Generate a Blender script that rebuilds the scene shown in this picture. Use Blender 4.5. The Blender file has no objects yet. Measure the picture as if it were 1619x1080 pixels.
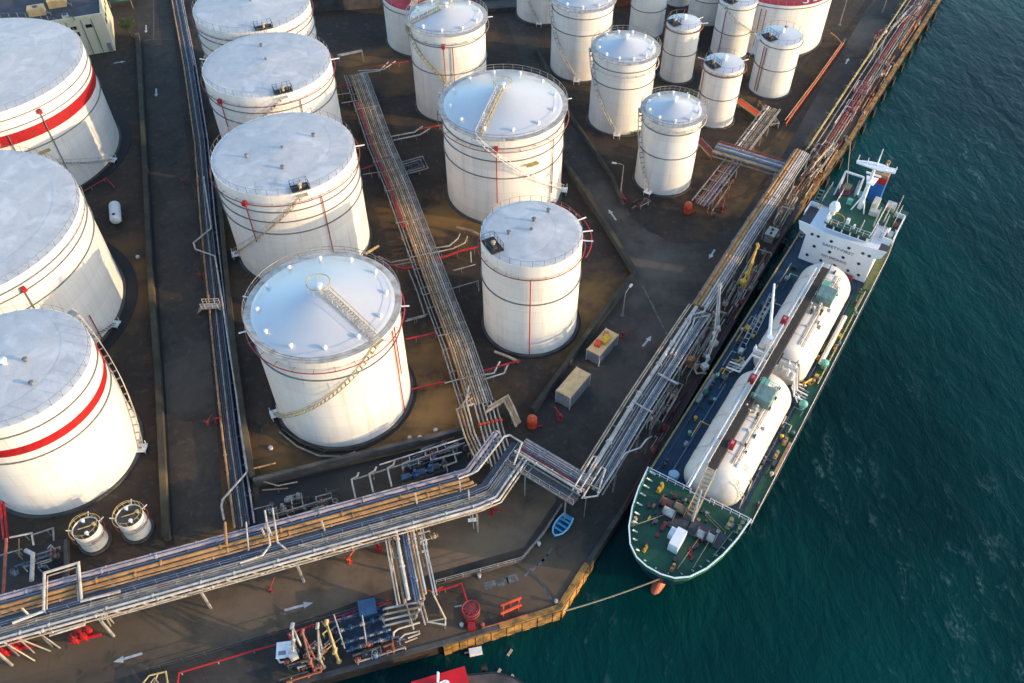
import bpy, bmesh, math, random
from mathutils import Vector, Matrix
random.seed(7)
SC = bpy.context.scene
COL = SC.collection
# ------------------------------------------------------------------ camera, sky, sun, exposure
CAM_H, CAM_F, CAM_PITCH, CAM_ROLL = 95.138, 1328.83, 0.83603, -0.0053
IW, IH = 1619.0, 1080.0
_c, _s = math.cos(CAM_PITCH), math.sin(CAM_PITCH)
_r, _f, _u = Vector((1, 0, 0)), Vector((0, _c, -_s)), Vector((0, _s, _c))
RX = _r * math.cos(CAM_ROLL) + _u * math.sin(CAM_ROLL)
UY = _u * math.cos(CAM_ROLL) - _r * math.sin(CAM_ROLL)
cam_data = bpy.data.cameras.new('camera')
cam = bpy.data.objects.new('camera', cam_data)
COL.objects.link(cam)
cam.matrix_world = Matrix(((RX.x, UY.x, -_f.x, 0), (RX.y, UY.y, -_f.y, 0), (RX.z, UY.z, -_f.z, CAM_H), (0, 0, 0, 1)))
cam_data.sensor_width = 36
cam_data.lens = 36 * CAM_F / IW
cam_data.clip_start = 1
cam_data.clip_end = 8000
SC.camera = cam

SUN_EL, SUN_AZ = math.radians(11.0), math.radians(104.0)   # azimuth clockwise from +Y
world = bpy.data.worlds.new('World')
SC.world = world
world.use_nodes = True
wn = world.node_tree
wn.nodes.clear()
sky = wn.nodes.new('ShaderNodeTexSky')
sky.sky_type = 'NISHITA'
sky.sun_disc = False
sky.sun_elevation = SUN_EL
sky.sun_rotation = SUN_AZ
sky.air_density = 1.0
sky.dust_density = 1.2
sky.ozone_density = 2.2
bg = wn.nodes.new('ShaderNodeBackground')
bg.inputs['Strength'].default_value = 0.15
wo = wn.nodes.new('ShaderNodeOutputWorld')
wn.links.new(sky.outputs[0], bg.inputs[0])
wn.links.new(bg.outputs[0], wo.inputs[0])
sun_data = bpy.data.lights.new('sun', 'SUN')
sun_data.energy = 2.0
sun_data.angle = math.radians(0.5)
sun_data.color = (0.76, 0.535, 0.30)
sun = bpy.data.objects.new('sun', sun_data)
COL.objects.link(sun)
sd = Vector((math.sin(SUN_AZ) * math.cos(SUN_EL), math.cos(SUN_AZ) * math.cos(SUN_EL), math.sin(SUN_EL)))
sun.rotation_euler = sd.to_track_quat('Z', 'Y').to_euler()
sun.location = sd * 300
vs = SC.view_settings
vs.view_transform = 'Standard'
vs.look = 'None'
vs.gamma = 1
vs.use_curve_mapping = False
vs.exposure = 1.8
SC.cycles.max_bounces = 5
SC.cycles.diffuse_bounces = 4
SC.cycles.glossy_bounces = 3


def P(px, py, z=0.0):
    """A point of the survey photograph, taken to lie z metres above the quay, as a place in metres."""
    d = _f + RX * ((px - IW / 2) / CAM_F) - UY * ((py - IH / 2) / CAM_F)
    t = (z - CAM_H) / d.z
    return Vector((d.x * t, d.y * t, z))


# ------------------------------------------------------------------ materials
MATS = {}


def M(name, col, rough=0.6, var=0.25, scale=0.6, metal=0.0, col2=None, zs=1.0, bump=0.0, detail=4.0, lo=0.35, hi=0.65, spec=0.5):
    if name in MATS:
        return MATS[name]
    m = bpy.data.materials.new(name)
    m.use_nodes = True
    nt = m.node_tree
    b = nt.nodes['Principled BSDF']
    g = nt.nodes.new('ShaderNodeNewGeometry')
    mp = nt.nodes.new('ShaderNodeMapping')
    mp.inputs['Scale'].default_value = (1, 1, zs)
    nt.links.new(g.outputs['Position'], mp.inputs[0])
    n = nt.nodes.new('ShaderNodeTexNoise')
    n.inputs['Scale'].default_value = scale
    n.inputs['Detail'].default_value = detail
    n.inputs['Roughness'].default_value = 0.62
    nt.links.new(mp.outputs[0], n.inputs['Vector'])
    r = nt.nodes.new('ShaderNodeValToRGB')
    c2 = col2 or tuple(c * (1 - var) for c in col)
    c1 = col if col2 else tuple(min(1, c * (1 + var * 0.4)) for c in col)
    r.color_ramp.elements[0].position = lo
    r.color_ramp.elements[0].color = (*c2, 1)
    r.color_ramp.elements[1].position = hi
    r.color_ramp.elements[1].color = (*c1, 1)
    nt.links.new(n.outputs['Fac'], r.inputs[0])
    nt.links.new(r.outputs[0], b.inputs['Base Color'])
    b.inputs['Roughness'].default_value = rough
    b.inputs['Metallic'].default_value = metal
    b.inputs['Specular IOR Level'].default_value = spec
    if bump:
        bp = nt.nodes.new('ShaderNodeBump')
        bp.inputs['Strength'].default_value = bump
        bp.inputs['Distance'].default_value = 0.12 if 'roof' in name else 0.05
        nt.links.new(n.outputs['Fac'], bp.inputs['Height'])
        nt.links.new(bp.outputs[0], b.inputs['Normal'])
    m['ramp'] = r.name
    MATS[name] = m
    return m


def mix_layer(m, col, scale, lo, hi, zs=(1, 1, 1), detail=5.0, amount=1.0, distort=0.0):
    """Blend a second colour over a material through another noise."""
    nt = m.node_tree
    b = nt.nodes['Principled BSDF']
    prev = b.inputs['Base Color'].links[0].from_socket
    g = nt.nodes.new('ShaderNodeNewGeometry')
    mp = nt.nodes.new('ShaderNodeMapping')
    mp.inputs['Scale'].default_value = zs
    mp.inputs['Location'].default_value = (random.random() * 50, random.random() * 50, 0)
    nt.links.new(g.outputs['Position'], mp.inputs[0])
    n = nt.nodes.new('ShaderNodeTexNoise')
    n.inputs['Scale'].default_value = scale
    n.inputs['Detail'].default_value = detail
    n.inputs['Distortion'].default_value = distort
    nt.links.new(mp.outputs[0], n.inputs['Vector'])
    mr = nt.nodes.new('ShaderNodeMapRange')
    mr.inputs['From Min'].default_value = lo
    mr.inputs['From Max'].default_value = hi
    mr.inputs['To Max'].default_value = amount
    nt.links.new(n.outputs['Fac'], mr.inputs['Value'])
    mx = nt.nodes.new('ShaderNodeMix')
    mx.data_type = 'RGBA'
    nt.links.new(mr.outputs[0], mx.inputs['Factor'])
    nt.links.new(prev, mx.inputs['A'])
    mx.inputs['B'].default_value = (*col, 1)
    nt.links.new(mx.outputs['Result'], b.inputs['Base Color'])
    return m


W_WALL = M('tank_wall_paint', (0.75, 0.715, 0.66), 0.45, 0.05, 0.9, zs=0.05, detail=3)
mix_layer(W_WALL, (0.50, 0.44, 0.36), 1.1, 0.58, 0.78, (1, 1, 0.04), 4, 0.5)
mix_layer(W_WALL, (0.42, 0.29, 0.18), 2.4, 0.62, 0.78, (1, 1, 0.07), 7, 0.6)


def shell_plates(m):
    """Rolled plates with their weld lines round the tank axis."""
    nt = m.node_tree
    b = nt.nodes['Principled BSDF']
    prev = b.inputs['Base Color'].links[0].from_socket
    tc = nt.nodes.new('ShaderNodeTexCoord')
    sx = nt.nodes.new('ShaderNodeSeparateXYZ')
    nt.links.new(tc.outputs['Object'], sx.inputs[0])
    at = nt.nodes.new('ShaderNodeMath')
    at.operation = 'ARCTAN2'
    nt.links.new(sx.outputs['Y'], at.inputs[0])
    nt.links.new(sx.outputs['X'], at.inputs[1])
    mu = nt.nodes.new('ShaderNodeMath')
    mu.operation = 'MULTIPLY'
    mu.inputs[1].default_value = 9.0
    nt.links.new(at.outputs[0], mu.inputs[0])
    cb = nt.nodes.new('ShaderNodeCombineXYZ')
    nt.links.new(mu.outputs[0], cb.inputs[0])
    nt.links.new(sx.outputs['Z'], cb.inputs[1])
    br = nt.nodes.new('ShaderNodeTexBrick')
    br.inputs['Scale'].default_value = 1.0
    br.inputs['Brick Width'].default_value = 4.7
    br.inputs['Row Height'].default_value = 2.3
    br.inputs['Mortar Size'].default_value = 0.03
    br.inputs['Color1'].default_value = (1, 1, 1, 1)
    br.inputs['Color2'].default_value = (0.90, 0.895, 0.885, 1)
    br.inputs['Mortar'].default_value = (0.80, 0.78, 0.75, 1)
    nt.links.new(cb.outputs[0], br.inputs['Vector'])
    mx = nt.nodes.new('ShaderNodeMix')
    mx.data_type = 'RGBA'
    mx.blend_type = 'MULTIPLY'
    mx.inputs['Factor'].default_value = 1.0
    nt.links.new(prev, mx.inputs['A'])
    nt.links.new(br.outputs['Color'], mx.inputs['B'])
    nt.links.new(mx.outputs['Result'], b.inputs['Base Color'])


shell_plates(W_WALL)
W_ROOF = M('tank_roof_paint', (0.50, 0.50, 0.495), 0.5, 0.10, 0.30, detail=8, lo=0.3, hi=0.7, bump=0.9)
mix_layer(W_ROOF, (0.34, 0.35, 0.365), 0.34, 0.50, 0.72, (1, 1, 1), 10, 0.5, 1.2)
mix_layer(W_ROOF, (0.60, 0.60, 0.59), 0.26, 0.54, 0.66, (1, 1, 1), 5, 0.7, 1.0)
W_DOME = M('dome_roof_paint', (0.62, 0.615, 0.61), 0.28, 0.05, 0.2, detail=5, metal=0.30)
W_METAL = M('white_steel', (0.72, 0.71, 0.68), 0.5, 0.15, 2.0)
RED = M('red_paint', (0.36, 0.010, 0.014), 0.45, 0.25, 1.5)
RED_DK = M('faded_red_paint', (0.22, 0.022, 0.024), 0.6, 0.4, 1.5)
RED_OR = M('orange_red_paint', (0.62, 0.07, 0.02), 0.5, 0.25, 1.5)
RUSTP = M('rusty_red_pipe', (0.30, 0.085, 0.05), 0.7, 0.45, 1.2)
DK_STEEL = M('dark_steel', (0.06, 0.06, 0.065), 0.6, 0.4, 1.5)
GIRDER = M('girder_steel', (0.16, 0.16, 0.16), 0.6, 0.3, 1.5)
GALV = M('galvanised_steel', (0.27, 0.255, 0.235), 0.55, 0.35, 1.8, metal=0.15)
GREY_PIPE = M('grey_pipe_paint', (0.31, 0.29, 0.26), 0.5, 0.35, 0.8)
LGREY = M('pale_pipe_paint', (0.50, 0.465, 0.41), 0.5, 0.3, 0.8)
LILAC = M('lilac_grey_pipe', (0.36, 0.31, 0.33), 0.55, 0.3, 0.8)
BEIGE = M('beige_pipe_lagging', (0.47, 0.37, 0.25), 0.65, 0.4, 0.6)
BROWNP = M('brown_pipe_lagging', (0.36, 0.22, 0.11), 0.7, 0.4, 0.5)
ORANGE = M('orange_rust_lagging', (0.42, 0.22, 0.08), 0.7, 0.35, 0.5)
BLUEP = M('blue_grey_pipe', (0.11, 0.15, 0.22), 0.5, 0.35, 0.7)
DBLUE = M('dark_blue_pipe', (0.045, 0.055, 0.075), 0.55, 0.4, 0.7)
BLUE = M('blue_paint', (0.015, 0.07, 0.17), 0.5, 0.3, 1.5)
SKYB = M('light_blue_paint', (0.05, 0.30, 0.48), 0.5, 0.2, 2.5)
YELLOW = M('yellow_paint', (0.62, 0.36, 0.03), 0.5, 0.35, 1.5)
DYELLOW = M('dull_yellow_rail', (0.42, 0.33, 0.13), 0.6, 0.35, 1.5)
GREEN = M('green_canvas', (0.01, 0.13, 0.11), 0.7, 0.4, 1.0)
BLACK = M('black_rubber', (0.012, 0.012, 0.013), 0.8, 0.4, 2.0)
ROPE = M('mooring_rope', (0.40, 0.31, 0.19), 0.9, 0.3, 6.0)
WHITE = M('white_paint', (0.80, 0.80, 0.79), 0.45, 0.1, 2.0)
GLASS = M('dark_window_glass', (0.02, 0.025, 0.03), 0.12, 0.3, 1.0)
CREAM = M('cream_render', (0.62, 0.55, 0.38), 0.8, 0.12, 0.6, zs=0.3)
ROOFDK = M('dark_roof_felt', (0.06, 0.06, 0.07), 0.85, 0.3, 0.5)
CONC = M('weathered_concrete', (0.17, 0.155, 0.13), 0.9, 0.45, 0.4, detail=8, bump=0.3)
mix_layer(CONC, (0.22, 0.15, 0.07), 0.12, 0.52, 0.7, amount=0.7)
CONC_DK = M('dark_concrete', (0.075, 0.07, 0.065), 0.9, 0.45, 0.5, detail=8, bump=0.3)
OLIVE = M('mossy_concrete', (0.05, 0.046, 0.03), 0.9, 0.45, 0.4, detail=8, bump=0.3)
mix_layer(OLIVE, (0.20, 0.13, 0.05), 0.10, 0.55, 0.68, amount=0.8)
QUAYY = M('yellow_quay_edge', (0.38, 0.20, 0.045), 0.85, 0.5, 0.6, detail=8, bump=0.3)
mix_layer(QUAYY, (0.09, 0.055, 0.03), 0.9, 0.46, 0.62, amount=0.85)
GROUND = M('bund_earth', (0.045, 0.029, 0.018), 0.95, 0.5, 0.12, detail=9, bump=0.3, lo=0.3, hi=0.7)
mix_layer(GROUND, (0.19, 0.095, 0.025), 0.055, 0.52, 0.70, detail=7, amount=0.75, distort=0.6)
mix_layer(GROUND, (0.02, 0.018, 0.016), 0.09, 0.55, 0.72, detail=7, amount=0.7)
ROADM = M('worn_asphalt', (0.043, 0.035, 0.027), 0.9, 0.35, 0.25, detail=9, bump=0.2, lo=0.3, hi=0.7)
mix_layer(ROADM, (0.085, 0.063, 0.042), 0.06, 0.54, 0.74, detail=7, amount=0.7, distort=0.8)
mix_layer(ROADM, (0.018, 0.017, 0.017), 0.35, 0.56, 0.72, (1, 0.25, 1), 6, 0.8)
QUAYM = M('quay_concrete', (0.044, 0.037, 0.030), 0.9, 0.4, 0.2, detail=9, bump=0.25, lo=0.3, hi=0.7)
mix_layer(QUAYM, (0.11, 0.072, 0.036), 0.07, 0.54, 0.72, detail=7, amount=0.7, distort=0.6)
mix_layer(QUAYM, (0.02, 0.018, 0.017), 0.25, 0.54, 0.7, (1, 1, 1), 7, 0.8)
WROAD = M('muddy_asphalt', (0.085, 0.060, 0.038), 0.92, 0.5, 0.10, detail=9, bump=0.2, lo=0.3, hi=0.7)  # lighter and browner than the other road surface
mix_layer(WROAD, (0.16, 0.105, 0.058), 0.05, 0.50, 0.70, (0.6, 1.6, 1), 8, 0.8, 1.0)
mix_layer(WROAD, (0.025, 0.021, 0.018), 0.09, 0.52, 0.68, (0.5, 1.4, 1), 8, 0.85, 0.8)
PITM = M('oily_dark_floor', (0.018, 0.017, 0.017), 0.6, 0.4, 0.4, detail=8)  # near-black floor colour for pump yard and manifold pit
PAINTL = M('road_paint', (0.48, 0.48, 0.46), 0.7, 0.35, 1.2, detail=8)
FADED = M('faded_road_paint', (0.13, 0.125, 0.115), 0.8, 0.5, 1.5, detail=8, lo=0.42, hi=0.6)
DECKB = M('blue_deck_paint', (0.001, 0.030, 0.066), 0.6, 0.35, 0.5, detail=7)
DECKG = M('green_deck_paint', (0.010, 0.075, 0.034), 0.5, 0.35, 0.5, detail=7)
mix_layer(DECKG, (0.10, 0.10, 0.06), 1.2, 0.64, 0.75, amount=0.5)
HULL = M('hull_paint', (0.012, 0.03, 0.05), 0.4, 0.4, 0.6)
HULLR = M('antifouling_red', (0.42, 0.10, 0.04), 0.6, 0.4, 0.8)
LNG = M('cargo_tank_paint', (0.62, 0.58, 0.52), 0.45, 0.06, 0.5, detail=7)
mix_layer(LNG, (0.46, 0.36, 0.25), 0.8, 0.56, 0.76, (1, 1, 0.3), 9, 0.6)
SHIPW = M('ship_white', (0.74, 0.75, 0.76), 0.45, 0.06, 0.8, zs=0.2)
mix_layer(SHIPW, (0.52, 0.48, 0.42), 1.2, 0.62, 0.8, (1, 1, 0.1), 5, 0.4)
CONTB = M('container_beige', (0.62, 0.41, 0.19), 0.65, 0.2, 1.0, zs=0.3)
CONTG = M('container_grey', (0.23, 0.23, 0.24), 0.65, 0.25, 1.0, zs=0.3)
CATWALK = M('catwalk_grating', (0.045, 0.035, 0.027), 0.8, 0.3, 1.0)
LEAF = M('leaf_green', (0.055, 0.085, 0.018), 0.8, 0.5, 1.2, detail=6)
BARK = M('bark', (0.10, 0.07, 0.045), 0.9, 0.4, 3.0)
MINT = M('mint_green_paint', (0.16, 0.42, 0.32), 0.5, 0.2, 1.5)



def colour_patch(m, px, py, r, col, amount=0.8, sx=1.0, sy=1.0, rot=0.0):
    """An irregular patch of another colour on the ground at one spot."""
    nt = m.node_tree
    b = nt.nodes['Principled BSDF']
    prev = b.inputs['Base Color'].links[0].from_socket
    c = P(px, py, 0)
    g = nt.nodes.new('ShaderNodeNewGeometry')
    n = nt.nodes.new('ShaderNodeTexNoise')
    n.inputs['Scale'].default_value = 0.22
    n.inputs['Detail'].default_value = 8
    n.inputs['Roughness'].default_value = 0.65
    nt.links.new(g.outputs['Position'], n.inputs['Vector'])
    mp = nt.nodes.new('ShaderNodeMapping')
    mp.vector_type = 'TEXTURE'
    mp.inputs['Location'].default_value = c
    mp.inputs['Rotation'].default_value = (0, 0, rot)
    mp.inputs['Scale'].default_value = (r * sx, r * sy, 50)
    nt.links.new(g.outputs['Position'], mp.inputs[0])
    ln = nt.nodes.new('ShaderNodeVectorMath')
    ln.operation = 'LENGTH'
    nt.links.new(mp.outputs[0], ln.inputs[0])
    ad = nt.nodes.new('ShaderNodeMath')
    ad.operation = 'MULTIPLY_ADD'
    ad.inputs[1].default_value = 2.6
    nt.links.new(n.outputs['Fac'], ad.inputs[0])
    nt.links.new(ln.outputs['Value'], ad.inputs[2])
    mr = nt.nodes.new('ShaderNodeMapRange')
    mr.inputs['From Min'].default_value = 2.5
    mr.inputs['From Max'].default_value = 1.4
    mr.inputs['To Min'].default_value = 0.0
    mr.inputs['To Max'].default_value = amount
    nt.links.new(ad.outputs[0], mr.inputs['Value'])
    mx = nt.nodes.new('ShaderNodeMix')
    mx.data_type = 'RGBA'
    nt.links.new(mr.outputs[0], mx.inputs['Factor'])
    nt.links.new(prev, mx.inputs['A'])
    mx.inputs['B'].default_value = (*col, 1)
    nt.links.new(mx.outputs['Result'], b.inputs['Base Color'])



def joints(m, rot, w, h, col, amount):
    """Slab joints cast in the paving."""
    nt = m.node_tree
    b = nt.nodes['Principled BSDF']
    prev = b.inputs['Base Color'].links[0].from_socket
    g = nt.nodes.new('ShaderNodeNewGeometry')
    mp = nt.nodes.new('ShaderNodeMapping')
    mp.inputs['Rotation'].default_value = (0, 0, rot)
    nt.links.new(g.outputs['Position'], mp.inputs[0])
    br = nt.nodes.new('ShaderNodeTexBrick')
    br.offset = 0.0
    br.inputs['Scale'].default_value = 1.0
    br.inputs['Brick Width'].default_value = w
    br.inputs['Row Height'].default_value = h
    br.inputs['Mortar Size'].default_value = 0.05
    br.inputs['Color1'].default_value = (1, 1, 1, 1)
    br.inputs['Color2'].default_value = (0.78, 0.78, 0.78, 1)
    br.inputs['Mortar'].default_value = (*col, 1)
    nt.links.new(mp.outputs[0], br.inputs['Vector'])
    mx = nt.nodes.new('ShaderNodeMix')
    mx.data_type = 'RGBA'
    mx.blend_type = 'MULTIPLY'
    mx.inputs['Factor'].default_value = amount
    nt.links.new(prev, mx.inputs['A'])
    nt.links.new(br.outputs['Color'], mx.inputs['B'])
    nt.links.new(mx.outputs['Result'], b.inputs['Base Color'])


for m_ in (BEIGE, BROWNP, LGREY, GREY_PIPE, ORANGE, LILAC, GALV, RUSTP):
    mix_layer(m_, (0.20, 0.10, 0.045), 0.7, 0.54, 0.70, (1, 1, 1), 8, 0.6)
for m_ in (RED, RED_DK, RED_OR, YELLOW, BLUE):
    mix_layer(m_, (0.09, 0.05, 0.035), 1.6, 0.58, 0.72, (1, 1, 1), 8, 0.6)
for m_ in (DECKB, DECKG):
    mix_layer(m_, (0.055, 0.045, 0.035), 0.9, 0.60, 0.74, (1, 1, 1), 9, 0.7)
for m_ in (GROUND, ROADM, QUAYM, WROAD):
    mix_layer(m_, (0.10, 0.085, 0.068), 0.9, 0.56, 0.78, detail=10, amount=0.55, distort=0.5)
    mix_layer(m_, (0.012, 0.011, 0.010), 0.45, 0.60, 0.74, (1, 1, 1), 9, 0.75, 0.8)
joints(ROADM, 1.0, 6.0, 4.2, (0.45, 0.43, 0.4), 0.6)
joints(QUAYM, 1.0, 5.0, 5.0, (0.45, 0.43, 0.4), 0.6)
joints(WROAD, -0.25, 7.0, 4.0, (0.6, 0.58, 0.55), 0.5)
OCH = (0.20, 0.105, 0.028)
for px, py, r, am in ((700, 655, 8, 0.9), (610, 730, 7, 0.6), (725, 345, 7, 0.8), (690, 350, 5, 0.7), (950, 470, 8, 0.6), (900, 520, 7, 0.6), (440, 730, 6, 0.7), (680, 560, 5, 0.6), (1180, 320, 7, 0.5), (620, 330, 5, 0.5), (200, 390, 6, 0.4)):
    colour_patch(GROUND, px, py, r, OCH, am, rot=px)  # ochre patches blended into the ground colour
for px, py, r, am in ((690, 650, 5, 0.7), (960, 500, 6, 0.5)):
    colour_patch(GROUND, px, py, r, (0.28, 0.15, 0.05), am)
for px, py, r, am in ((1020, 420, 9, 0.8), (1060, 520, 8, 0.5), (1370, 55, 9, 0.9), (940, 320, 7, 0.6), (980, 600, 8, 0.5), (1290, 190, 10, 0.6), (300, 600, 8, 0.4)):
    colour_patch(ROADM, px, py, r, (0.115, 0.094, 0.074), am, rot=px)
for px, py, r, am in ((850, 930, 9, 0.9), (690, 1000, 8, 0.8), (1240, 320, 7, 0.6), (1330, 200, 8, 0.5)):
    colour_patch(QUAYM, px, py, r, (0.125, 0.08, 0.045), am, rot=px)
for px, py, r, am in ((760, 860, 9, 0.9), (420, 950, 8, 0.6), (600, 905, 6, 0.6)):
    colour_patch(WROAD, px, py, r, (0.20, 0.135, 0.08), am, 1.6, 0.8, 0.3)

# ------------------------------------------------------------------ geometry helpers
ORG = {}


class MB:
    def __init__(self):
        self.v, self.f = [], []

    def box(self, c, s, rz=0.0):
        x, y, z = s[0] / 2, s[1] / 2, s[2] / 2
        ca, sa = math.cos(rz), math.sin(rz)
        n = len(self.v)
        for dx, dy, dz in ((-x, -y, -z), (x, -y, -z), (x, y, -z), (-x, y, -z), (-x, -y, z), (x, -y, z), (x, y, z), (-x, y, z)):
            self.v.append((c[0] + dx * ca - dy * sa, c[1] + dx * sa + dy * ca, c[2] + dz))
        for q in ((0, 3, 2, 1), (4, 5, 6, 7), (0, 1, 5, 4), (1, 2, 6, 5), (2, 3, 7, 6), (3, 0, 4, 7)):
            self.f.append(tuple(n + i for i in q))
        return self

    def bar(self, p, q, w, h):
        p, q = Vector(p), Vector(q)
        d = (q - p)
        if d.length < 1e-6:
            return self
        d.normalize()
        up = Vector((0, 0, 1)) if abs(d.z) < 0.95 else Vector((1, 0, 0))
        a = d.cross(up).normalized() * (w / 2)
        b = a.cross(d).normalized() * (h / 2)
        n = len(self.v)
        for e in (p, q):
            for s1, s2 in ((-1, -1), (1, -1), (1, 1), (-1, 1)):
                self.v.append(tuple(e + a * s1 + b * s2))
        for t in ((0, 1, 2, 3), (7, 6, 5, 4), (0, 4, 5, 1), (1, 5, 6, 2), (2, 6, 7, 3), (3, 7, 4, 0)):
            self.f.append(tuple(n + i for i in t))
        return self

    def tube(self, pts, r, n=8, closed=False, rend=None):
        pts = [Vector(p) for p in pts]
        pts = [p for i, p in enumerate(pts) if i == 0 or (p - pts[i - 1]).length > 1e-5]
        k = len(pts)
        if k < 2:
            return self
        base = len(self.v)
        ref = None
        for i in range(k):
            a = pts[i] - pts[i - 1] if (i > 0 or closed) else pts[1] - pts[0]
            b = pts[(i + 1) % k] - pts[i] if (i < k - 1 or closed) else pts[-1] - pts[-2]
            a, b = a.normalized(), b.normalized()
            t = (a + b)
            t = t.normalized() if t.length > 1e-4 else b
            if ref is None:
                up = Vector((0, 0, 1)) if abs(t.z) < 0.9 else Vector((1, 0, 0))
                ref = t.cross(up).normalized()
            ref = (ref - t * ref.dot(t))
            ref = ref.normalized() if ref.length > 1e-4 else t.orthogonal().normalized()
            bi = t.cross(ref)
            m = 1 / max(0.35, math.sqrt(max(0.0, (1 + a.dot(b)) / 2)))
            rr = r if rend is None else r + (rend - r) * i / (k - 1)
            # stretch the section across the bend so that the pipe keeps its width
            bend = (b - a)
            bend = bend.normalized() if bend.length > 1e-3 else None
            for j in range(n):
                an = 2 * math.pi * j / n
                o = (ref * math.cos(an) + bi * math.sin(an)) * rr
                if bend is not None:
                    o += bend * (o.dot(bend) * (min(m, 2.2) - 1))
                self.v.append(tuple(pts[i] + o))
        for i in range(k if closed else k - 1):
            i2 = (i + 1) % k
            for j in range(n):
                j2 = (j + 1) % n
                self.f.append((base + i * n + j, base + i * n + j2, base + i2 * n + j2, base + i2 * n + j))
        if not closed:
            self.f.append(tuple(base + j for j in reversed(range(n))))
            self.f.append(tuple(base + (k - 1) * n + j for j in range(n)))
        return self

    def lathe(self, c, prof, n=24):
        base = len(self.v)
        for r, z in prof:
            for j in range(n):
                a = 2 * math.pi * j / n
                self.v.append((c[0] + r * math.cos(a), c[1] + r * math.sin(a), c[2] + z))
        for i in range(len(prof) - 1):
            for j in range(n):
                j2 = (j + 1) % n
                self.f.append((base + i * n + j, base + i * n + j2, base + (i + 1) * n + j2, base + (i + 1) * n + j))
        if prof[0][0] > 1e-4:
            self.f.append(tuple(base + j for j in reversed(range(n))))
        if prof[-1][0] > 1e-4:
            self.f.append(tuple(base + (len(prof) - 1) * n + j for j in range(n)))
        return self

    def cyl(self, c, r, h, n=16, r2=None):
        return self.lathe(c, [(r, 0), (r if r2 is None else r2, h)], n)

    def ring(self, c, R, r, n=72, m=6, rz=None, a0=0.0, a1=None):
        rz = rz or r
        if a1 is None:
            base = len(self.v)
            for i in range(n):
                a = 2 * math.pi * i / n
                for j in range(m):
                    b = 2 * math.pi * (j + 0.5) / m
                    q = R + r * math.cos(b)
                    self.v.append((c[0] + q * math.cos(a), c[1] + q * math.sin(a), c[2] + rz * math.sin(b)))
            for i in range(n):
                i2 = (i + 1) % n
                for j in range(m):
                    j2 = (j + 1) % m
                    self.f.append((base + i * m + j, base + i2 * m + j, base + i2 * m + j2, base + i * m + j2))
        else:
            k = max(2, int(n * abs(a1 - a0) / (2 * math.pi)))
            self.tube([(c[0] + R * math.cos(a0 + (a1 - a0) * i / k), c[1] + R * math.sin(a0 + (a1 - a0) * i / k), c[2]) for i in range(k + 1)], r, m)
        return self

    def annulus(self, c, r0, r1, h, n=72):
        return self.lathe_ring(c, [(r0, 0), (r1, 0), (r1, h), (r0, h)], n)

    def lathe_ring(self, c, prof, n=72):
        base = len(self.v)
        k = len(prof)
        for r, z in prof:
            for j in range(n):
                a = 2 * math.pi * j / n
                self.v.append((c[0] + r * math.cos(a), c[1] + r * math.sin(a), c[2] + z))
        for i in range(k):
            i2 = (i + 1) % k
            for j in range(n):
                j2 = (j + 1) % n
                self.f.append((base + i * n + j, base + i * n + j2, base + i2 * n + j2, base + i2 * n + j))
        return self

    def prism(self, poly, z0, z1):
        n, k = len(self.v), len(poly)
        for z in (z0, z1):
            for p in poly:
                self.v.append((p[0], p[1], z))
        ar = sum(poly[i][0] * poly[(i + 1) % k][1] - poly[(i + 1) % k][0] * poly[i][1] for i in range(k))
        idx = list(range(k)) if ar > 0 else list(reversed(range(k)))
        self.f.append(tuple(n + i for i in reversed(idx)))
        self.f.append(tuple(n + k + i for i in idx))
        for a in range(k):
            i, j = idx[a], idx[(a + 1) % k]
            self.f.append((n + i, n + j, n + k + j, n + k + i))
        return self

    def sheet(self, poly, z):
        n, k = len(self.v), len(poly)
        for p in poly:
            self.v.append((p[0], p[1], z))
        ar = sum(poly[i][0] * poly[(i + 1) % k][1] - poly[(i + 1) % k][0] * poly[i][1] for i in range(k))
        self.f.append(tuple(n + i for i in (range(k) if ar > 0 else reversed(range(k)))))
        return self

    def build(self, name, mat, parent=None, label=None, org=None, smooth=True):
        o = (ORG[parent.name] if parent is not None else (org or Vector((0, 0, 0))))
        me = bpy.data.meshes.new(name)
        me.from_pydata([(v[0] - o[0], v[1] - o[1], v[2] - o[2]) for v in self.v], [], self.f)
        me.materials.append(mat)
        if smooth:
            me.shade_smooth()
            me.set_sharp_from_angle(angle=math.radians(38))
        ob = bpy.data.objects.new(name, me)
        COL.objects.link(ob)
        if parent is not None:
            ob.parent = parent
        else:
            ob.location = o
        ORG[ob.name] = Vector(o)
        if label:
            ob['label'] = label
        return ob


def thing(name, label, cat, loc, group=None):
    o = bpy.data.objects.new(name, None)
    COL.objects.link(o)
    o.location = loc
    o.empty_display_size = 0.5
    o['label'] = label
    o['category'] = cat
    if group:
        o['group'] = group
    ORG[o.name] = Vector(loc)
    return o


def single(mb, name, mat, label, cat, loc, group=None):
    o = mb.build(name, mat, None, label, Vector(loc))
    o['category'] = cat
    if group:
        o['group'] = group
    return o


def structure(mb, name, mat):
    o = mb.build(name, mat, smooth=False)
    o['kind'] = 'structure'
    return o


def copy_tree(o, parent=None):
    c = o.copy()
    COL.objects.link(c)
    ORG[c.name] = ORG[o.name].copy()
    if parent is not None:
        c.parent = parent
    for ch in list(o.children):
        copy_tree(ch, c)
    return c


def place_copy(src, loc, label, rz=None):
    c = copy_tree(src)
    c.location = loc
    if rz is not None:
        c.rotation_euler.z = rz
    c['label'] = label
    return c


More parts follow.
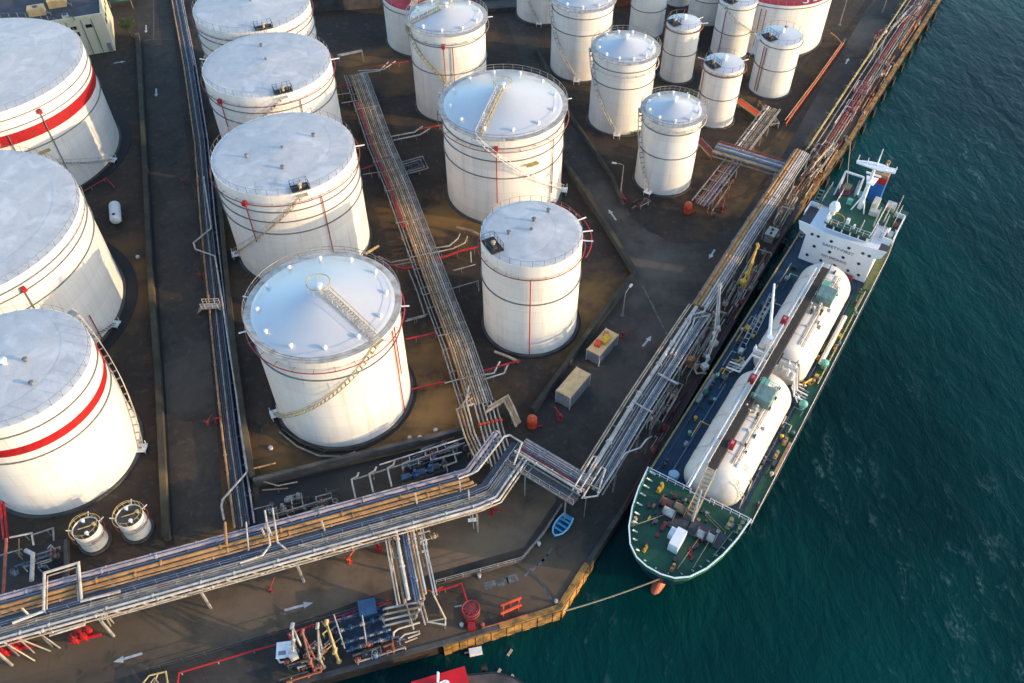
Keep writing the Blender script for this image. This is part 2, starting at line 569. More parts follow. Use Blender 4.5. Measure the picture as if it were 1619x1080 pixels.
def offset_path(pts, off):
    """Shift a plan polyline sideways (to its right when off > 0), mitred at the bends."""
    pts = [Vector(p) for p in pts]
    out = []
    k = len(pts)
    for i, p in enumerate(pts):
        ds = []
        if i > 0:
            ds.append((pts[i] - pts[i - 1]).to_2d().normalized())
        if i < k - 1:
            ds.append((pts[i + 1] - pts[i]).to_2d().normalized())
        d = sum(ds, Vector((0, 0)))
        d = d.normalized() if d.length > 1e-5 else ds[0]
        nrm = Vector((d.y, -d.x))
        c = max(0.4, nrm.dot(Vector((ds[0].y, -ds[0].x))))
        out.append(Vector((p.x + nrm.x * off / c, p.y + nrm.y * off / c, p.z)))
    return out


def along(pts, step):
    """Points every step metres along a polyline with the direction there."""
    pts = [Vector(p) for p in pts]
    out = []
    left = step * 0.5
    for a, b in zip(pts, pts[1:]):
        L = (b - a).length
        d = (b - a) / max(L, 1e-6)
        t = left
        while t < L:
            out.append((a + d * t, d))
            t += step
        left = t - L
    return out


def railing(mb, pts, h=1.1, step=2.0, r=0.035, mid=True):
    pts = [Vector(p) for p in pts]
    mb.tube([p + Vector((0, 0, h)) for p in pts], r, 5)
    if mid:
        mb.tube([p + Vector((0, 0, h * 0.5)) for p in pts], r * 0.8, 4)
    for p, _d in along(pts, step):
        mb.tube([p, p + Vector((0, 0, h))], r, 4)
    for p in (pts[0], pts[-1]):
        mb.tube([p, p + Vector((0, 0, h))], r, 4)
    return mb


def PP(pts, z=0.0):
    return [P(p[0], p[1], p[2] if len(p) > 2 else z) for p in pts]

# ------------------------------------------------------------------ water and land
WZ = -2.2
wm = bpy.data.materials.new('harbour_water')
wm.use_nodes = True
nt = wm.node_tree
wb = nt.nodes['Principled BSDF']
wb.inputs['Roughness'].default_value = 0.24
wb.inputs['IOR'].default_value = 1.33
wb.inputs['Specular IOR Level'].default_value = 0.2
g = nt.nodes.new('ShaderNodeNewGeometry')


def wnoise(scale, sc, rot=0.0, detail=4, rough=0.55, dist=0.0):
    mp = nt.nodes.new('ShaderNodeMapping')
    mp.inputs['Scale'].default_value = sc
    mp.inputs['Rotation'].default_value = (0, 0, rot)
    nt.links.new(g.outputs['Position'], mp.inputs[0])
    n = nt.nodes.new('ShaderNodeTexNoise')
    n.inputs['Scale'].default_value = scale
    n.inputs['Detail'].default_value = detail
    n.inputs['Roughness'].default_value = rough
    n.inputs['Distortion'].default_value = dist
    nt.links.new(mp.outputs[0], n.inputs['Vector'])
    return n.outputs['Fac']


def wmath(op, a, b):
    m = nt.nodes.new('ShaderNodeMath')
    m.operation = op
    for i, x in enumerate((a, b)):
        if isinstance(x, (int, float)):
            m.inputs[i].default_value = x
        else:
            nt.links.new(x, m.inputs[i])
    return m.outputs[0]


def wrange(x, a, b, c=0.0, d=1.0):
    m = nt.nodes.new('ShaderNodeMapRange')
    for k, val in (('From Min', a), ('From Max', b), ('To Min', c), ('To Max', d)):
        m.inputs[k].default_value = val
    nt.links.new(x, m.inputs['Value'])
    return m.outputs[0]


n1 = wnoise(0.16, (1, 0.5, 1), 0.5, 3, 0.5, 0.4)
n2 = wnoise(0.55, (1, 0.45, 1), 0.75, 5, 0.6, 0.6)
n3 = wnoise(2.4, (1, 0.6, 1), 0.3, 4, 0.6)
hgt = wmath('ADD', wmath('ADD', wmath('MULTIPLY', n1, 1.3), wmath('MULTIPLY', n2, 0.75)), wmath('MULTIPLY', n3, 0.07))
bp = nt.nodes.new('ShaderNodeBump')
bp.inputs['Strength'].default_value = 0.32
bp.inputs['Distance'].default_value = 1.0
nt.links.new(hgt, bp.inputs['Height'])
nt.links.new(bp.outputs[0], wb.inputs['Normal'])
big = wnoise(0.022, (1, 1, 1), 0, 4)
mx = nt.nodes.new('ShaderNodeMix')
mx.data_type = 'RGBA'
nt.links.new(wrange(big, 0.35, 0.68), mx.inputs['Factor'])
mx.inputs['A'].default_value = (0.0001, 0.0175, 0.0180, 1)
mx.inputs['B'].default_value = (0.0002, 0.042, 0.038, 1)
# pale flecks painted on the crests: glints together with foam
gust = wrange(wnoise(0.035, (1, 1, 1), 0, 3), 0.42, 0.64)
crest = wrange(wmath('ADD', wmath('MULTIPLY', n2, 0.7), wmath('MULTIPLY', n1, 0.3)), 0.54, 0.74)
fleck = wmath('MULTIPLY', wmath('MULTIPLY', crest, gust), wrange(n3, 0.42, 0.62))
mx2 = nt.nodes.new('ShaderNodeMix')
mx2.data_type = 'RGBA'
nt.links.new(wmath('MINIMUM', wmath('MULTIPLY', fleck, 2.2), 0.75), mx2.inputs['Factor'])
nt.links.new(mx.outputs['Result'], mx2.inputs['A'])
mx2.inputs['B'].default_value = (0.06, 0.115, 0.115, 1)
nt.links.new(mx2.outputs['Result'], wb.inputs['Base Color'])

structure(MB().sheet([(-3000, -1500), (4000, -1500), (4000, 5000), (-3000, 5000)], WZ), 'sea', wm)

QE = PP([(1660, -270), (1480, 8), (1340, 228), (1250, 350), (1160, 510), (1010, 770), (886, 963), (720, 1014), (478, 1080), (250, 1145), (-200, 1270)])
far = [(-900, QE[-1].y - 60), (-900, 1500), (QE[0].x + 650, 1500)]
land = [tuple(p.to_2d()) for p in QE] + far
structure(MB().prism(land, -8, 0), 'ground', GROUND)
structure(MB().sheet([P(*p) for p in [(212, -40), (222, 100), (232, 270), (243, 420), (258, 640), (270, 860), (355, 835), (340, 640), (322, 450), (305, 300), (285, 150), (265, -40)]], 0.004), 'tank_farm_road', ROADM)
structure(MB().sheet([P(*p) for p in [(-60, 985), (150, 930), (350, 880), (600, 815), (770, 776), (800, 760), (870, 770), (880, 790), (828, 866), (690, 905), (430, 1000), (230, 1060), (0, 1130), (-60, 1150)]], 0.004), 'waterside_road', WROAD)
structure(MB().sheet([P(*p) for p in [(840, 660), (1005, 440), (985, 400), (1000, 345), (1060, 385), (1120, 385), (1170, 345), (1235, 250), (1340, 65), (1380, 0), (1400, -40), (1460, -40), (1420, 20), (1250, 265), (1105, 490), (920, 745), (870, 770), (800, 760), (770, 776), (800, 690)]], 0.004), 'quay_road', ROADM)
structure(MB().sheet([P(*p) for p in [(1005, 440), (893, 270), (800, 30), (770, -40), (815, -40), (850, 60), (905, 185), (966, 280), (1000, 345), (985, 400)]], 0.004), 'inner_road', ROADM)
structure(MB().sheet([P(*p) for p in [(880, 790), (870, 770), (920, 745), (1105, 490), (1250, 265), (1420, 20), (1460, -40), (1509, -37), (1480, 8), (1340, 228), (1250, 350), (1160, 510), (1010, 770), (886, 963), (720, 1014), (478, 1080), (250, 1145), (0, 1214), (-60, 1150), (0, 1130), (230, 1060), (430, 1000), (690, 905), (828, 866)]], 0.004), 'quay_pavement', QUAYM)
structure(MB().sheet([P(*p) for p in [(402, 850), (410, 770), (735, 692), (752, 700), (762, 745), (600, 800)]], 0.004), 'pump_yard_floor', PITM)
structure(MB().sheet([P(*p) for p in [(-60, 895), (98, 852), (112, 905), (104, 935), (-60, 975)]], 0.004), 'manifold_pit_floor', PITM)
structure(MB().sheet([P(*p) for p in [(992, 318), (1000, 345), (1025, 366), (1062, 380), (1105, 378), (1140, 364), (1165, 340), (1190, 305), (1060, 300)]], 0.008), 'gravel_island', GROUND)
# drains beside the tank farm road
for k, pts in enumerate(([(226, 60), (236, 270), (247, 420), (262, 640), (274, 862)], [(397, 845), (383, 740), (366, 600), (347, 430), (335, 300)])):
    c = PP(pts)
    poly = offset_path(c, -0.1) + list(reversed(offset_path(c, 1.0)))
    structure(MB().sheet(poly, 0.012), 'drain_channel', BLACK)
# yellow cope along the quay, a step proud of the paving and hanging over its face
for nm, pts in (('quay_cope', [(1500, -22), (1480, 8), (1340, 228), (1268, 325)]), ('quay_cope', [(930, 893), (886, 963), (790, 993)])):
    c = PP(pts)
    poly = offset_path(c, -0.15 if pts[0][0] > 1400 else -0.15) + list(reversed(offset_path(c, 0.55 if pts[0][0] > 1400 else 0.55)))
    structure(MB().prism(poly, 0.006, 0.16) if False else MB().prism(poly, -0.05, 0.16), nm, QUAYY)
c = PP([(1268, 325), (1250, 350), (1160, 510), (1010, 770), (930, 893)])
structure(MB().prism(offset_path(c, -0.15) + list(reversed(offset_path(c, 0.45))), -0.05, 0.14), 'quay_cope', CONC_DK)
c = PP([(790, 993), (720, 1014), (478, 1080), (250, 1145), (0, 1214)])
structure(MB().prism(offset_path(c, -0.12) + list(reversed(offset_path(c, 0.5))), -0.05, 0.12), 'quay_cope', CONC_DK)
# sheet-piled yellow quay face at the corner
a, b = P(885, 963.5), P(700, 1020.5)
d = (b - a).to_2d().normalized()
nrm = Vector((-d.y, d.x)) if Vector((-d.y, d.x)).y < 0 else Vector((d.y, -d.x))
L = (b - a).to_2d().length
k = int(L / 0.9)
q0, q1 = a.to_2d() + nrm * 0.02, b.to_2d() + nrm * 0.02
face = structure(MB().bar((q0.x, q0.y, -1.35), (q1.x, q1.y, -1.35), 0.12, 2.46), 'quay_face', QUAYY)
for i in range(k):
    p = a.to_2d() + d * (i + 0.5) * L / k + nrm * 0.12
    dep = 0.26 if i % 2 else 0.4
    MB().box((p.x, p.y, -1.35), (L / k * 0.94, dep, 2.5), math.atan2(d.y, d.x)).build('sheet_pile', QUAYY, face, smooth=False)
a2, b2 = P(886, 963), P(936, 884)
d = (b2 - a2).to_2d().normalized()
nrm = Vector((d.y, -d.x))
L = (b2 - a2).to_2d().length
q0, q1 = a2.to_2d() + nrm * 0.02, b2.to_2d() + nrm * 0.02
face = structure(MB().bar((q0.x, q0.y, -1.35), (q1.x, q1.y, -1.35), 0.12, 2.46), 'quay_face', QUAYY)
for i in range(9):
    p = a2.to_2d() + d * (i + 0.5) * L / 9 + nrm * 0.14
    MB().box((p.x, p.y, -1.35), (L / 9 * 0.94, 0.26 if i % 2 else 0.4, 2.5), math.atan2(d.y, d.x)).build('sheet_pile', QUAYY, face, smooth=False)

# road markings: arrows and faded bay lines
def arrow(tail, head, m=PAINTL, w=0.16, z=0.012):
    a, b = P(*tail), P(*head)
    d = (b - a).to_2d().normalized()
    n = Vector((-d.y, d.x))
    L = (b - a).to_2d().length
    hl = min(1.1, L * 0.4)
    A, B = a.to_2d(), b.to_2d()
    C = B - d * hl
    poly = [A + n * w, A - n * w, C - n * w, C - n * w * 2.6, B, C + n * w * 2.6, C + n * w]
    structure(MB().sheet(poly, z), 'road_arrow', m)


for t, h in (((225, 1033), (179, 1047)), ((450, 965), (495, 953)), ((974, 348), (962, 331)), ((1130, 395), (1121, 409)), ((1016, 548), (1030, 531)), ((1337, 101), (1342, 92)), ((247, 140), (247, 153)), ((231, 40), (231, 52)), ((180, 100), (199, 97))):
    arrow(t, h)
mb = MB()
for x, y in ((835, 905), (845, 898), (855, 890), (862, 882), (868, 873)):
    p = P(x, y, 0)
    mb.box((p.x, p.y, 0.012), (1.3, 0.28, 0.004), math.radians(50))
structure(mb, 'bay_marking', FADED)
mb = MB()
for x, y, r in ((795, 920, 12), (810, 915, 12), (775, 925, 12)):
    p = P(x, y, 0)
    mb.box((p.x, p.y, 0.012), (1.4, 1.0, 0.004), math.radians(15))
structure(mb, 'patched_paving', FADED)
for pts, w in (([(845, 905), (872, 948)], 0.1), ([(1015, 450), (1055, 530)], 0.12), ([(243, 0), (243, 62), (216, 66)], 0.08), ([(272, 62), (243, 62)], 0.08)):
    c = PP(pts)
    structure(MB().sheet(offset_path(c, -w) + list(reversed(offset_path(c, w))), 0.012), 'road_line', FADED)


# ------------------------------------------------------------------ bund walls
def wall(pts, w, h, mat, label, cope=None):
    c = PP(pts)
    root = thing('bund_wall', label, 'wall', c[0])
    MB().prism(offset_path(c, -w / 2) + list(reversed(offset_path(c, w / 2))), 0, h).build('wall_body', mat, root, smooth=False)
    if cope:
        w2 = w + 0.14
        MB().prism(offset_path(c, -w2 / 2) + list(reversed(offset_path(c, w2 / 2))), h, h + 0.12).build('coping', cope, root, smooth=False)
    return root


wall([(219, 60), (222, 100), (232, 270), (239, 420), (253, 600), (266, 855)], 0.7, 1.1, OLIVE, 'long mossy concrete wall along the road beside the red striped tanks', OLIVE)
wall([(338, 240), (352, 350), (370, 540), (386, 660), (402, 762)], 0.6, 1.1, OLIVE, 'mossy concrete wall between the long dark pipe track and the flat roofed tanks', OLIVE)
wall([(404, 768), (560, 729), (738, 686)], 0.4, 1.4, CONC_DK, 'dark retaining wall in front of the domed tank with the roof stair', CONC_DK)
wall([(893, 262), (950, 350), (1004, 438), (960, 490), (915, 553), (886, 594), (842, 655)], 0.55, 1.2, CONC_DK, 'bent concrete wall beside the inner road around the slim lone tank', OLIVE)
wall([(848, 80), (904, 188), (968, 284), (985, 330)], 0.4, 0.8, CONC_DK, 'low wall on the inner road below the narrow domed tanks', OLIVE)
wall([(685, 925), (760, 905), (822, 887), (858, 845), (888, 800)], 0.3, 0.55, CONC_DK, 'low kerb wall with a rail between the waterside road and the quay corner')
wall([(108, 858), (108, 930)], 0.4, 0.9, CONC_DK, 'short dark wall between the manifold pit and two little drums')
wall([(1335, 66), (1290, 130), (1244, 192)], 0.35, 0.9, CONC_DK, 'wall under the orange and red pipes beside the far quay road')

# ------------------------------------------------------------------ storage tanks
def ang(a):
    return math.radians(a)


def tank(x, y, R, h, label, dome=0.0, cone=0.0, rim=False, girders=(), band=None, ringred=None, ringmat=None, risers=(), stair=None, roofstair=None,
         vents=0, hatch=None, standoff=(), apron=0.0, roofmat=None, lots=(), rail=True, centre=True, wallmat=None, platform=(), n=96, patch=None, group=None, name='storage_tank', topmark=None):
    root = thing(name, label, 'storage tank', (x, y, 0), group)
    c = (x, y, 0)
    wm_ = wallmat or W_WALL
    rm = roofmat or (W_DOME if dome else W_ROOF)
    # foundation, shell, roof
    MB().lathe(c, [(R + 0.45, 0.0), (R + 0.4, 0.25), (R - 0.2, 0.25)], n).build('foundation', CONC_DK, root)
    if apron:
        MB().annulus((x, y, 0.02), R + 0.5, R + apron, 0.06, n).build('drain_apron', BLACK, root)  # flat black ring round the foot of the tank
    MB().lathe_ring(c, [(R - 0.15, 0.2), (R, 0.2), (R, h), (R - 0.15, h)], n).build('shell', wm_, root)

    def rz(r):
        q = r / R
        if dome:
            return h + dome * (1 - q ** 1.08)
        return h + cone * (1 - q)
    prof = [(R * 0.985 * (1 - i / 12), rz(R * 0.985 * (1 - i / 12)) - 0.0) for i in range(13)]
    prof[-1] = (0.0, rz(0))
    MB().lathe(c, [(R - 0.02, h - 0.05)] + prof, n).build('roof', rm, root)
    for gz in girders:
        MB().lathe_ring((x, y, gz), [(R + 0.01, -0.07), (R + 0.2, -0.07), (R + 0.2, 0.04), (R + 0.01, 0.04)], n).build('wind_girder', GIRDER, root)
    if band:
        MB().lathe_ring(c, [(R + 0.005, band[0]), (R + 0.03, band[0]), (R + 0.03, band[1]), (R + 0.005, band[1])], n).build('painted_band', RED, root)
    if rim:
        # curb walkway round the dome with its own rail
        MB().lathe_ring((x, y, h), [(R - 0.35, 0.0), (R + 0.55, 0.0), (R + 0.55, 0.1), (R - 0.35, 0.12)], n).build('rim_walkway', LGREY, root)
        mb = MB()
        for k in range(40):
            a = 2 * math.pi * k / 40
            mb.tube([(x + (R + 0.5) * math.cos(a), y + (R + 0.5) * math.sin(a), h + 0.1), (x + (R + 0.5) * math.cos(a), y + (R + 0.5) * math.sin(a), h + 1.1)], 0.03, 4)
        mb.ring((x, y, h + 1.1), R + 0.5, 0.045, n, 5)
        mb.ring((x, y, h + 0.6), R + 0.5, 0.03, n, 4)
        mb.build('rim_rail', GALV, root)
    elif rail:
        mb = MB()
        k2 = int(2 * math.pi * R / 1.6)
        for k in range(k2):
            a = 2 * math.pi * k / k2
            q = R - 0.12
            mb.tube([(x + q * math.cos(a), y + q * math.sin(a), h), (x + q * math.cos(a), y + q * math.sin(a), h + 1.0)], 0.04, 4)
        mb.ring((x, y, h + 1.0), R - 0.12, 0.02, n, 4)
        mb.build('roof_rail', GIRDER, root)
    if ringred is not None:
        rr, zz = ringred
        MB().ring((x, y, zz), R + rr, 0.075, n, 6).build('cooling_ring', ringmat or RED, root)
        mb = MB()
        for k in range(24):
            a = 2 * math.pi * k / 24
            mb.bar((x + R * math.cos(a), y + R * math.sin(a), zz), (x + (R + rr) * math.cos(a), y + (R + rr) * math.sin(a), zz), 0.06, 0.06)
        mb.build('ring_bracket', GIRDER, root)['kind'] = 'stuff'
    for r in risers:
        a, z0, z1, mt = ang(r[0]), r[1], r[2], r[3]
        q = R + 0.22
        p = (x + q * math.cos(a), y + q * math.sin(a))
        mb = MB().tube([(p[0], p[1], z0), (p[0], p[1], z1)], 0.085, 6)
        ro = mb.build('riser_pipe', mt, root)
        if len(r) > 4:
            MB().box((p[0] + 0.15 * math.cos(a), p[1] + 0.15 * math.sin(a), z1 + 0.2), (0.6, 0.6, 0.75), a).build('foam_chamber', RED, ro)
    for a in standoff:
        aa = ang(a)
        MB().bar((x + R * math.cos(aa), y + R * math.sin(aa), h - 0.4), (x + (R + 1.5) * math.cos(aa), y + (R + 1.5) * math.sin(aa), h - 0.3), 0.12, 0.14).build('bracket_arm', WHITE, root)
    if stair:
        a0, a1, z0, z1, smat = stair
        k = max(16, int(abs(math.radians(a1 - a0)) * R / 0.55))
        st = MB()
        for i in range(k + 1):
            a = ang(a0 + (a1 - a0) * i / k)
            z = z0 + (z1 - z0) * i / k
            st.box((x + (R + 0.45) * math.cos(a), y + (R + 0.45) * math.sin(a), z), (0.62, 0.24, 0.04), a)
        so = None
        for q, nm in ((R + 0.12, 'spiral_stair'), (R + 0.78, 'stair_rail')):
            pts = [(x + q * math.cos(ang(a0 + (a1 - a0) * i / k)), y + q * math.sin(ang(a0 + (a1 - a0) * i / k)), z0 + (z1 - z0) * i / k) for i in range(k + 1)]
            mb = MB().tube(pts, 0.06, 4)
            if so is not None:
                mb.tube([(p[0], p[1], p[2] + 0.95) for p in pts], 0.04, 4)
                for i, p in enumerate(pts[:-1]):
                    if i % 3 == 0:
                        mb.tube([p, (p[0], p[1], p[2] + 0.95)], 0.03, 4)
            o_ = mb.build(nm, smat, so or root)
            so = so or o_
        tr = st.build('stair_treads', GALV if smat is LGREY else smat, so, smooth=False)
        tr['kind'] = 'stuff'
        lo, hi = ((a0, z0), (a1, z1)) if z0 < z1 else ((a1, z1), (a0, z0))
        a = ang(lo[0])
        q = (x + (R + 0.6) * math.cos(a), y + (R + 0.6) * math.sin(a))
        MB().box((q[0], q[1], lo[1] - 0.05), (1.3, 1.4, 0.1), a).build('stair_landing', W_METAL, root, smooth=False)
        mb = MB()
        for s1 in (-0.5, 0.5):
            for s2 in (-0.55, 0.55):
                e = (q[0] + s1 * math.cos(a) - s2 * math.sin(a), q[1] + s1 * math.sin(a) + s2 * math.cos(a))
                mb.bar((e[0], e[1], max(0.0, lo[1] - 1.2)), (e[0], e[1], lo[1] + 0.9), 0.07, 0.07)
        mb.build('landing_frame', W_METAL, root, smooth=False)
        a = ang(hi[0])
        MB().box((x + (R + 0.4) * math.cos(a), y + (R + 0.4) * math.sin(a), hi[1]), (1.0, 1.5, 0.08), a).build('top_landing', smat, root, smooth=False)
    for (a0, a1, z, mt) in platform:
        mb = MB()
        k = 6
        for i in range(k):
            a = ang(a0 + (a1 - a0) * (i + 0.5) / k)
            mb.box((x + (R + 0.55) * math.cos(a), y + (R + 0.55) * math.sin(a), z), (0.95, abs(math.radians(a1 - a0)) * R / k * 1.02, 0.08), a)
        mb.build('wall_platform', mt, root, smooth=False)
    if roofstair is not None:
        a = ang(roofstair)
        ca, sa = math.cos(a), math.sin(a)
        st, rl = MB(), MB()
        k = int(R / 0.5)
        pts = []
        for i in range(k + 1):
            r = 1.2 + (R - 1.2) * i / k
            z = rz(min(r, R)) + 0.28
            pts.append((r, z))
            st.box((x + r * ca, y + r * sa, z), (0.36, 0.9, 0.06), a)
        so = st.build('roof_stair', LGREY, root, smooth=False)
        for s_ in (-0.5, 0.5):
            q = [(x + r * ca - s_ * sa, y + r * sa + s_ * ca, z) for r, z in pts]
            rl = MB().tube(q, 0.06, 4)
            rl.tube([(p[0], p[1], p[2] + 0.95) for p in q], 0.05, 4)
            for p in q[::2]:
                rl.tube([p, (p[0], p[1], p[2] + 0.95)], 0.035, 4)
            rl.build('stair_rail', DYELLOW if s_ > 0 else LGREY, so)
        mb = MB()
        z = rz(0)
        mb.ring((x, y, z + 1.0), 1.5, 0.05, 20, 4)
        for i in range(10):
            b = 2 * math.pi * i / 10
            mb.tube([(x + 1.5 * math.cos(b), y + 1.5 * math.sin(b), z - 0.1), (x + 1.5 * math.cos(b), y + 1.5 * math.sin(b), z + 1.0)], 0.035, 4)
        mb.build('centre_rail', DYELLOW, root)
    if centre:
        z = rz(0)
        cs = 1.0 if centre is True else centre
        MB().lathe((x, y, z - 0.05), [(0.28 * cs, 0), (0.28 * cs, 0.5 * cs), (0.5 * cs, 0.55 * cs), (0.5 * cs, 0.7 * cs), (0.1, 0.85 * cs)], 12).build('centre_vent', WHITE if cs == 1 else GIRDER, root)
    for k in range(vents):
        a = 2 * math.pi * (k + 0.35) / vents
        r = R * 0.86
        p = (x + r * math.cos(a), y + r * math.sin(a), rz(r) - 0.08)
        MB().lathe(p, [(0.16, 0), (0.16, 0.36), (0.3, 0.4), (0.3, 0.56), (0.1, 0.7)], 10).build('rim_vent', WHITE, root)
    for (r, a) in lots:
        a = ang(a)
        p = (x + R * r * math.cos(a), y + R * r * math.sin(a), rz(R * r) - 0.05)
        MB().lathe(p, [(0.2, 0), (0.2, 0.45), (0.32, 0.47), (0.32, 0.6), (0.05, 0.7)], 8).build('roof_fitting', GIRDER, root)
    if hatch is not None:
        a = ang(hatch[0])
        w, l = hatch[1], hatch[2]
        r = R - w * 0.5 - 0.1
        p = (x + r * math.cos(a), y + r * math.sin(a), rz(r))
        ho = MB().box((p[0], p[1], p[2] + 0.12), (w, l, 0.16), a).build('gauge_platform', BLACK, root, smooth=False)
        MB().lathe((p[0] + 0.1, p[1] - 0.15, p[2] + 0.2), [(0.22, 0), (0.22, 0.6), (0.36, 0.65), (0.36, 0.8), (0.1, 0.95)], 8).build('gauge_head', BEIGE, ho)
        MB().box((p[0] - 0.45 * math.sin(a) * l * 0.5, p[1] + 0.45 * math.cos(a) * l * 0.5, p[2] + 0.35), (0.5, 0.5, 0.4), a).build('sample_box', DK_STEEL, ho)
        rl = MB()
        ca, sa = math.cos(a), math.sin(a)
        q = [(p[0] + u_ * w / 2 * ca - v_ * l / 2 * sa, p[1] + u_ * w / 2 * sa + v_ * l / 2 * ca, p[2] + 0.2) for u_, v_ in ((1, -1), (-1, -1), (-1, 1), (1, 1))]
        railing(rl, q, 1.0, 0.9, 0.03)
        rl.build('platform_rail', BLACK, ho)
    return root


STAIRM = M('stair_steel', (0.42, 0.36, 0.22), 0.6, 0.3, 1.5)
# red striped row by the long mossy wall
A1 = tank(-93.43, 134.95, 17.6, 18.5, 'huge flat roofed white tank with a red stripe beside the cream building', cone=0.9, girders=(17.0, 15.3, 10.6), band=(12.4, 14.4),
          risers=((-38, 3, 16.2, GIRDER, 1), (-58, 0.3, 14.5, GIRDER)), stair=(-8, -105, 0.5, 18.0, LGREY), hatch=(-104, 1.6, 3.6), apron=2.2, lots=((0.5, -50), (0.55, 160)),
          platform=((-72, -63, 13.4, DYELLOW), (-48, -42, 9.6, DYELLOW)))
A2 = tank(-79.82, 92.25, 17.84, 18.4, 'huge flat roofed white tank without a stripe, between two red striped tanks', cone=0.9, girders=(15.9, 13.2), ringred=(0.25, 17.2), ringmat=GIRDER,
          risers=((-38, 10, 16.2, GIRDER, 1), (-18, 0.3, 5.5, RED)), stair=(-8, -95, 0.5, 11.0, LGREY), apron=2.2, lots=((0.5, -50), (0.3, 40)),
          platform=((-72, -63, 13.4, DYELLOW), (-54, -45, 10.2, CONC)))
A3 = tank(-60.9, 65.9, 9.75, 18.2, 'flat roofed white tank with a broad red stripe near the two little drums', cone=0.6, girders=(16.6, 11.9), band=(13.1, 14.4),
          stair=(2, 62, 0.6, 18.0, GREY_PIPE), lots=((0.55, -35), (0.25, 10)), risers=((25, 14, 17.5, RED),))
# flat roofed row behind the domed tank
B3 = tank(-35.28, 109.33, 11.0, 18.3, 'flat roofed white tank just behind the big domed tank with a winding stair', cone=0.7, girders=(15.3, 13.4, 11.1), ringred=(0.55, 16.8), ringmat=RED_DK,
          risers=((-112, 9, 16.4, RED_DK, 1), (-52, 3, 16.6, RED)), stair=(-160, -66, 0.8, 18.0, BEIGE), hatch=(-66, 1.6, 2.6), centre=0.5, standoff=(10, -25), lots=((0.5, 200), (0.45, -80), (0.5, 40)), apron=0.0)
B2 = tank(-42.8, 135.41, 11.1, 18.5, 'flat roofed white tank, the middle one of three along the dark pipe track', cone=0.7, girders=(15.6, 13.3), ringred=(0.55, 17.0), ringmat=RED_DK,
          risers=((-125, 9, 16.6, RED, 1), (-52, 3, 16.8, RED_DK)), stair=(-150, -66, 5.0, 18.2, LGREY), hatch=(-64, 1.5, 3.0), centre=0.5, standoff=(10, 170), lots=((0.5, 110),))
p = P(398, 8, 18.3)
B1 = tank(p.x, p.y, 11.1, 18.4, 'flat roofed white tank farthest along the dark pipe track, cut by the picture edge', cone=0.7, girders=(15.8, 13.8, 11.6), ringred=(0.4, 17.0), ringmat=RED_DK,
          hatch=(-66, 1.5, 3.2), centre=0.5, risers=((-48, 3, 16.6, RED_DK),), lots=((0.4, 20),))
C1 = tank(-24.2, 75.98, 9.5, 18.3, 'domed white tank with a winding wall stair, nearest the main pipe bridge', dome=3.0, rim=True, girders=(14.6,), ringred=(0.75, 16.7), ringmat=RED,
          risers=((-22, 0.4, 17.2, RED), (-18, 8, 17.2, RED_DK)), stair=(-155, -40, 1.0, 18.2, STAIRM), roofstair=-40, vents=12, standoff=(170, 205, 0), apron=0.9)
D3 = tank(-1.28, 123.59, 10.28, 17.6, 'wide domed white tank behind the flat single tank with a black hatch', dome=3.2, rim=True, girders=(13.4, 10.0, 15.9), risers=((-96, 5, 15.8, RED, 1), (-38, 4, 15, RED_DK)), ringred=(0.8, 15.6), ringmat=RUSTP,
          stair=(-112, -8, 17.4, 0.9, W_METAL), roofstair=-112, vents=12, platform=((-70, -58, 12.4, DYELLOW),), standoff=(10, 160))
D4 = tank(2.83, 90.33, 7.19, 17.9, 'slim flat roofed white tank with a red drain line, alone beside the inner road', cone=0.5, girders=(10.8,), ringred=(0.45, 15.9), ringmat=RED_DK,
          risers=((-92, 0.4, 15.8, RED),), hatch=(208, 1.9, 3.2), centre=0.5, standoff=(25, 5, -10), lots=((0.3, 80), (0.45, 190), (0.7, 60)), apron=0.7)
MB().ring((2.83, 90.33, 17.0), 8.5, 0.07, 72, 6, a0=ang(-30), a1=ang(70)).build('cooling_ring', RED, D4)
D2 = tank(-12.03, 152.05, 7.24, 18.4, 'domed white tank in front of the red roofed tank, with stairs on roof and wall', dome=2.2, rim=True, girders=(10.6, 16.2), ringred=(0.7, 16.9), ringmat=GIRDER,
          risers=((-93, 3, 16.3, RED_DK, 1), (-80, 8, 16.2, RED_DK)), stair=(200, 272, 17.8, 9.0, DYELLOW), roofstair=200, vents=10, standoff=(5,))
p = P(652, 5, 14.0)
q = P(640, 91, 0)
q = P(645, 91, 0)
hd = next(z / 10 for z in range(80, 260) if P(648, 19, z / 10).y <= q.y)
D1 = tank(P(672, 60, 0).x, q.y + 8.4, 8.4, hd, 'white tank with a red painted roof half hidden behind a domed tank', dome=1.4, girders=(hd - 0.9,), roofmat=RED, roofstair=262, rail=True, centre=False)
# narrow tanks by the inner road
E2 = tank(14.84, 165.95, 6.22, 15.4, 'narrow domed white tank second along the inner road', dome=2.0, rim=True, girders=(10.4, 13.9), stair=(180, 262, 14.9, 0.8, LGREY), vents=10)
E3 = tank(21.54, 145.97, 5.96, 15.3, 'narrow domed white tank in the middle of the inner road row', dome=2.0, rim=True, girders=(10.2, 13.6), ringred=(0.5, 12.8), ringmat=LGREY, stair=(180, 262, 14.9, 0.8, LGREY), vents=12)
E4 = tank(27.95, 126.21, 5.12, 14.7, 'narrow domed white tank nearest the road junction', dome=1.75, rim=True, girders=(8.0, 12.9), ringred=(0.7, 13.6), ringmat=LGREY, stair=(175, 235, 14.2, 0.8, LGREY), vents=10, standoff=(60,))
p = P(846, 38, 0)
E1 = tank(p.x + 1.8, p.y + 5.5, 6.0, 16.5, 'white tank at the far end of the inner road, its roof out of view', dome=2.0, rim=True, girders=(11.5,), stair=(190, 262, 14.9, 0.8, LGREY))
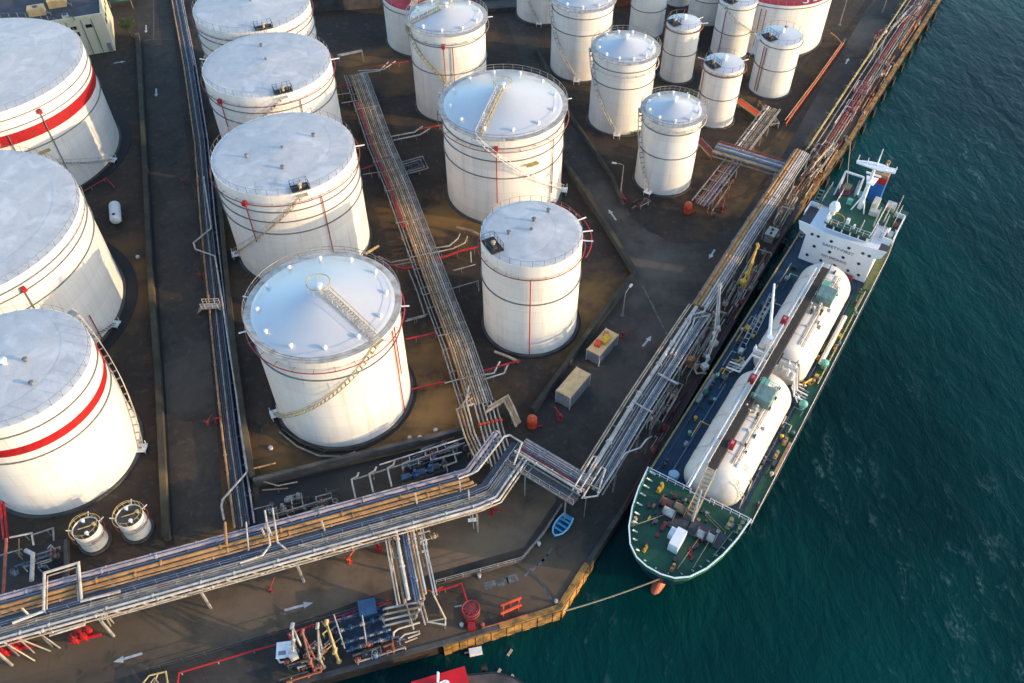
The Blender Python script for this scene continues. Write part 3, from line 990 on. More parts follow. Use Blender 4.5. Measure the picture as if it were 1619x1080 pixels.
F2 = tank(35.25, 162.31, 3.45, 12.0, 'slender white tank with a black hatch and a pink pipe ring, behind the domed tanks', dome=0.8, girders=(6.3, 11.2), hatch=(205, 1.8, 2.8), ringred=(0.5, 11.4), ringmat=RUSTP, standoff=(0, 30), risers=((182, 2, 11, RUSTP),), n=64)
F3 = tank(40.6, 146.0, 3.8, 12.1, 'slender white tank with a black hatch right behind the domed tank at the junction', dome=0.8, girders=(6.3, 11.2), hatch=(205, 1.9, 2.9), ringred=(0.5, 11.6), ringmat=RUSTP, standoff=(20, 150), risers=((196, 2, 11, RED_DK),), n=64)
G2 = tank(54.0, 157.0, 4.15, 11.8, 'slender white tank with a black hatch beside the far quay road', dome=0.7, girders=(6.2, 11.0), hatch=(205, 1.9, 3.0), risers=((212, 1, 10.6, RED_DK), (220, 1, 10.6, RED_DK)), stair=(150, 182, 7.0, 11.4, W_METAL), lots=((0.5, 60),), n=64)
p = P(1170, 0, 12)
G1 = tank(p.x, p.y + 1.0, 4.0, 12.0, 'slender white tank with a thin slanting stair, farther from the quay than its twin', dome=0.7, girders=(5.6, 11.2), hatch=(215, 1.9, 3.0), stair=(215, 335, 11.6, 5.2, LGREY), risers=((225, 1, 10.6, RED_DK),), n=64)
p = P(1120, 44, 0)
G0 = tank(p.x, p.y + 4.6, 4.2, 12.0, 'slender white tank in shade between two slim tanks at the top edge', dome=0.7, girders=(5.6, 11.2), n=64)
p = P(1024, 62, 0)
F1 = tank(p.x, p.y + 4.0, 3.9, 12.8, 'slender white tank with one dark ring behind the narrow domed tanks', dome=0.7, girders=(6.2, 11.0), n=64)
p = P(1074, 13, 0)
F0 = tank(p.x, p.y + 3.2, 3.0, 10.0, 'small pale tank foot showing between two slim tanks at the top edge', dome=0.6, girders=(6.0,), n=48)
H1 = tank(58.7, 180.83, 11.7, 11.75, 'broad white tank with a red roof bearing white letters, by the far quay', dome=1.2, girders=(11.2,), roofmat=RED, risers=((-119, 0.5, 10.6, RED_DK), (-114, 0.5, 10.6, RED_DK)), centre=False)
# white letters round the red roof, reading from the land side
for i, ch in enumerate('SINOPEC'):
    a = ang(-72 + 11.5 * (6 - i))
    cu = bpy.data.curves.new('letter', 'FONT')
    cu.body = ch
    cu.size = 2.6
    cu.align_x = 'CENTER'
    cu.align_y = 'CENTER'
    cu.extrude = 0.02
    tmp = bpy.data.objects.new('letter', cu)
    COL.objects.link(tmp)
    me = bpy.data.meshes.new_from_object(tmp)
    bpy.data.objects.remove(tmp)
    me.materials.clear()
    me.materials.append(WHITE)
    lo = bpy.data.objects.new('roof_letter', me)
    COL.objects.link(lo)
    lo.parent = H1
    rr = 10.1
    slope = math.atan(1.2 * 1.08 / 11.7)
    zz = 11.75 + 1.2 * (1 - (rr / 11.7) ** 1.08)
    lo.matrix_local = Matrix.Translation((rr * math.cos(a), rr * math.sin(a), zz + 0.10)) @ Matrix.Rotation(a - math.pi / 2, 4, 'Z') @ Matrix.Rotation(-slope, 4, 'X')
# two little drums
for (x, y, R, h, lb) in ((-52.47, 52.38, 1.6, 3.44, 'little white drum with a dark cluttered top, nearer the picture edge of two'), (-47.54, 53.98, 1.64, 3.6, 'little white drum with a dark cluttered top, standing nearer the road wall')):
    root = thing('storage_drum', lb, 'storage tank', (x, y, 0), 'little white drums')
    c = (x, y, 0)
    MB().lathe_ring(c, [(0.1, 0.01), (R + 0.35, 0.01), (R + 0.35, 0.3), (0.1, 0.3)], 40).build('foundation', CONC_DK, root)
    MB().lathe_ring(c, [(R - 0.06, 0.3), (R, 0.3), (R, h), (R - 0.06, h)], 40).build('shell', W_WALL, root)
    MB().lathe(c, [(R - 0.03, h - 0.25), (0.0, h - 0.12)], 40).build('roof', CONC_DK, root)
    MB().lathe_ring((x, y, h * 0.55), [(R, 0), (R + 0.08, 0), (R + 0.08, 0.06), (R, 0.06)], 40).build('wind_girder', GALV, root)
    MB().ring((x, y, h + 0.25), R + 0.3, 0.05, 40, 5, a0=ang(20), a1=ang(250)).build('cooling_ring', DYELLOW, root)
    MB().ring((x, y, h * 0.75), R + 0.35, 0.05, 40, 5, a0=ang(-60), a1=ang(250)).build('cooling_ring', RED_DK, root)
    mb = MB()
    for k in range(14):
        a = 2 * math.pi * k / 14
        mb.tube([(x + R * math.cos(a), y + R * math.sin(a), h - 0.05), (x + R * math.cos(a), y + R * math.sin(a), h + 0.9)], 0.025, 4)
    mb.ring((x, y, h + 0.9), R, 0.03, 40, 4)
    mb.build('roof_rail', DYELLOW, root)
    for (u_, v_, m_) in ((-0.35, 0.55, WHITE), (0.3, -0.5, WHITE), (0.55, 0.3, DYELLOW)):
        MB().lathe((x + R * u_, y + R * v_, h - 0.2), [(0.14, 0), (0.14, 0.35), (0.24, 0.38), (0.24, 0.52), (0.05, 0.6)], 10).build('roof_vent', m_, root)
    MB().tube([(x - 0.9, y - 0.2, h), (x + 0.4, y + 0.3, h), (x + 0.9, y + 0.9, h)], 0.07, 6).build('roof_pipe', DYELLOW, root)
    for a in (100, 40, 190):
        a = ang(a)
        MB().bar((x + R * math.cos(a), y + R * math.sin(a), h - 0.2), (x + (R + 0.7) * math.cos(a), y + (R + 0.7) * math.sin(a), h + 0.1), 0.1, 0.1).build('bracket_arm', W_METAL, root)
# small horizontal gas bullet by the huge tanks
p, q = P(181, 322, 1.3), P(183, 350, 1.3)
root = thing('gas_bullet', 'small white horizontal gas cylinder lying in the dark yard between two huge tanks', 'gas tank', ((p.x + q.x) / 2, (p.y + q.y) / 2, 0))
d = (q - p).normalized()
mb = MB()
L = (q - p).length
prof = [(0.0, 0.0)]
rr = 0.95
pts = []
for i in range(6):
    t = i / 5 * math.pi / 2
    prof.append((max(0.01, rr * math.sin(t)), 0.6 * (1 - math.cos(t))))
prof = prof[1:] + [(rr, L - 0.6)] + [(max(0.01, rr * math.cos(i / 5 * math.pi / 2)), L - 0.6 + 0.6 * math.sin(i / 5 * math.pi / 2)) for i in range(1, 6)]
base = len(mb.v)
side = Vector((-d.y, d.x, 0))
n_ = 20
for r, z in prof:
    for j in range(n_):
        a = 2 * math.pi * j / n_
        mb.v.append(tuple(p + d * z + side * (r * math.cos(a)) + Vector((0, 0, r * math.sin(a)))))
for i in range(len(prof) - 1):
    for j in range(n_):
        j2 = (j + 1) % n_
        mb.f.append((i * n_ + j, (i + 1) * n_ + j, (i + 1) * n_ + j2, i * n_ + j2))
mb.build('pressure_shell', W_METAL, root)
for t in (0.25, 0.75):
    c = p + d * L * t
    MB().box((c.x, c.y, 0.4), (1.5, 0.35, 0.8), math.atan2(d.y, d.x) + math.pi / 2).build('saddle', CONC, root)
c = p + d * (L - 0.8)
MB().lathe((c.x, c.y, 2.15), [(0.25, 0), (0.25, 0.25), (0.05, 0.3)], 10).build('manhole', DK_STEEL, root)

# ------------------------------------------------------------------ pipe racks
def sub(pts, off, dz):
    return [p + Vector((0, 0, dz)) for p in offset_path(pts, off)]


def clip_path(pts, t0, t1):
    """The stretch of a polyline between two fractions of its length."""
    pts = [Vector(p) for p in pts]
    Ls = [(b - a).length for a, b in zip(pts, pts[1:])]
    T = sum(Ls)
    out, acc = [], 0.0
    for (a, b), L in zip(zip(pts, pts[1:]), Ls):
        s0, s1 = acc / T, (acc + L) / T
        if s1 > t0 and s0 < t1:
            u0 = max(0, (t0 - s0) / (s1 - s0))
            u1 = min(1, (t1 - s0) / (s1 - s0))
            if not out:
                out.append(a.lerp(b, u0))
            out.append(a.lerp(b, u1))
        acc += L
    return out


def frames(root, path, half, step, ztop, mat, over=False, brace=0.0, w=0.2, name='support_frame'):
    for p, d in along(path, step):
        n = Vector((d.y, -d.x, 0)).normalized()
        mb = MB()
        a, b = p - n * half, p + n * half
        zt = p.z + ztop
        mb.bar((a.x, a.y, zt), (b.x, b.y, zt), w, w)
        for q in (a, b):
            mb.bar((q.x, q.y, 0), (q.x, q.y, zt + 0.02), w, w)
        if brace:
            mb.bar((b.x, b.y, zt - 0.3), (b.x + n.x * brace, b.y + n.y * brace, 0.0), w * 0.7, w * 0.7)
            mb.bar((a.x, a.y, zt * 0.45), (b.x, b.y, zt * 0.45), w * 0.7, w * 0.7)
        mb.build(name, mat, root, smooth=False)


def rack(name, label, path, pipes, half, step, mat=GALV, drop=-0.5, brace=0.0, rails=None, cat='pipe rack', over=None, w=0.2):
    """pipes: (offset, radius, material, dz[, t0, t1])."""
    root = thing(name, label, cat, Vector((path[0].x, path[0].y, 0)))
    for pp in pipes:
        off, r, mt, dz = pp[:4]
        pts = sub(path, off, dz)
        if len(pp) > 4:
            pts = clip_path(pts, pp[4], pp[5])
        mb = MB().tube(pts, r, 8 if r > 0.12 else 6)
        if r >= 0.1:
            # bolted flanges and lagging collars at irregular spacing
            fr = random.Random(int(off * 1000) + len(pts))
            for q, d in along(pts, fr.uniform(4.0, 9.0)):
                q = q + d * fr.uniform(-1.2, 1.2)
                mb.tube([q - d * 0.09, q + d * 0.09], r * 1.55, 8)
        mb.build('pipe', mt, root)
    frames(root, path, half, step, drop, mat, brace=brace, w=w)
    if over:
        # light cross bars lying over the pipes between the side rails
        for p, d in along(path, over):
            n = Vector((d.y, -d.x, 0)).normalized()
            MB().bar(p - n * half + Vector((0, 0, 0.45)), p + n * half + Vector((0, 0, 0.45)), 0.12, 0.1).build('cross_bar', mat, root, smooth=False)
    for off, z0 in (rails or ()):
        MB().bar  # side beams
        pts = sub(path, off, z0)
        mb = MB()
        for a, b in zip(pts, pts[1:]):
            mb.bar(a, b, 0.16, 0.22)
        mb.build('side_beam', mat, root, smooth=False)
    return root


def pipes_thing(name, label, cat, runs, legs=0.0, group=None):
    """runs: (list of (px, py, z), radius, material[, part name])."""
    p0 = P(*runs[0][0][0])
    root = thing(name, label, cat, Vector((p0.x, p0.y, 0)), group)
    for r in runs:
        pts = PP(r[0])
        o = MB().tube(pts, r[1], 8 if r[1] > 0.1 else 6).build(r[3] if len(r) > 3 else 'pipe', r[2], root)
        if legs:
            for p, d in along(pts, legs):
                if p.z > 0.4:
                    MB().bar((p.x, p.y, 0), (p.x, p.y, p.z), 0.1, 0.1).build('pipe_support', GALV, root, smooth=False)
    return root


def valve(root, p, s, mat, wheel=RED_DK, d=Vector((1, 0, 0))):
    d = Vector((d.x, d.y, 0)).normalized()
    mb = MB()
    mb.lathe((p.x, p.y, p.z - s * 0.55), [(s * 0.5, 0), (s * 0.62, s * 0.3), (s * 0.62, s * 0.8), (s * 0.3, s * 1.1), (s * 0.16, s * 1.2), (s * 0.16, s * 1.9)], 8)
    o = mb.build('valve', mat, root)
    for k in (-1, 1):
        q = p + d * (s * 0.7 * k)
        MB().tube([q - d * 0.05, q + d * 0.05], s * 0.55, 10).build('flange', mat, o)
    MB().ring((p.x, p.y, p.z + s * 1.35), s * 0.5, s * 0.08, 14, 4).build('handwheel', wheel, o)


# centre rack between the two tank blocks
path = PP([(562, 118), (566, 128), (603, 233), (630, 296), (697, 477), (724, 548), (754, 640)], 1.6)
pl = [(1.55, 0.17, RED, 0.2, 0.12, 0.56), (1.15, 0.16, BROWNP, 0.05)]
cols = [BEIGE, BROWNP, BEIGE, BEIGE, GREY_PIPE, BEIGE, LGREY, GREY_PIPE]
for i, cmat in enumerate(cols):
    pl.append((0.75 - 0.36 * i, (0.14, 0.10, 0.12)[i % 3], cmat, 0.04 * (i % 2)))
pl += [(1.85, 0.09, GALV, 0.1), (-2.05, 0.08, GREY_PIPE, 0.1)]
RK1 = rack('pipe_rack', 'long pipe rack with beige and red pipes running between the two white tank blocks', path, pl, 2.3, 4.6, GALV, -0.3, rails=((2.35, 0.25), (-2.35, 0.25)), over=9.2)
# expansion loops and the drop under the main bridge
pipes_thing('expansion_loop', 'nested square bends of beige pipes at the lower end of the long rack', 'pipe loop',
            [([(750 - 3 * i, 628 - 9 * i + 10, 1.7), (722 + 5 * i, 644 - 4 * i + 3, 1.9), (735 + 5 * i, 690 - 2 * i, 1.9), (757 + 5 * i, 738 - 2 * i, 1.9)], 0.13, (BEIGE, BROWNP, BEIGE, LGREY)[i]) for i in range(4)], 4.0)
pipes_thing('expansion_loop', 'flat bend of broad tan pipes beside the orange foam drum', 'pipe loop',
            [([(768 + 2 * i, 652 - 4 * i, 1.8), (797 + 3 * i, 634 - 4 * i, 1.9), (807 + 3 * i, 652 - 3 * i, 1.9), (816 + 3 * i, 674 - 3 * i, 1.9)], 0.19, (BEIGE, ORANGE, BEIGE)[i]) for i in range(3)], 4.0)
runs = []
for i in range(6):
    x = 752 + 6.5 * i
    runs.append(([(x - 2, 640 - 1.5 * i, 1.6), (x + 12, 690 - 1.5 * i, 1.8), (x + 26, 738 - 2.5 * i, 2.4)], 0.12, (LGREY, GREY_PIPE, LGREY, GREY_PIPE, LGREY, GALV)[i]))
dp = pipes_thing('dropping_pipes', 'six parallel grey pipes with rusty flanges diving under the main pipe bridge', 'pipes', runs, 4.0)
for i in range(6):
    c = P(752 + 6.5 * i + 7, 672 - 1.5 * i, 1.75)
    MB().lathe((c.x, c.y, c.z - 0.3), [(0.22, 0), (0.27, 0.2), (0.27, 0.5), (0.1, 0.65)], 8).build('rusty_valve', RED_OR, dp)

# long dark track along the tank farm road
path = PP([(265, -60), (276, -20), (300, 105), (318, 225), (328, 345), (349, 540), (366, 690), (386, 832)], 0.6)
pl = [(1.15, 0.16, BROWNP, 0.15), (-0.95, 0.13, GREY_PIPE, 0.1, 0.0, 0.32), (-1.3, 0.12, LILAC, 0.1)]
for i, cmat in enumerate((DBLUE, DK_STEEL, GREY_PIPE, DBLUE, DK_STEEL, BLUEP)):
    pl.append((0.78 - 0.28 * i, 0.12, cmat, 0.0))
rack('pipe_track', 'low dark pipe track with one brown pipe along the tank farm road', path, pl, 1.5, 5.0, DK_STEEL, -0.25)
pipes_thing('jogging_pipe', 'single pale pipe that jogs sideways across the low dark pipe track', 'pipe', [([(322, 280, 1.0), (334, 361, 1.0), (306, 384, 1.2), (309, 394, 1.2), (340, 405, 1.0), (352, 480, 1.0), (363, 555, 1.0), (378, 650, 1.0), (390, 735, 1.0), (392, 745, 1.0), (352, 790, 1.2), (350, 800, 1.2), (354, 822, 1.2)], 0.14, LGREY)], 6.0)
pipes_thing('branch_pipe', 'short orange pipe leaving the low track towards the domed tank', 'pipe', [([(391, 743, 1.0), (412, 738, 1.1), (436, 732, 1.1)], 0.12, ORANGE)], 3.0)
root = thing('crossover_stile', 'small railed stile stepping over the low dark pipe track', 'stile', P(333, 485, 0))
c = P(333, 484, 1.3)
MB().box((c.x, c.y, 1.3), (2.6, 1.2, 0.1), 0.1).build('deck', GALV, root, smooth=False)
for s_ in (-0.55, 0.55):
    mb = MB()
    railing(mb, [Vector((c.x - 1.3, c.y + s_, 1.3)), Vector((c.x + 1.3, c.y + s_ + 0.1, 1.3))], 1.0, 1.2, 0.05)
    mb.build('hand_rail', LGREY, root)
for s_ in (-1, 1):
    mb = MB()
    for i in range(4):
        mb.box((c.x + s_ * (1.4 + 0.25 * i), c.y + 0.05 * s_, 1.1 - 0.3 * i), (0.26, 1.1, 0.06))
    mb.bar((c.x + s_ * 1.3, c.y - 0.5, 1.2), (c.x + s_ * 2.4, c.y - 0.5, 0.05), 0.06, 0.14)
    mb.bar((c.x + s_ * 1.3, c.y + 0.55, 1.2), (c.x + s_ * 2.4, c.y + 0.55, 0.05), 0.06, 0.14)
    mb.build('steps', GALV, root, smooth=False)

# the main pipe bridge along the waterside road
mpath = PP([(-90, 1007), (0, 982), (745, 776), (764, 768), (813, 700)], 4.5)
pl = [(-3.15, 0.13, LILAC, 0.15), (-2.75, 0.22, LILAC, 0.1), (-2.2, 0.17, BLUEP, 0.05),
      (-1.62, 0.27, ORANGE, 0.15, 0.0, 0.885), (-1.0, 0.24, ORANGE, 0.12, 0.0, 0.885), (-0.52, 0.12, BROWNP, 0.05, 0.0, 0.885),
      (0.95, 0.12, GREY_PIPE, 0.0), (1.25, 0.12, BEIGE, 0.0), (1.55, 0.12, GREY_PIPE, 0.05), (1.85, 0.12, GALV, 0.0), (2.3, 0.19, LGREY, 0.2), (2.85, 0.15, LGREY, 0.3), (3.2, 0.10, BEIGE, 0.1)]
MR = rack('pipe_bridge', 'long raised pipe bridge with orange and grey pipes above the waterside road', mpath, pl, 3.3, 11.0, GREY_PIPE, -0.45, w=0.24)
# grating walkway in the middle
wp = sub(mpath, 0.2, 0.0)
mb = MB()
mb.prism([tuple(p.to_2d()) for p in offset_path(wp, -0.6)] + [tuple(p.to_2d()) for p in reversed(offset_path(wp, 0.55))], 4.35, 4.42)
mb.build('walkway_grating', DBLUE, MR, smooth=False)
mb = MB()
railing(mb, [p + Vector((0, 0, -0.1)) for p in offset_path(wp, 0.55)], 1.0, 2.4, 0.035)
mb.build('walkway_rail', BLUEP, MR)
# truss girder along the near side
tp0, tp1 = P(150, 962, 4.0), P(620, 832, 4.0)
mb = MB()
d = (tp1 - tp0)
k = 22
n_off = Vector((d.y, -d.x, 0)).normalized() * 0.9
for z in (0.0, -1.3):
    mb.bar(tp0 + Vector((0, 0, z)) + n_off, tp1 + Vector((0, 0, z)) + n_off, 0.14, 0.14)
mb.bar(tp0, tp1, 0.14, 0.14)
for i in range(k):
    a = tp0 + d * (i / k) + n_off
    b = tp0 + d * ((i + 1) / k) + n_off
    z1, z2 = (0, -1.3) if i % 2 else (-1.3, 0)
    mb.bar(a + Vector((0, 0, z1)), b + Vector((0, 0, z2)), 0.09, 0.09)
    mb.bar(tp0 + d * (i / k), a, 0.08, 0.08)
mb.build('truss_girder', LGREY, MR, smooth=False)
# tall posts standing through the bridge
for x, y in ((48, 975), (420, 850), (430, 848), (513, 838), (659, 795), (728, 776), (742, 790)):
    a = P(x, y, 4.6)
    MB().bar((a.x, a.y, 0.0), (a.x, a.y, 6.8), 0.17, 0.17).build('tall_post', LGREY, MR, smooth=False)
# bracing trestle under the near side
for x0, y0, x1, y1 in ((160, 962, 175, 990), (30, 1010, 80, 1030), (60, 1000, 95, 1025), (5, 1015, 55, 1045)):
    a, b = P(x0, y0, 4.0), P(x1, y1, 0.0)
    b.z = 0.0
    mb = MB()
    mb.bar(a, b, 0.13, 0.13)
    mb.bar((a.x, a.y, 0), a, 0.13, 0.13)
    mb.build('raking_brace', GREY_PIPE, MR, smooth=False)
for (xa, ya), (xb, yb) in (((450, 862), (530, 840)), ((690, 800), (765, 780))):
    a, b = P(xa, ya, 4.0), P(xb, yb, 4.0)
    mb = MB()
    for q in (a, b):
        mb.bar((q.x, q.y, 0), q, 0.2, 0.2)
    mb.bar((a.x, a.y, 0.2), b, 0.14, 0.14)
    mb.bar((b.x, b.y, 0.2), a, 0.14, 0.14)
    mb.build('cross_brace', LGREY, MR, smooth=False)
# flat expansion loops lying across the bridge
pipes_thing('expansion_loop', 'large pale square pipe loop lying across the main pipe bridge near two little drums', 'pipe loop',
            [([(20, 985, 5.0), (69, 966, 5.0), (70, 906, 5.2), (124, 890, 5.2), (129, 950, 5.0), (190, 935, 5.0)], 0.17, LGREY), ([(74, 964, 4.95), (75, 911, 5.15), (121, 897, 5.15), (124, 951, 4.95)], 0.08, BEIGE)], 0)
pipes_thing('expansion_loop', 'nested square pipe bends hanging out over the waterside road below the bridge', 'pipe loop',
            [([(40, 998, 4.4), (79, 980, 4.4), (80, 1004, 4.3), (133, 988, 4.3), (134, 962, 4.4), (170, 952, 4.4)], 0.15, LGREY),
             ([(50, 992, 4.3), (86, 978, 4.3), (87, 994, 4.2), (126, 982, 4.2), (127, 964, 4.3), (160, 955, 4.3)], 0.11, GREY_PIPE),
             ([(60, 986, 4.2), (91, 976, 4.2), (92, 986, 4.1), (120, 977, 4.1), (121, 966, 4.2), (150, 957, 4.2)], 0.09, BLUEP)], 0)
pipes_thing('crossing_pipes', 'pair of pale pipes bending over the main bridge at its middle', 'pipes',
            [([(419, 812, 3.0), (419, 808, 5.3), (427, 862, 5.3), (415, 878, 5.0), (380, 890, 4.9)], 0.12, LGREY), ([(431, 808, 3.0), (431, 804, 5.3), (439, 858, 5.3), (452, 868, 5.0)], 0.11, LGREY), ([(389, 830, 3.0), (389, 826, 5.2), (393, 870, 5.2)], 0.1, LGREY), ([(355, 855, 2.6), (356, 828, 5.3), (358, 862, 5.0)], 0.16, ORANGE)], 0)
pipes_thing('corner_rail_pipe', 'pale pipe framing the bend of the main pipe bridge', 'pipe', [([(725, 757, 5.2), (750, 747, 5.2), (755, 744, 5.2), (797, 690, 5.4), (806, 688, 5.4), (825, 700, 5.4), (812, 735, 5.2)], 0.13, LGREY)], 0)
pipes_thing('bent_pipes', 'nest of pale pipes bending round the near corner of the main bridge', 'pipes',
            [([(640, 838 - i * 6, 4.2), (756, 806 - i * 6, 4.2), (775, 800 - i * 7, 4.2), (798, 765 - i * 4, 4.4), (824, 715 - i * 3, 4.6)], 0.12, (LGREY, GREY_PIPE, LGREY)[i]) for i in range(3)], 0)

# link bridge over the quay road
lpath = PP([(816, 712), (922, 776)], 5.0)
pl = [(-2.1 + 0.32 * i, 0.12, (GREY_PIPE, LILAC, GALV, GREY_PIPE, BLUEP, RED_DK, LGREY)[i], 0.0) for i in range(7)]
pl += [(0.35, 0.16, LGREY, 0.25)]
LB = rack('link_bridge', 'short grey pipe bridge over the quay road joining the main bridge to the quay rack', lpath, pl, 2.35, 6.2, GALV, -0.4, rails=((2.3, -0.2), (-2.35, -0.2), (0.7, -0.2)), w=0.2)
wp = sub(lpath, 1.5, 0)
MB().prism([tuple(p.to_2d()) for p in offset_path(wp, -0.7)] + [tuple(p.to_2d()) for p in reversed(offset_path(wp, 0.7))], 4.62, 4.68).build('walkway_grating', DK_STEEL, LB, smooth=False)
mb = MB()
railing(mb, [p + Vector((0, 0, -0.3)) for p in offset_path(wp, 0.75)], 1.1, 1.5, 0.045)
mb.build('walkway_rail', GALV, LB)

# rack along the quay, lower stretch
qpath = PP([(930, 770), (946, 745), (1010, 640), (1088, 520), (1108, 490)], 4.3)
pl = [(-1.9, 0.09, BEIGE, 0.3), (-1.6, 0.09, BEIGE, 0.3), (-0.75, 0.30, LGREY, 0.2), (-0.25, 0.12, GALV, 0.0)]
for i in range(7):
    pl.append((0.1 + 0.24 * i, 0.10, (GREY_PIPE, DK_STEEL, LGREY, GREY_PIPE, BLUEP, GALV, LGREY)[i], -0.05))
Q1 = rack('quay_rack', 'raised pipe rack along the quay with one thick pale pipe, opposite the ship bow', qpath, pl, 2.1, 7.0, GALV, -0.4, rails=((2.0, -0.2), (-2.05, -0.2)), w=0.2)
pipes_thing('bow_loop_pipe', 'thin pale pipe sweeping round the lower end of the quay rack', 'pipe', [([(914, 752, 4.9), (922, 760, 4.9), (924, 787, 4.6), (944, 784, 4.6), (989, 716, 4.6), (1012, 708, 4.5), (1022, 695, 4.4), (1030, 690, 2.0)], 0.11, LGREY)], 7.0)
pipes_thing('corner_pipework', 'stack of pale bent pipes at the corner where the link bridge meets the quay rack', 'pipes',
            [([(905, 775, 5.2), (937, 722, 5.2), (944, 722, 5.2), (912, 778, 4.8)], 0.10, LGREY), ([(914, 780, 5.1), (944, 731, 5.1)], 0.10, LGREY), ([(920, 788, 4.8), (951, 738, 4.9), (957, 742, 4.9), (945, 780, 4.8)], 0.10, LGREY), ([(930, 765, 5.0), (950, 775, 4.9)], 0.1, BEIGE)], 0)
pipes_thing('rack_expansion', 'pale pipes stepping sideways near the white loading arms', 'pipes',
            [([(1060, 560, 4.7), (1090, 510, 4.7), (1093, 498, 4.7), (1113, 493, 4.7), (1120, 478, 4.7)], 0.15, LGREY), ([(1066, 562, 4.6), (1095, 515, 4.6), (1098, 503, 4.6), (1118, 499, 4.6)], 0.12, LGREY), ([(1040, 590, 4.8), (1058, 600, 4.7), (1072, 607, 4.6)], 0.16, LGREY), ([(1000, 634, 4.8), (1018, 645, 4.7), (1032, 652, 4.6)], 0.13, LGREY)], 0)
# middle stretch with the broad orange pipes
qpath2 = PP([(1108, 486), (1180, 372), (1268, 240)], 4.0)
pl = [(-0.95, 0.28, ORANGE, 0.1), (-0.42, 0.28, ORANGE, 0.1), (0.10, 0.16, LGREY, 0.15), (0.48, 0.16, LILAC, 0.1), (0.82, 0.12, LGREY, 0.05), (1.15, 0.1, GREY_PIPE, 0), (1.5, 0.09, GREY_PIPE, -0.1)]
Q2 = rack('quay_rack', 'raised pipe rack along the quay carrying two broad orange pipes, beside the ship bridge', qpath2, pl, 1.6, 7.0, GALV, -0.42, rails=((-1.35, -0.05),), w=0.18)
# far stretch near the ground
qpath3 = PP([(1276, 238), (1350, 125), (1428, 8), (1466, -50)], 1.2)
pl = [(0.0, 0.14, DYELLOW, 0.4), (0.8, 0.1, GREY_PIPE, 0.0), (1.3, 0.09, OLIVE, -0.2), (1.9, 0.1, LILAC, 0.0), (2.4, 0.12, RED_DK, 0.05), (2.8, 0.1, RUSTP, 0.05), (3.3, 0.1, GREY_PIPE, 0), (3.8, 0.09, GREY_PIPE, 0)]
Q3 = rack('quay_rack', 'low pipes with a yellow rail and red mains along the far quay', qpath3, pl, 1.0, 6.0, GALV, -0.3, w=0.14)
mb = MB()
railing(mb, [p + Vector((0, 0, -1.2)) for p in offset_path(qpath3, -0.3)], 1.2, 3.0, 0.05)
mb.build('side_rail', DYELLOW, Q3)
root = thing('red_valve_platform', 'red railed valve platform on the far quay pipes', 'platform', P(1362, 145, 0))
c = P(1362, 143, 1.2)
MB().box((c.x, c.y, 1.2), (3.4, 2.6, 0.12), 0.99).build('deck', RED_DK, root, smooth=False)
mb = MB()
for sx, sy in ((-1, -1), (1, -1), (1, 1), (-1, 1)):
    pass
e1, e2 = Vector((0.545, 0.8385, 0)), Vector((0.8385, -0.545, 0))
qq = [Vector((c.x, c.y, 1.25)) + e1 * a * 1.7 + e2 * b * 1.3 for a, b in ((-1, -1), (1, -1), (1, 1), (-1, 1), (-1, -1))]
railing(mb, qq, 1.0, 1.2, 0.05)
mb.build('platform_rail', LILAC, root)
for a, b in ((-1, -1), (1, -1), (1, 1), (-1, 1)):
    q = Vector((c.x, c.y, 0)) + e1 * a * 1.5 + e2 * b * 1.1
    MB().bar(q, q + Vector((0, 0, 1.15)), 0.15, 0.15).build('leg', GALV, root, smooth=False)

# crossing rack beside the road junction (upper and lower arm, bridge to the quay)
p1 = PP([(1222, 172), (1170, 240)], 2.4)
pl = [(0.9, 0.16, LGREY, 0.2), (0.45, 0.13, GALV, 0.1), (-0.05, 0.15, BROWNP, 0.1), (-0.4, 0.16, BEIGE, 0.1), (-0.75, 0.13, BROWNP, 0.1), (-1.3, 0.08, GALV, 0.4)]
rack('pipe_rack', 'short pipe rack with brown pipes between the slender tanks and the quay road', p1, pl, 1.5, 4.0, GALV, -0.35, rails=((1.5, 0.3), (-1.5, 0.3)), over=4.0)
p2 = PP([(1160, 255), (1106, 324)], 2.0)
pl = [(0.75, 0.15, RUSTP, 0.1), (0.4, 0.12, BROWNP, 0.1), (-0.05, 0.13, LILAC, 0.1), (-0.4, 0.16, RUSTP, 0.1), (-0.75, 0.16, LILAC, 0.1)]
rack('pipe_rack', 'short pipe rack with pink and rusty pipes ending at the road junction', p2, pl, 1.5, 3.6, GALV, -0.35, rails=((1.5, 0.3), (-1.5, 0.3)), over=3.2)
p3 = PP([(1132, 232), (1252, 268)], 3.4)
pl = [(-1.7, 0.13, RUSTP, 0.2), (-1.3, 0.1, RUSTP, 0.1), (-0.85, 0.22, LILAC, 0.1), (-0.3, 0.24, BLUEP, 0.1), (0.25, 0.2, LGREY, 0.2), (0.75, 0.22, BLUEP, 0.1), (1.25, 0.14, GALV, 0.0), (1.7, 0.12, DYELLOW, 0.1)]
rack('pipe_rack', 'broad pipe rack of silver and blue pipes crossing to the quay', p3, pl, 2.1, 8.0, GALV, -0.45, rails=((2.1, 0.15), (2.4, -0.5)))
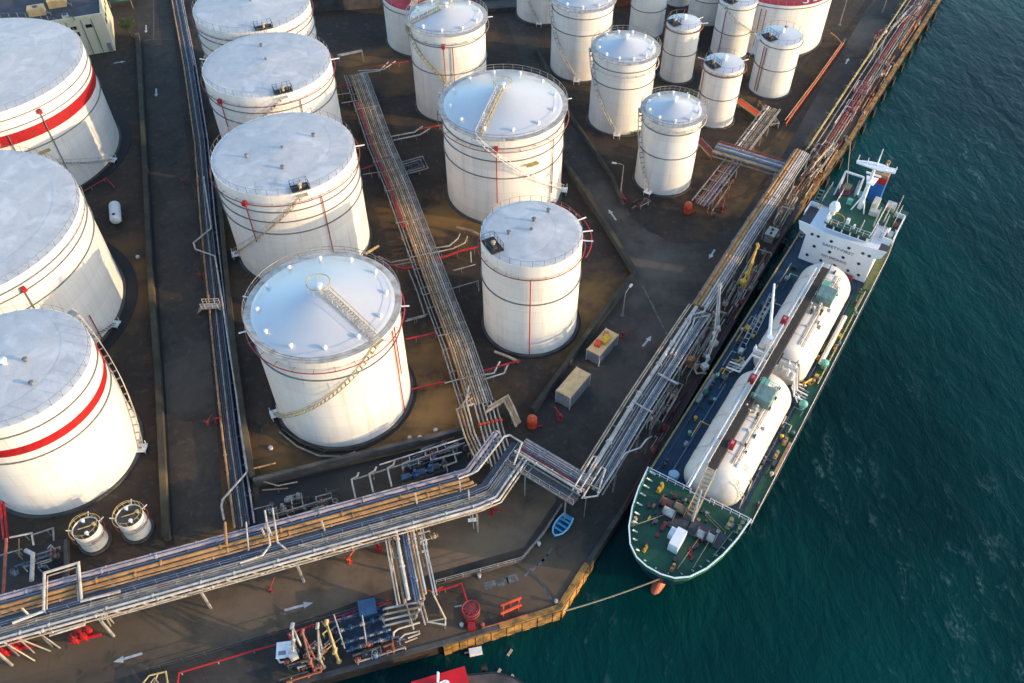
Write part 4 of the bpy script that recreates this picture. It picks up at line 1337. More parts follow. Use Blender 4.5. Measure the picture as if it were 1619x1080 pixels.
for lb, a, b, wd in (('orange red covered trough between two slender tanks', (1166, 158), (1200, 182), 1.3), ('red covered trough behind the domed tank nearest the junction', (1103, 220), (1128, 246), 1.2)):
    A, B = P(*a, 1.3), P(*b, 1.3)
    root = thing('pipe_trough', lb, 'trough', Vector((A.x, A.y, 0)))
    MB().bar(A, B, wd, 0.2).build('cover', RED_OR if 'orange' in lb else RED_DK, root, smooth=False)
    n_ = (B - A).normalized().cross(Vector((0, 0, 1)))
    for s_ in (-1, 1):
        MB().bar(A + n_ * s_ * (wd / 2 + 0.12), B + n_ * s_ * (wd / 2 + 0.12), 0.12, 0.3).build('edge_beam', DYELLOW, root, smooth=False)
    for t in (0.1, 0.9):
        q = A.lerp(B, t)
        MB().box((q.x, q.y, 0.6), (0.3, 0.3, 1.2)).build('leg', GALV, root, smooth=False)
pipes_thing('fire_main', 'long orange and red pipe pair on the wall of the far quay road', 'pipes', [([(1334, 68, 1.2), (1290, 130, 1.2), (1243, 195, 1.2), (1243, 200, 0.1)], 0.13, RED_OR), ([(1331, 68, 1.6), (1288, 128, 1.6), (1241, 190, 1.6)], 0.09, ORANGE), ([(1331, 68, 1.2), (1322, 58, 1.2), (1314, 52, 1.2)], 0.1, ORANGE)], 0)

# rack going down to the berth manifold
jp = PP([(637, 832), (646, 880), (660, 950)], 3.6)
pl = [(2.0, 0.09, BEIGE, 0.3), (1.5, 0.12, BROWNP, 0.1), (0.95, 0.22, LGREY, 0.25, 0.0, 0.97), (0.5, 0.1, DBLUE, 0.0), (0.2, 0.12, BLUEP, 0.1), (-0.1, 0.12, BLUEP, 0.1), (-0.4, 0.12, LGREY, 0.15), (-0.75, 0.16, ORANGE, 0.15), (-1.1, 0.16, LGREY, 0.15, 0.0, 0.95), (-1.5, 0.14, ORANGE, 0.05, 0, 0.6), (-2.0, 0.1, LGREY, 0.3)]
rack('pipe_rack', 'pipe rack of blue, beige and orange pipes crossing the waterside road to the berth', jp, pl, 2.3, 7.5, LGREY, -0.4, rails=((2.3, 0.3), (-2.3, 0.3)), w=0.2)
pipes_thing('manifold_header', 'row of parallel beige header pipes ending beside the blue valve skid', 'pipes',
            [([(671 - 4 * i, 946 + 9 * i, 2.6), (668 - 4 * i, 951 + 9 * i, 1.6), (610, 962 + 10 * i - i, 1.4), (606, 964 + 10 * i - i, 1.0)], 0.14, (LGREY, BEIGE, LGREY, GREY_PIPE)[i]) for i in range(4)], 3.5)
pipes_thing('swing_frame', 'pale tubular frame beside the berth header pipes', 'pipes', [([(683, 935, 3.2), (704, 978, 1.2), (676, 983, 1.2), (668, 953, 1.4)], 0.11, BEIGE), ([(676, 983, 1.2), (704, 988, 1.2), (704, 978, 1.2)], 0.1, LGREY), ([(640, 947, 1.8), (654, 995, 1.8)], 0.09, LGREY), ([(660, 945, 2.0), (672, 988, 1.8)], 0.1, LILAC)], 4.0)
pipes_thing('hose_loop', 'pale looped pipe lying near the quay edge below the berth headers', 'pipes', [([(622, 1008, 0.5), (622, 1000, 0.6), (630, 994, 0.6), (664, 984, 0.6)], 0.12, LGREY), ([(630, 1012, 0.5), (640, 1003, 0.5), (662, 998, 0.5), (663, 1002, 0.5), (645, 1009, 0.5)], 0.1, LGREY), ([(640, 1016, 0.4), (660, 1008, 0.4)], 0.09, BEIGE)], 0)

# branches to the tanks
def branch(label, runs, legs=3.0):
    pipes_thing('branch_pipes', label, 'pipes', runs, legs)


branch('red and grey branch pipes from the long rack to the slim lone tank', [([(683, 410, 1.3), (706, 405, 1.3), (730, 396, 1.3), (757, 390, 1.3)], 0.19, RED), ([(680, 393, 1.4), (710, 389, 1.4), (724, 377, 1.4), (727, 370, 1.0)], 0.12, GREY_PIPE), ([(684, 400, 1.3), (716, 393, 1.3), (735, 384, 1.3), (739, 374, 1.0)], 0.12, GREY_PIPE), ([(722, 360, 0.8), (745, 366, 0.8), (762, 374, 0.8)], 0.3, BROWNP, 'pipe_cover')])
branch('red branch pipes from the long rack towards the row of flat roofed tanks', [([(668, 419, 1.3), (640, 425, 1.3), (612, 418, 1.2), (600, 410, 0.9)], 0.17, RED), ([(650, 409, 1.2), (618, 415, 1.2), (598, 405, 1.0)], 0.1, GREY_PIPE), ([(660, 413, 1.2), (620, 420, 1.2)], 0.1, GREY_PIPE), ([(577, 402, 0.9), (592, 393, 0.9), (599, 389, 0.9)], 0.22, DYELLOW)])
branch('red low branch pipes from the domed tank to the long rack', [([(650, 616, 0.6), (690, 607, 0.6), (705, 604, 0.8)], 0.15, RED), ([(703, 606, 0.8), (724, 600, 1.3), (738, 596, 1.3)], 0.1, LGREY)])
branch('red and pale branch pipes at the near foot of the slim lone tank', [([(752, 590, 1.3), (778, 583, 1.3), (800, 576, 1.2), (822, 570, 1.0)], 0.16, RED), ([(758, 594, 1.4), (781, 590, 1.4), (790, 572, 1.2)], 0.12, LGREY), ([(765, 600, 1.4), (797, 590, 1.4), (804, 574, 1.0)], 0.12, LGREY), ([(782, 556, 0.7), (803, 564, 0.7), (820, 572, 0.7)], 0.22, BEIGE)])
branch('red and grey bracket pipes beside the domed tank', [([(642, 536, 1.2), (668, 531, 1.2), (692, 525, 1.2)], 0.15, RED), ([(640, 508, 1.2), (672, 500, 1.2), (660, 462, 1.2), (646, 427, 1.2)], 0.11, GREY_PIPE), ([(643, 505, 1.2), (676, 497, 1.3)], 0.08, GREY_PIPE)])
branch('red and grey branch pipes to the domed tank in front of the red roofed one', [([(578, 111, 1.2), (600, 104, 1.2), (646, 97, 1.0)], 0.15, RED_DK), ([(568, 116, 1.3), (600, 112, 1.3), (614, 98, 1.0)], 0.11, LGREY), ([(566, 112, 1.3), (606, 110, 1.3), (625, 97, 1.0)], 0.11, LGREY)])
branch('grey branch pipes with a red end to the wide domed tank', [([(618, 216, 1.2), (655, 209, 1.2), (668, 200, 1.0)], 0.12, LGREY), ([(622, 222, 1.2), (664, 213, 1.2), (680, 203, 1.0)], 0.12, LGREY), ([(660, 205, 1.1), (697, 198, 1.0)], 0.12, RED_OR)])
branch('nested grey square pipe loop between the long rack and the wide domed tank', [([(630, 258, 1.2), (668, 247, 1.2), (677, 266, 1.2), (640, 276, 1.2)], 0.11, GREY_PIPE), ([(634, 261, 1.2), (664, 252, 1.2), (671, 264, 1.2), (642, 272, 1.2)], 0.1, GREY_PIPE), ([(638, 264, 1.2), (660, 257, 1.2), (665, 262, 1.2), (644, 269, 1.2)], 0.08, BLUEP)])
branch('grey thin pipes between the long rack and the slim lone tank', [([(712, 457, 1.2), (756, 444, 1.2), (757, 460, 0.4)], 0.08, GREY_PIPE), ([(716, 428, 1.0), (752, 418, 1.0)], 0.08, GREY_PIPE), ([(744, 398, 1.2), (745, 415, 0.2)], 0.07, LGREY)])
branch('red pipes under the tanks at the dark yard corner between two huge tanks', [([(133, 302, 1.0), (152, 291, 0.8), (168, 282, 0.6), (182, 297, 0.4)], 0.1, RED)])
branch('red thin pipes along the top of the long rack beside the flat roofed tanks', [([(528, 138, 1.2), (548, 134, 1.2), (562, 133, 1.2)], 0.13, RED), ([(530, 150, 1.0), (555, 147, 1.0)], 0.09, LGREY), ([(540, 163, 1.0), (570, 158, 1.0)], 0.09, LGREY)])
branch('faded red pipes leading from the road to the far flat roofed tank', [([(572, 268, 1.0), (586, 263, 1.0), (598, 259, 1.2)], 0.14, RED), ([(574, 276, 1.0), (600, 272, 1.0)], 0.09, GREY_PIPE)])
root = thing('portal_gantry', 'grey gantry at the far end of the long rack', 'gantry', P(550, 85, 0))
a, b = P(534, 88, 2.6), P(572, 80, 2.6)
MB().bar(a, b, 0.5, 0.3).build('beam', GREY_PIPE, root, smooth=False)
for q in (a, b):
    MB().bar((q.x, q.y, 0), q, 0.25, 0.25).build('post', GALV, root, smooth=False)

# pump yard behind the main bridge
hdr = [([(560, 758, 1.5), (640, 733, 1.5), (735, 700, 1.5)], 0.11, GREY_PIPE), ([(600, 735, 1.7), (735, 692, 1.7)], 0.1, LGREY)]
for i, (x, y) in enumerate(((567, 747), (595, 738), (624, 729), (647, 722), (672, 715), (691, 708))):
    hdr.append(([(x, y, 1.6), (x - 2 + (0 if i < 3 else 3), y + 6, 1.6), (x - 11, y + 11, 1.6), (x - 10, y + 18, 1.5), (x - 5 if i < 3 else x - 8, y + (40 if i < 3 else 18), 1.2)], 0.12 if i < 3 else 0.09, LGREY if i < 3 else GREY_PIPE))
pipes_thing('pump_header', 'row of hooked pale pipes rising from the dark pump yard', 'pipes', hdr, 5.0)
def pump(px, py, mat, label, rz=0.3, s=1.0):
    p = P(px, py, 0)
    root = thing('pump_set', label, 'pump', p, 'pumps in the dark yard')
    ca, sa = math.cos(rz), math.sin(rz)
    MB().box((p.x, p.y, 0.15), (2.0 * s, 0.9 * s, 0.3), rz).build('base_frame', CONC_DK, root, smooth=False)
    q = Vector((p.x, p.y, 0.75 * s))
    MB().tube([q - Vector((ca, sa, 0)) * 0.9 * s, q + Vector((ca, sa, 0)) * 0.1 * s], 0.36 * s, 12).build('motor', mat, root)
    MB().tube([q + Vector((ca, sa, 0)) * 0.1 * s, q + Vector((ca, sa, 0)) * 0.45 * s], 0.12 * s, 8).build('shaft_guard', DYELLOW, root)
    MB().lathe((q.x + ca * 0.7 * s, q.y + sa * 0.7 * s, 0.3), [(0.3 * s, 0), (0.42 * s, 0.3 * s), (0.42 * s, 0.6 * s), (0.2 * s, 0.8 * s), (0.2 * s, 1.3 * s)], 12).build('pump_casing', mat, root)


for px, py, m_, lb in ((648, 758, BLUE, 'blue pump set nearest the hooked pipes in the pump yard'), (672, 750, BLUE, 'blue pump set second from the bridge bend in the pump yard'), (694, 742, DBLUE, 'dark pump set near the bridge bend in the pump yard'), (465, 795, GALV, 'grey pump set between the low dark track and the hooked pipes'), (440, 812, GALV, 'grey pump set close to the low dark track')):
    pump(px, py, m_, lb, s=1.15)
pipes_thing('yard_pipes', 'grey pipe knot around the pumps near the low dark track', 'pipes', [([(402, 805, 1.0), (430, 798, 1.0), (434, 815, 1.0)], 0.09, GREY_PIPE), ([(452, 786, 1.2), (476, 780, 1.2), (480, 805, 1.0)], 0.09, GALV), ([(460, 783, 1.2), (463, 808, 1.0)], 0.08, LGREY), ([(412, 760, 0.7), (440, 768, 0.7), (470, 762, 0.7)], 0.1, BEIGE), ([(415, 775, 0.7), (455, 772, 0.7)], 0.09, BROWNP), ([(690, 716, 1.0), (716, 712, 1.0), (722, 730, 1.0), (700, 738, 1.0)], 0.12, GREY_PIPE), ([(700, 722, 1.2), (708, 745, 1.0)], 0.1, GALV), ([(680, 728, 1.2), (730, 715, 1.2)], 0.09, LGREY)], 4.0)
pipes_thing('base_pipes', 'dark pipes hugging the foot of the domed tank', 'pipes', [([(442, 683, 0.4), (470, 706, 0.4), (505, 721, 0.4), (545, 722, 0.4), (562, 714, 0.4)], 0.12, GALV), ([(446, 678, 0.4), (475, 700, 0.4), (510, 713, 0.4), (560, 711, 0.4), (580, 705, 0.4)], 0.12, OLIVE)], 3.0)

# bottom left corner manifold
pipes_thing('corner_manifold', 'pale bent pipes rising out of the dark pit beside the little drums', 'pipes', [([(15, 850, 1.4), (50, 843, 1.4), (53, 862, 1.2)], 0.12, LGREY), ([(50, 846, 1.4), (84, 835, 1.4), (85, 855, 0.5)], 0.11, GREY_PIPE), ([(40, 870, 1.6), (52, 876, 1.6), (50, 918, 1.4)], 0.27, LGREY), ([(30, 852, 1.2), (30, 878, 1.0), (36, 884, 0.6)], 0.08, ORANGE), ([(0, 878, 1.0), (35, 868, 1.0)], 0.1, GREY_PIPE), ([(75, 868, 1.2), (80, 862, 1.2), (88, 870, 1.0)], 0.1, GREY_PIPE)], 3.5)
pipes_thing('red_standpipes', 'cluster of upright red fire pipes at the picture edge beside the striped tank', 'pipes', [([(12, 851, 0.2), (5, 790, 2.0), (0, 780, 2.0)], 0.16, RED), ([(6, 853, 0.2), (0, 795, 2.0), (-10, 780, 2.0)], 0.16, RED), ([(10, 852, 1.8), (5, 940, 1.8)], 0.2, RUSTP)], 0)

# ------------------------------------------------------------------ gas carrier
DU, DV = Vector((0.545, 0.8385, 0)), Vector((0.8385, -0.545, 0))


def SH(u, v, z):
    q = DU * (u + 48.3) + DV * (v - 11.1)
    return Vector((q.x, q.y, z))


SHIP_RZ = math.atan2(DU.y, DU.x)
SHIP = thing('gas_carrier', 'gas carrier ship with two long white cargo tanks moored at the quay', 'ship', SH(40, 0, WZ))


def sbox(mb, u, v, z, su, sv, sz):
    c = SH(u, v, z)
    return mb.box((c.x, c.y, c.z), (su, sv, sz), SHIP_RZ)


deck = [(-1.3, 0.9), (-0.9, 2.4), (0.2, 3.8), (2.2, 5.0), (4.6, 5.9), (7.5, 6.5), (10.8, 6.85), (12, 7.12), (20, 7.15), (45, 7.15), (70, 7.15), (76, 6.8), (79.0, 6.0), (79.5, 5.4)]
wl = [(1.6, 0.12), (1.9, 0.8), (2.7, 1.7), (4.4, 3.0), (6.6, 4.3), (9.5, 5.5), (13, 6.5), (14.5, 6.7), (21, 7.1), (45, 7.15), (69, 7.1), (74.5, 6.0), (77.5, 4.4), (78.0, 3.6)]
top = [4.5] * 7 + [2.5] * 7
mb = MB()
rings = []
for (du, dw), (wu, ww), zt in zip(deck, wl, top):
    rings.append([(du, dw, zt), ((du * 0.6 + wu * 0.4), (dw * 0.6 + ww * 0.4), zt * 0.45 + WZ * 0.55), (wu, ww, WZ + 0.25), (wu + 0.3 if wu < 40 else wu - 0.3, ww * 0.9, WZ - 3.5)])
for sgn in (1, -1):
    base = len(mb.v)
    for r in rings:
        for u, w, z in r:
            mb.v.append(tuple(SH(u, w * sgn, z)))
    for i in range(len(rings) - 1):
        for j in range(3):
            q = (base + i * 4 + j, base + (i + 1) * 4 + j, base + (i + 1) * 4 + j + 1, base + i * 4 + j + 1)
            mb.f.append(q if sgn < 0 else tuple(reversed(q)))
for k in (0, len(rings) - 1):
    for j in range(3):
        a = k * 4 + j
        b = len(rings) * 4 + k * 4 + j
        q = (a, a + 1, b + 1, b)
        mb.f.append(q if k == 0 else tuple(reversed(q)))
HULLO = mb.build('hull', HULL, SHIP)
outl = [(u, w) for u, w in deck]
fc = [SH(u, w, 0) for u, w in outl[:7]] + [SH(11.0, 6.86, 0), SH(11.0, -6.86, 0)] + [SH(u, -w, 0) for u, w in reversed(outl[:7])]
MB().prism([p.to_2d() for p in fc], 4.3, 4.5).build('bow_deck', DECKG, SHIP, smooth=False)
md = [SH(11.0, 7.1, 0)] + [SH(u, w, 0) for u, w in outl[7:]] + [SH(u, -w, 0) for u, w in reversed(outl[7:])] + [SH(11.0, -7.1, 0)]
MB().prism([p.to_2d() for p in md], 2.3, 2.5).build('main_deck', DECKB, SHIP, smooth=False)
# green side walkways on the seaward deck
q = [SH(11.2, 5.6, 0), SH(61, 5.2, 0), SH(61, 7.0, 0), SH(11.2, 6.9, 0)]
MB().prism([p.to_2d() for p in q], 2.505, 2.52).build('side_walkway', DECKG, SHIP, smooth=False)
c = [SH(11.0, 7.08, 0), SH(11.0, -7.08, 0), SH(11.12, -7.08, 0), SH(11.12, 7.08, 0)]
MB().prism([p.to_2d() for p in c], 2.5, 4.4).build('deck_break', HULL, SHIP, smooth=False)
# bulwark round the bow, ribs, white cap
edge = [(u, w) for u, w in deck[:7]]
full = [(u, -w) for u, w in reversed(edge)] + edge


def strip(pts, z0, z1, t):
    m = MB()
    pt = [SH(u, v, 0) for u, v in pts]
    off = offset_path(pt, t)
    m.prism([p.to_2d() for p in pt] + [p.to_2d() for p in reversed(off)], z0, z1)
    return m


lip = [(u - 0.25 if u < 3 else u, w * 1.005) for u, w in full]
mbw = MB()
n0 = len(full)
for (u, w), (u2, w2) in zip(full, lip):
    for t in (1.0, 0.975):
        mbw.v.append(tuple(SH(u if t == 1 else u + 0.12, w * t, 4.4)))
    for t in (1.0, 0.975):
        mbw.v.append(tuple(SH(u2 if t == 1 else u2 + 0.12, w2 * t, 5.65)))
for i in range(n0 - 1):
    a, b = i * 4, (i + 1) * 4
    mbw.f += [(a, b, b + 2, a + 2), (b + 1, a + 1, a + 3, b + 3), (a + 2, b + 2, b + 3, a + 3)]
mbw.build('bulwark', M('bulwark_green', (0.02, 0.15, 0.10), 0.5, 0.3, 0.8), SHIP, smooth=False)
mb = MB()
pts = [SH(u, w, 5.68) for u, w in lip]
for a, b in zip(pts, pts[1:]):
    mb.bar(a, b, 0.15, 0.12)
mb.build('bulwark_cap', WHITE, SHIP, smooth=False)
for i, (a, b) in enumerate(zip(full, full[1:])):
    L = math.hypot(a[0] - b[0], a[1] - b[1])
    for k in range(max(1, int(L / 1.0))):
        t = (k + 0.5) / max(1, int(L / 1.0))
        u, v = a[0] + (b[0] - a[0]) * t, a[1] + (b[1] - a[1]) * t
        p0, p1 = SH(u + 0.2, v * 0.95, 5.5), SH(u + 0.75, v * 0.86, 4.5)
        MB().bar(p0, p1, 0.09, 0.16).build('bulwark_stay', WHITE if v < -3 else MINT, SHIP, smooth=False)
# bulb below the bow
mb = MB()
prof = [(0.02, -1.9), (0.4, -1.7), (0.66, -1.2), (0.8, -0.2), (0.8, 2.0)]
base = 0
for r, uu in prof:
    for j in range(14):
        a = 2 * math.pi * j / 14
        mb.v.append(tuple(SH(1.4 + uu, 0.35 + r * math.cos(a), WZ - 0.35 + r * 1.25 * math.sin(a))))
for i in range(len(prof) - 1):
    for j in range(14):
        mb.f.append((i * 14 + j, i * 14 + (j + 1) % 14, (i + 1) * 14 + (j + 1) % 14, (i + 1) * 14 + j))
mb.build('bulb', HULLR, SHIP)
# main deck edge rail and white gutter bar
for sgn in (-1, 1):
    pts = [SH(u, (w - 0.12) * sgn, 2.5) for u, w in [(11.3, 7.1)] + outl[7:13]]
    mb = MB()
    railing(mb, pts, 1.0, 2.2, 0.04)
    mb.build('deck_rail', DYELLOW if sgn < 0 else LGREY, SHIP)
    mb = MB()
    for a, b in zip(pts, pts[1:]):
        mb.bar(a + Vector((0, 0, 0.12)), b + Vector((0, 0, 0.1)), 0.09, 0.16)
    mb.build('gutter_bar', DYELLOW if sgn < 0 else LGREY, SHIP, smooth=False)
mb = MB()
railing(mb, [SH(10.9, -6.9, 4.5), SH(10.9, -1.0, 4.5)], 1.0, 1.1, 0.05)
mb.build('break_rail', WHITE, SHIP)
mb = MB()
railing(mb, [SH(10.9, 1.6, 4.5), SH(10.9, 6.9, 4.5)], 1.0, 1.1, 0.05)
mb.build('break_rail', WHITE, SHIP)

# two cargo tanks
def cargo_tank(u0, u1, v, zc, R, label):
    m = MB()
    k = 40
    prof = []
    hl = R * 0.62
    for i in range(9):
        t = i / 8 * math.pi / 2
        prof.append((max(0.02, R * math.sin(t)), u0 + hl * (1 - math.cos(t))))
    for s_ in (0.2, 0.4, 0.6, 0.8):
        prof.append((R, u0 + hl + (u1 - u0 - 2 * hl) * s_))
    for i in range(9):
        t = i / 8 * math.pi / 2
        prof.append((max(0.02, R * math.cos(t)), u1 - hl + hl * math.sin(t)))
    for r, uu in prof:
        for j in range(k):
            a = 2 * math.pi * j / k
            m.v.append(tuple(SH(uu, v + r * math.cos(a), zc + r * math.sin(a))))
    for i in range(len(prof) - 1):
        for j in range(k):
            m.f.append((i * k + j, i * k + (j + 1) % k, (i + 1) * k + (j + 1) % k, (i + 1) * k + j))
    o = m.build('cargo_tank', LNG, SHIP, label)
    for f in (0.22, 0.5, 0.78):
        m = MB()
        uu = u0 + (u1 - u0) * f
        pts = [SH(uu, v + (R + 0.02) * math.cos(math.pi * i / 24), zc + (R + 0.02) * math.sin(math.pi * i / 24)) for i in range(25)]
        m.tube(pts, 0.045, 4)
        m.build('weld_band', M('lagging_band', (0.50, 0.44, 0.36), 0.6, 0.2, 1.0), o)
    # pipes and boxes running along the crown
    for vv, r, mt in ((-1.2, 0.10, LGREY), (1.5, 0.09, BEIGE), (2.0, 0.06, LGREY)):
        zz = zc + math.sqrt(R * R - vv * vv) + 0.18
        MB().tube([SH(u0 + 3.5, v + vv, zz), SH(u1 - 3.5, v + vv, zz)], r, 6).build('crown_pipe', mt, o)
    return o


T1 = cargo_tank(11.8, 33.2, 0.75, 4.35, 3.9, 'white cargo tank next to the green bow deck')
T2 = cargo_tank(35.2, 58.6, 0.75, 4.35, 3.9, 'white cargo tank next to the bridge')
ZT = 8.25
for (o, uu, vv) in ((T1, 26.6, 1.5), (T2, 49.0, 2.2)):
    m = MB()
    sbox(m, uu, vv, ZT + 0.7, 2.6, 2.3, 1.5)
    h = m.build('tank_dome', M('dome_housing_grey_green', (0.16, 0.24, 0.22), 0.6, 0.25, 1.5), o, smooth=False)
    m = MB()
    sbox(m, uu + 2.2, vv - 0.7, ZT + 0.5, 1.4, 1.0, 1.0)
    m.build('valve_box', MINT, o, smooth=False)
    for k in range(7):
        p = SH(uu - 2.0 - 0.6 * (k % 4), vv - 1.3 + 0.6 * (k // 2), ZT + 0.1)
        MB().lathe(p, [(0.13, -0.3), (0.13, 0.5), (0.24, 0.55), (0.24, 0.75), (0.05, 0.9)], 8).build('relief_valve', LGREY if k % 3 else DK_STEEL, o)
    m = MB()
    railing(m, [SH(uu - 1.5, vv - 1.3, ZT + 1.4), SH(uu - 1.5, vv + 1.3, ZT + 1.4), SH(uu + 1.5, vv + 1.3, ZT + 1.4), SH(uu + 1.5, vv - 1.3, ZT + 1.4)], 0.8, 1.0, 0.035)
    m.build('dome_rail', MINT, o)
# small fittings scattered over the crowns
rng = random.Random(4)
for o, ua, ub in ((T1, 14, 31), (T2, 38, 56)):
    for k in range(14):
        uu, vv = rng.uniform(ua, ub), rng.choice((-1.6, 1.1, 1.9, 2.4)) + rng.uniform(-0.3, 0.3)
        z = 4.35 + math.sqrt(3.9 ** 2 - (vv) ** 2)
        m = MB()
        sbox(m, uu, 0.75 + vv, z + 0.12, rng.uniform(0.25, 0.7), rng.uniform(0.2, 0.4), 0.4)
        m.build('crown_fitting', rng.choice((LGREY, BEIGE, DK_STEEL, WHITE)), o, smooth=False)
# catwalk over the tanks
m = MB()
a, b = SH(12.5, 0.35, 9.1), SH(54.6, 0.25, 9.1)
m.bar(a, b, 1.25, 0.1)
CW = m.build('catwalk', CATWALK, SHIP, smooth=False)
m = MB()
sbox(m, 33.8, 0.25, 9.1, 2.4, 1.7, 0.11)
m.build('catwalk_landing', CATWALK, CW, smooth=False)
for s_ in (-0.58, 0.58):
    m = MB()
    railing(m, [a + DV * s_, b + DV * s_], 1.0, 1.6, 0.04)
    m.build('catwalk_rail', LGREY if s_ < 0 else CATWALK, CW)
m = MB()
for uu in range(13, 55, 4):
    for s_ in (-0.5, 0.5):
        m = MB()
        p = SH(uu, 0.3 + s_, 9.05)
        m.bar((p.x, p.y, 8.0 if uu < 33 or uu > 35 else 2.5), p, 0.14, 0.14)
        m.build('catwalk_leg', LGREY, CW, smooth=False)
for v_, r, mt in ((-0.95, 0.11, WHITE), (-1.25, 0.09, LGREY)):
    MB().tube([SH(9.0, v_, 8.6), SH(12, v_, 9.0), SH(54, v_, 9.0)], r, 6).build('deck_pipe', mt, SHIP)
for uu, vv in ((28.3, -0.8), (17.0, 1.05), (40.8, -1.1)):
    m = MB()
    sbox(m, uu, vv, 9.25, 1.1, 0.8, 0.9)
    ro = m.build('hose_box', RED, SHIP, smooth=False)
    m = MB()
    sbox(m, uu, vv, 9.73, 0.5, 0.35, 0.06)
    m.build('box_lid', M('pink_lid', (0.6, 0.2, 0.2), 0.5, 0.2, 2), ro, smooth=False)
# stair cluster at the bow end of the catwalk
m = MB()
for i in range(12):
    t = i / 11
    p = SH(12.2 - 4.2 * t, 0.45, 8.9 - 4.2 * t)
    m.box(p, (0.35, 1.0, 0.07), SHIP_RZ)
for s_ in (-0.55, 0.55):
    m.bar(SH(12.2, 0.45 + s_, 8.9), SH(8.0, 0.45 + s_, 4.6), 0.1, 0.2)
    m.tube([SH(12.2, 0.45 + s_, 9.9), SH(8.0, 0.45 + s_, 5.6)], 0.05, 4)
m.build('catwalk_stair', BEIGE, SHIP, smooth=False)
m = MB()
m.tube([SH(7.4, 0.9, 4.5), SH(7.4, 0.9, 11.5)], 0.22, 8, rend=0.12)
m.bar(SH(7.4, -0.4, 10.2), SH(7.4, 2.2, 10.2), 0.12, 0.12)
m.build('foremast', LGREY, SHIP)
# manifold between the tanks, right across the ship
for k, uu in enumerate((33.4, 34.0, 34.6, 35.2)):
    MB().tube([SH(uu, -5.5, 3.6), SH(uu, -3.6, 3.8), SH(uu, -2.6, 8.0), SH(uu, 3.4, 8.0), SH(uu, 4.4, 3.8), SH(uu, 6.0, 3.6)], (0.14, 0.1, 0.12, 0.1)[k], 6).build('manifold_pipe', (WHITE, LGREY, WHITE, GALV)[k], SHIP)
for k in range(10):
    uu, vv = rng.uniform(32.8, 36), rng.uniform(-3.2, 4.0)
    p = SH(uu, vv, 7.6)
    MB().lathe(p, [(0.16, -0.4), (0.22, 0), (0.22, 0.5), (0.1, 0.7), (0.1, 1.0)], 8).build('manifold_valve', LGREY if k % 2 else WHITE, SHIP)
for k in range(5):
    MB().bar(SH(34.4 + 0.2 * k, 3.6, 4.2), SH(33.2 + 0.9 * k, 5.2, 3.0), 0.14, 0.14).build('manifold_spur', WHITE, SHIP, smooth=False)
    MB().bar(SH(34.4 + 0.2 * k, -3.6, 4.2), SH(33.2 + 0.9 * k, -4.9, 3.0), 0.12, 0.12).build('manifold_spur', LGREY, SHIP, smooth=False)
# cargo crane boom
m = MB()
m.tube([SH(36.8, -1.6, 8.6), SH(38.5, -2.3, 9.4), SH(44.9, -4.6, 11.2)], 0.32, 8, rend=0.14)
m.build('crane_boom', WHITE, SHIP)
MB().tube([SH(36.8, -1.6, 2.5), SH(36.8, -1.6, 9.2)], 0.45, 10).build('crane_post', WHITE, SHIP)
# side equipment
for uu, vv in ((42.0, -5.3), (45.0, -4.9), (47.5, -5.2)):
    m = MB()
    n_ = 6
    for i in range(n_):
        m.bar(SH(uu - 2.2 + 0.75 * i, vv - 0.35, 2.9 + 0.35 * i), SH(uu - 2.2 + 0.75 * i, vv + 0.35, 2.9 + 0.35 * i), 0.08, 0.08)
    for s_ in (-0.35, 0.35):
        m.bar(SH(uu - 2.5, vv + s_, 2.7), SH(uu + 2.2, vv + s_, 4.9), 0.08, 0.12)
    m.build('deck_ladder', LGREY, SHIP, smooth=False)
MB().tube([SH(41.5, 5.5, 3.4), SH(52.5, 5.5, 3.4)], 0.33, 10).build('lagged_pipe', M('cream_lagging', (0.66, 0.62, 0.52), 0.6, 0.15, 1), SHIP)
for uu, vv, mt in ((41.8, 6.0, MINT), (33.0, 6.0, MINT)):
    p = SH(uu, vv, 2.5)
    MB().lathe(p, [(0.35, 0), (0.35, 0.7), (0.6, 0.8), (0.6, 1.2), (0.2, 1.5)], 12).build('mushroom_vent', mt, SHIP)
p = SH(13.3, -4.1, 2.5)
MB().lathe(p, [(0.7, 0), (0.75, 0.5), (0.6, 0.75), (0.2, 0.8)], 18).build('tank_hatch', M('pale_blue_paint', (0.35, 0.55, 0.65), 0.5, 0.1, 2), SHIP)


def ybit(uu, vv, z, mt, s=1.0, nm='bollard_pair'):
    m = MB()
    sbox(m, uu, vv, z + 0.08, 1.6 * s, 0.6 * s, 0.16)
    o = m.build(nm, mt, SHIP, smooth=False)
    for k in (-0.45, 0.45):
        p = SH(uu + k * s, vv, z + 0.1)
        MB().lathe(p, [(0.2 * s, 0), (0.2 * s, 0.6 * s), (0.27 * s, 0.62 * s), (0.27 * s, 0.75 * s)], 10).build('bitt', mt, o)


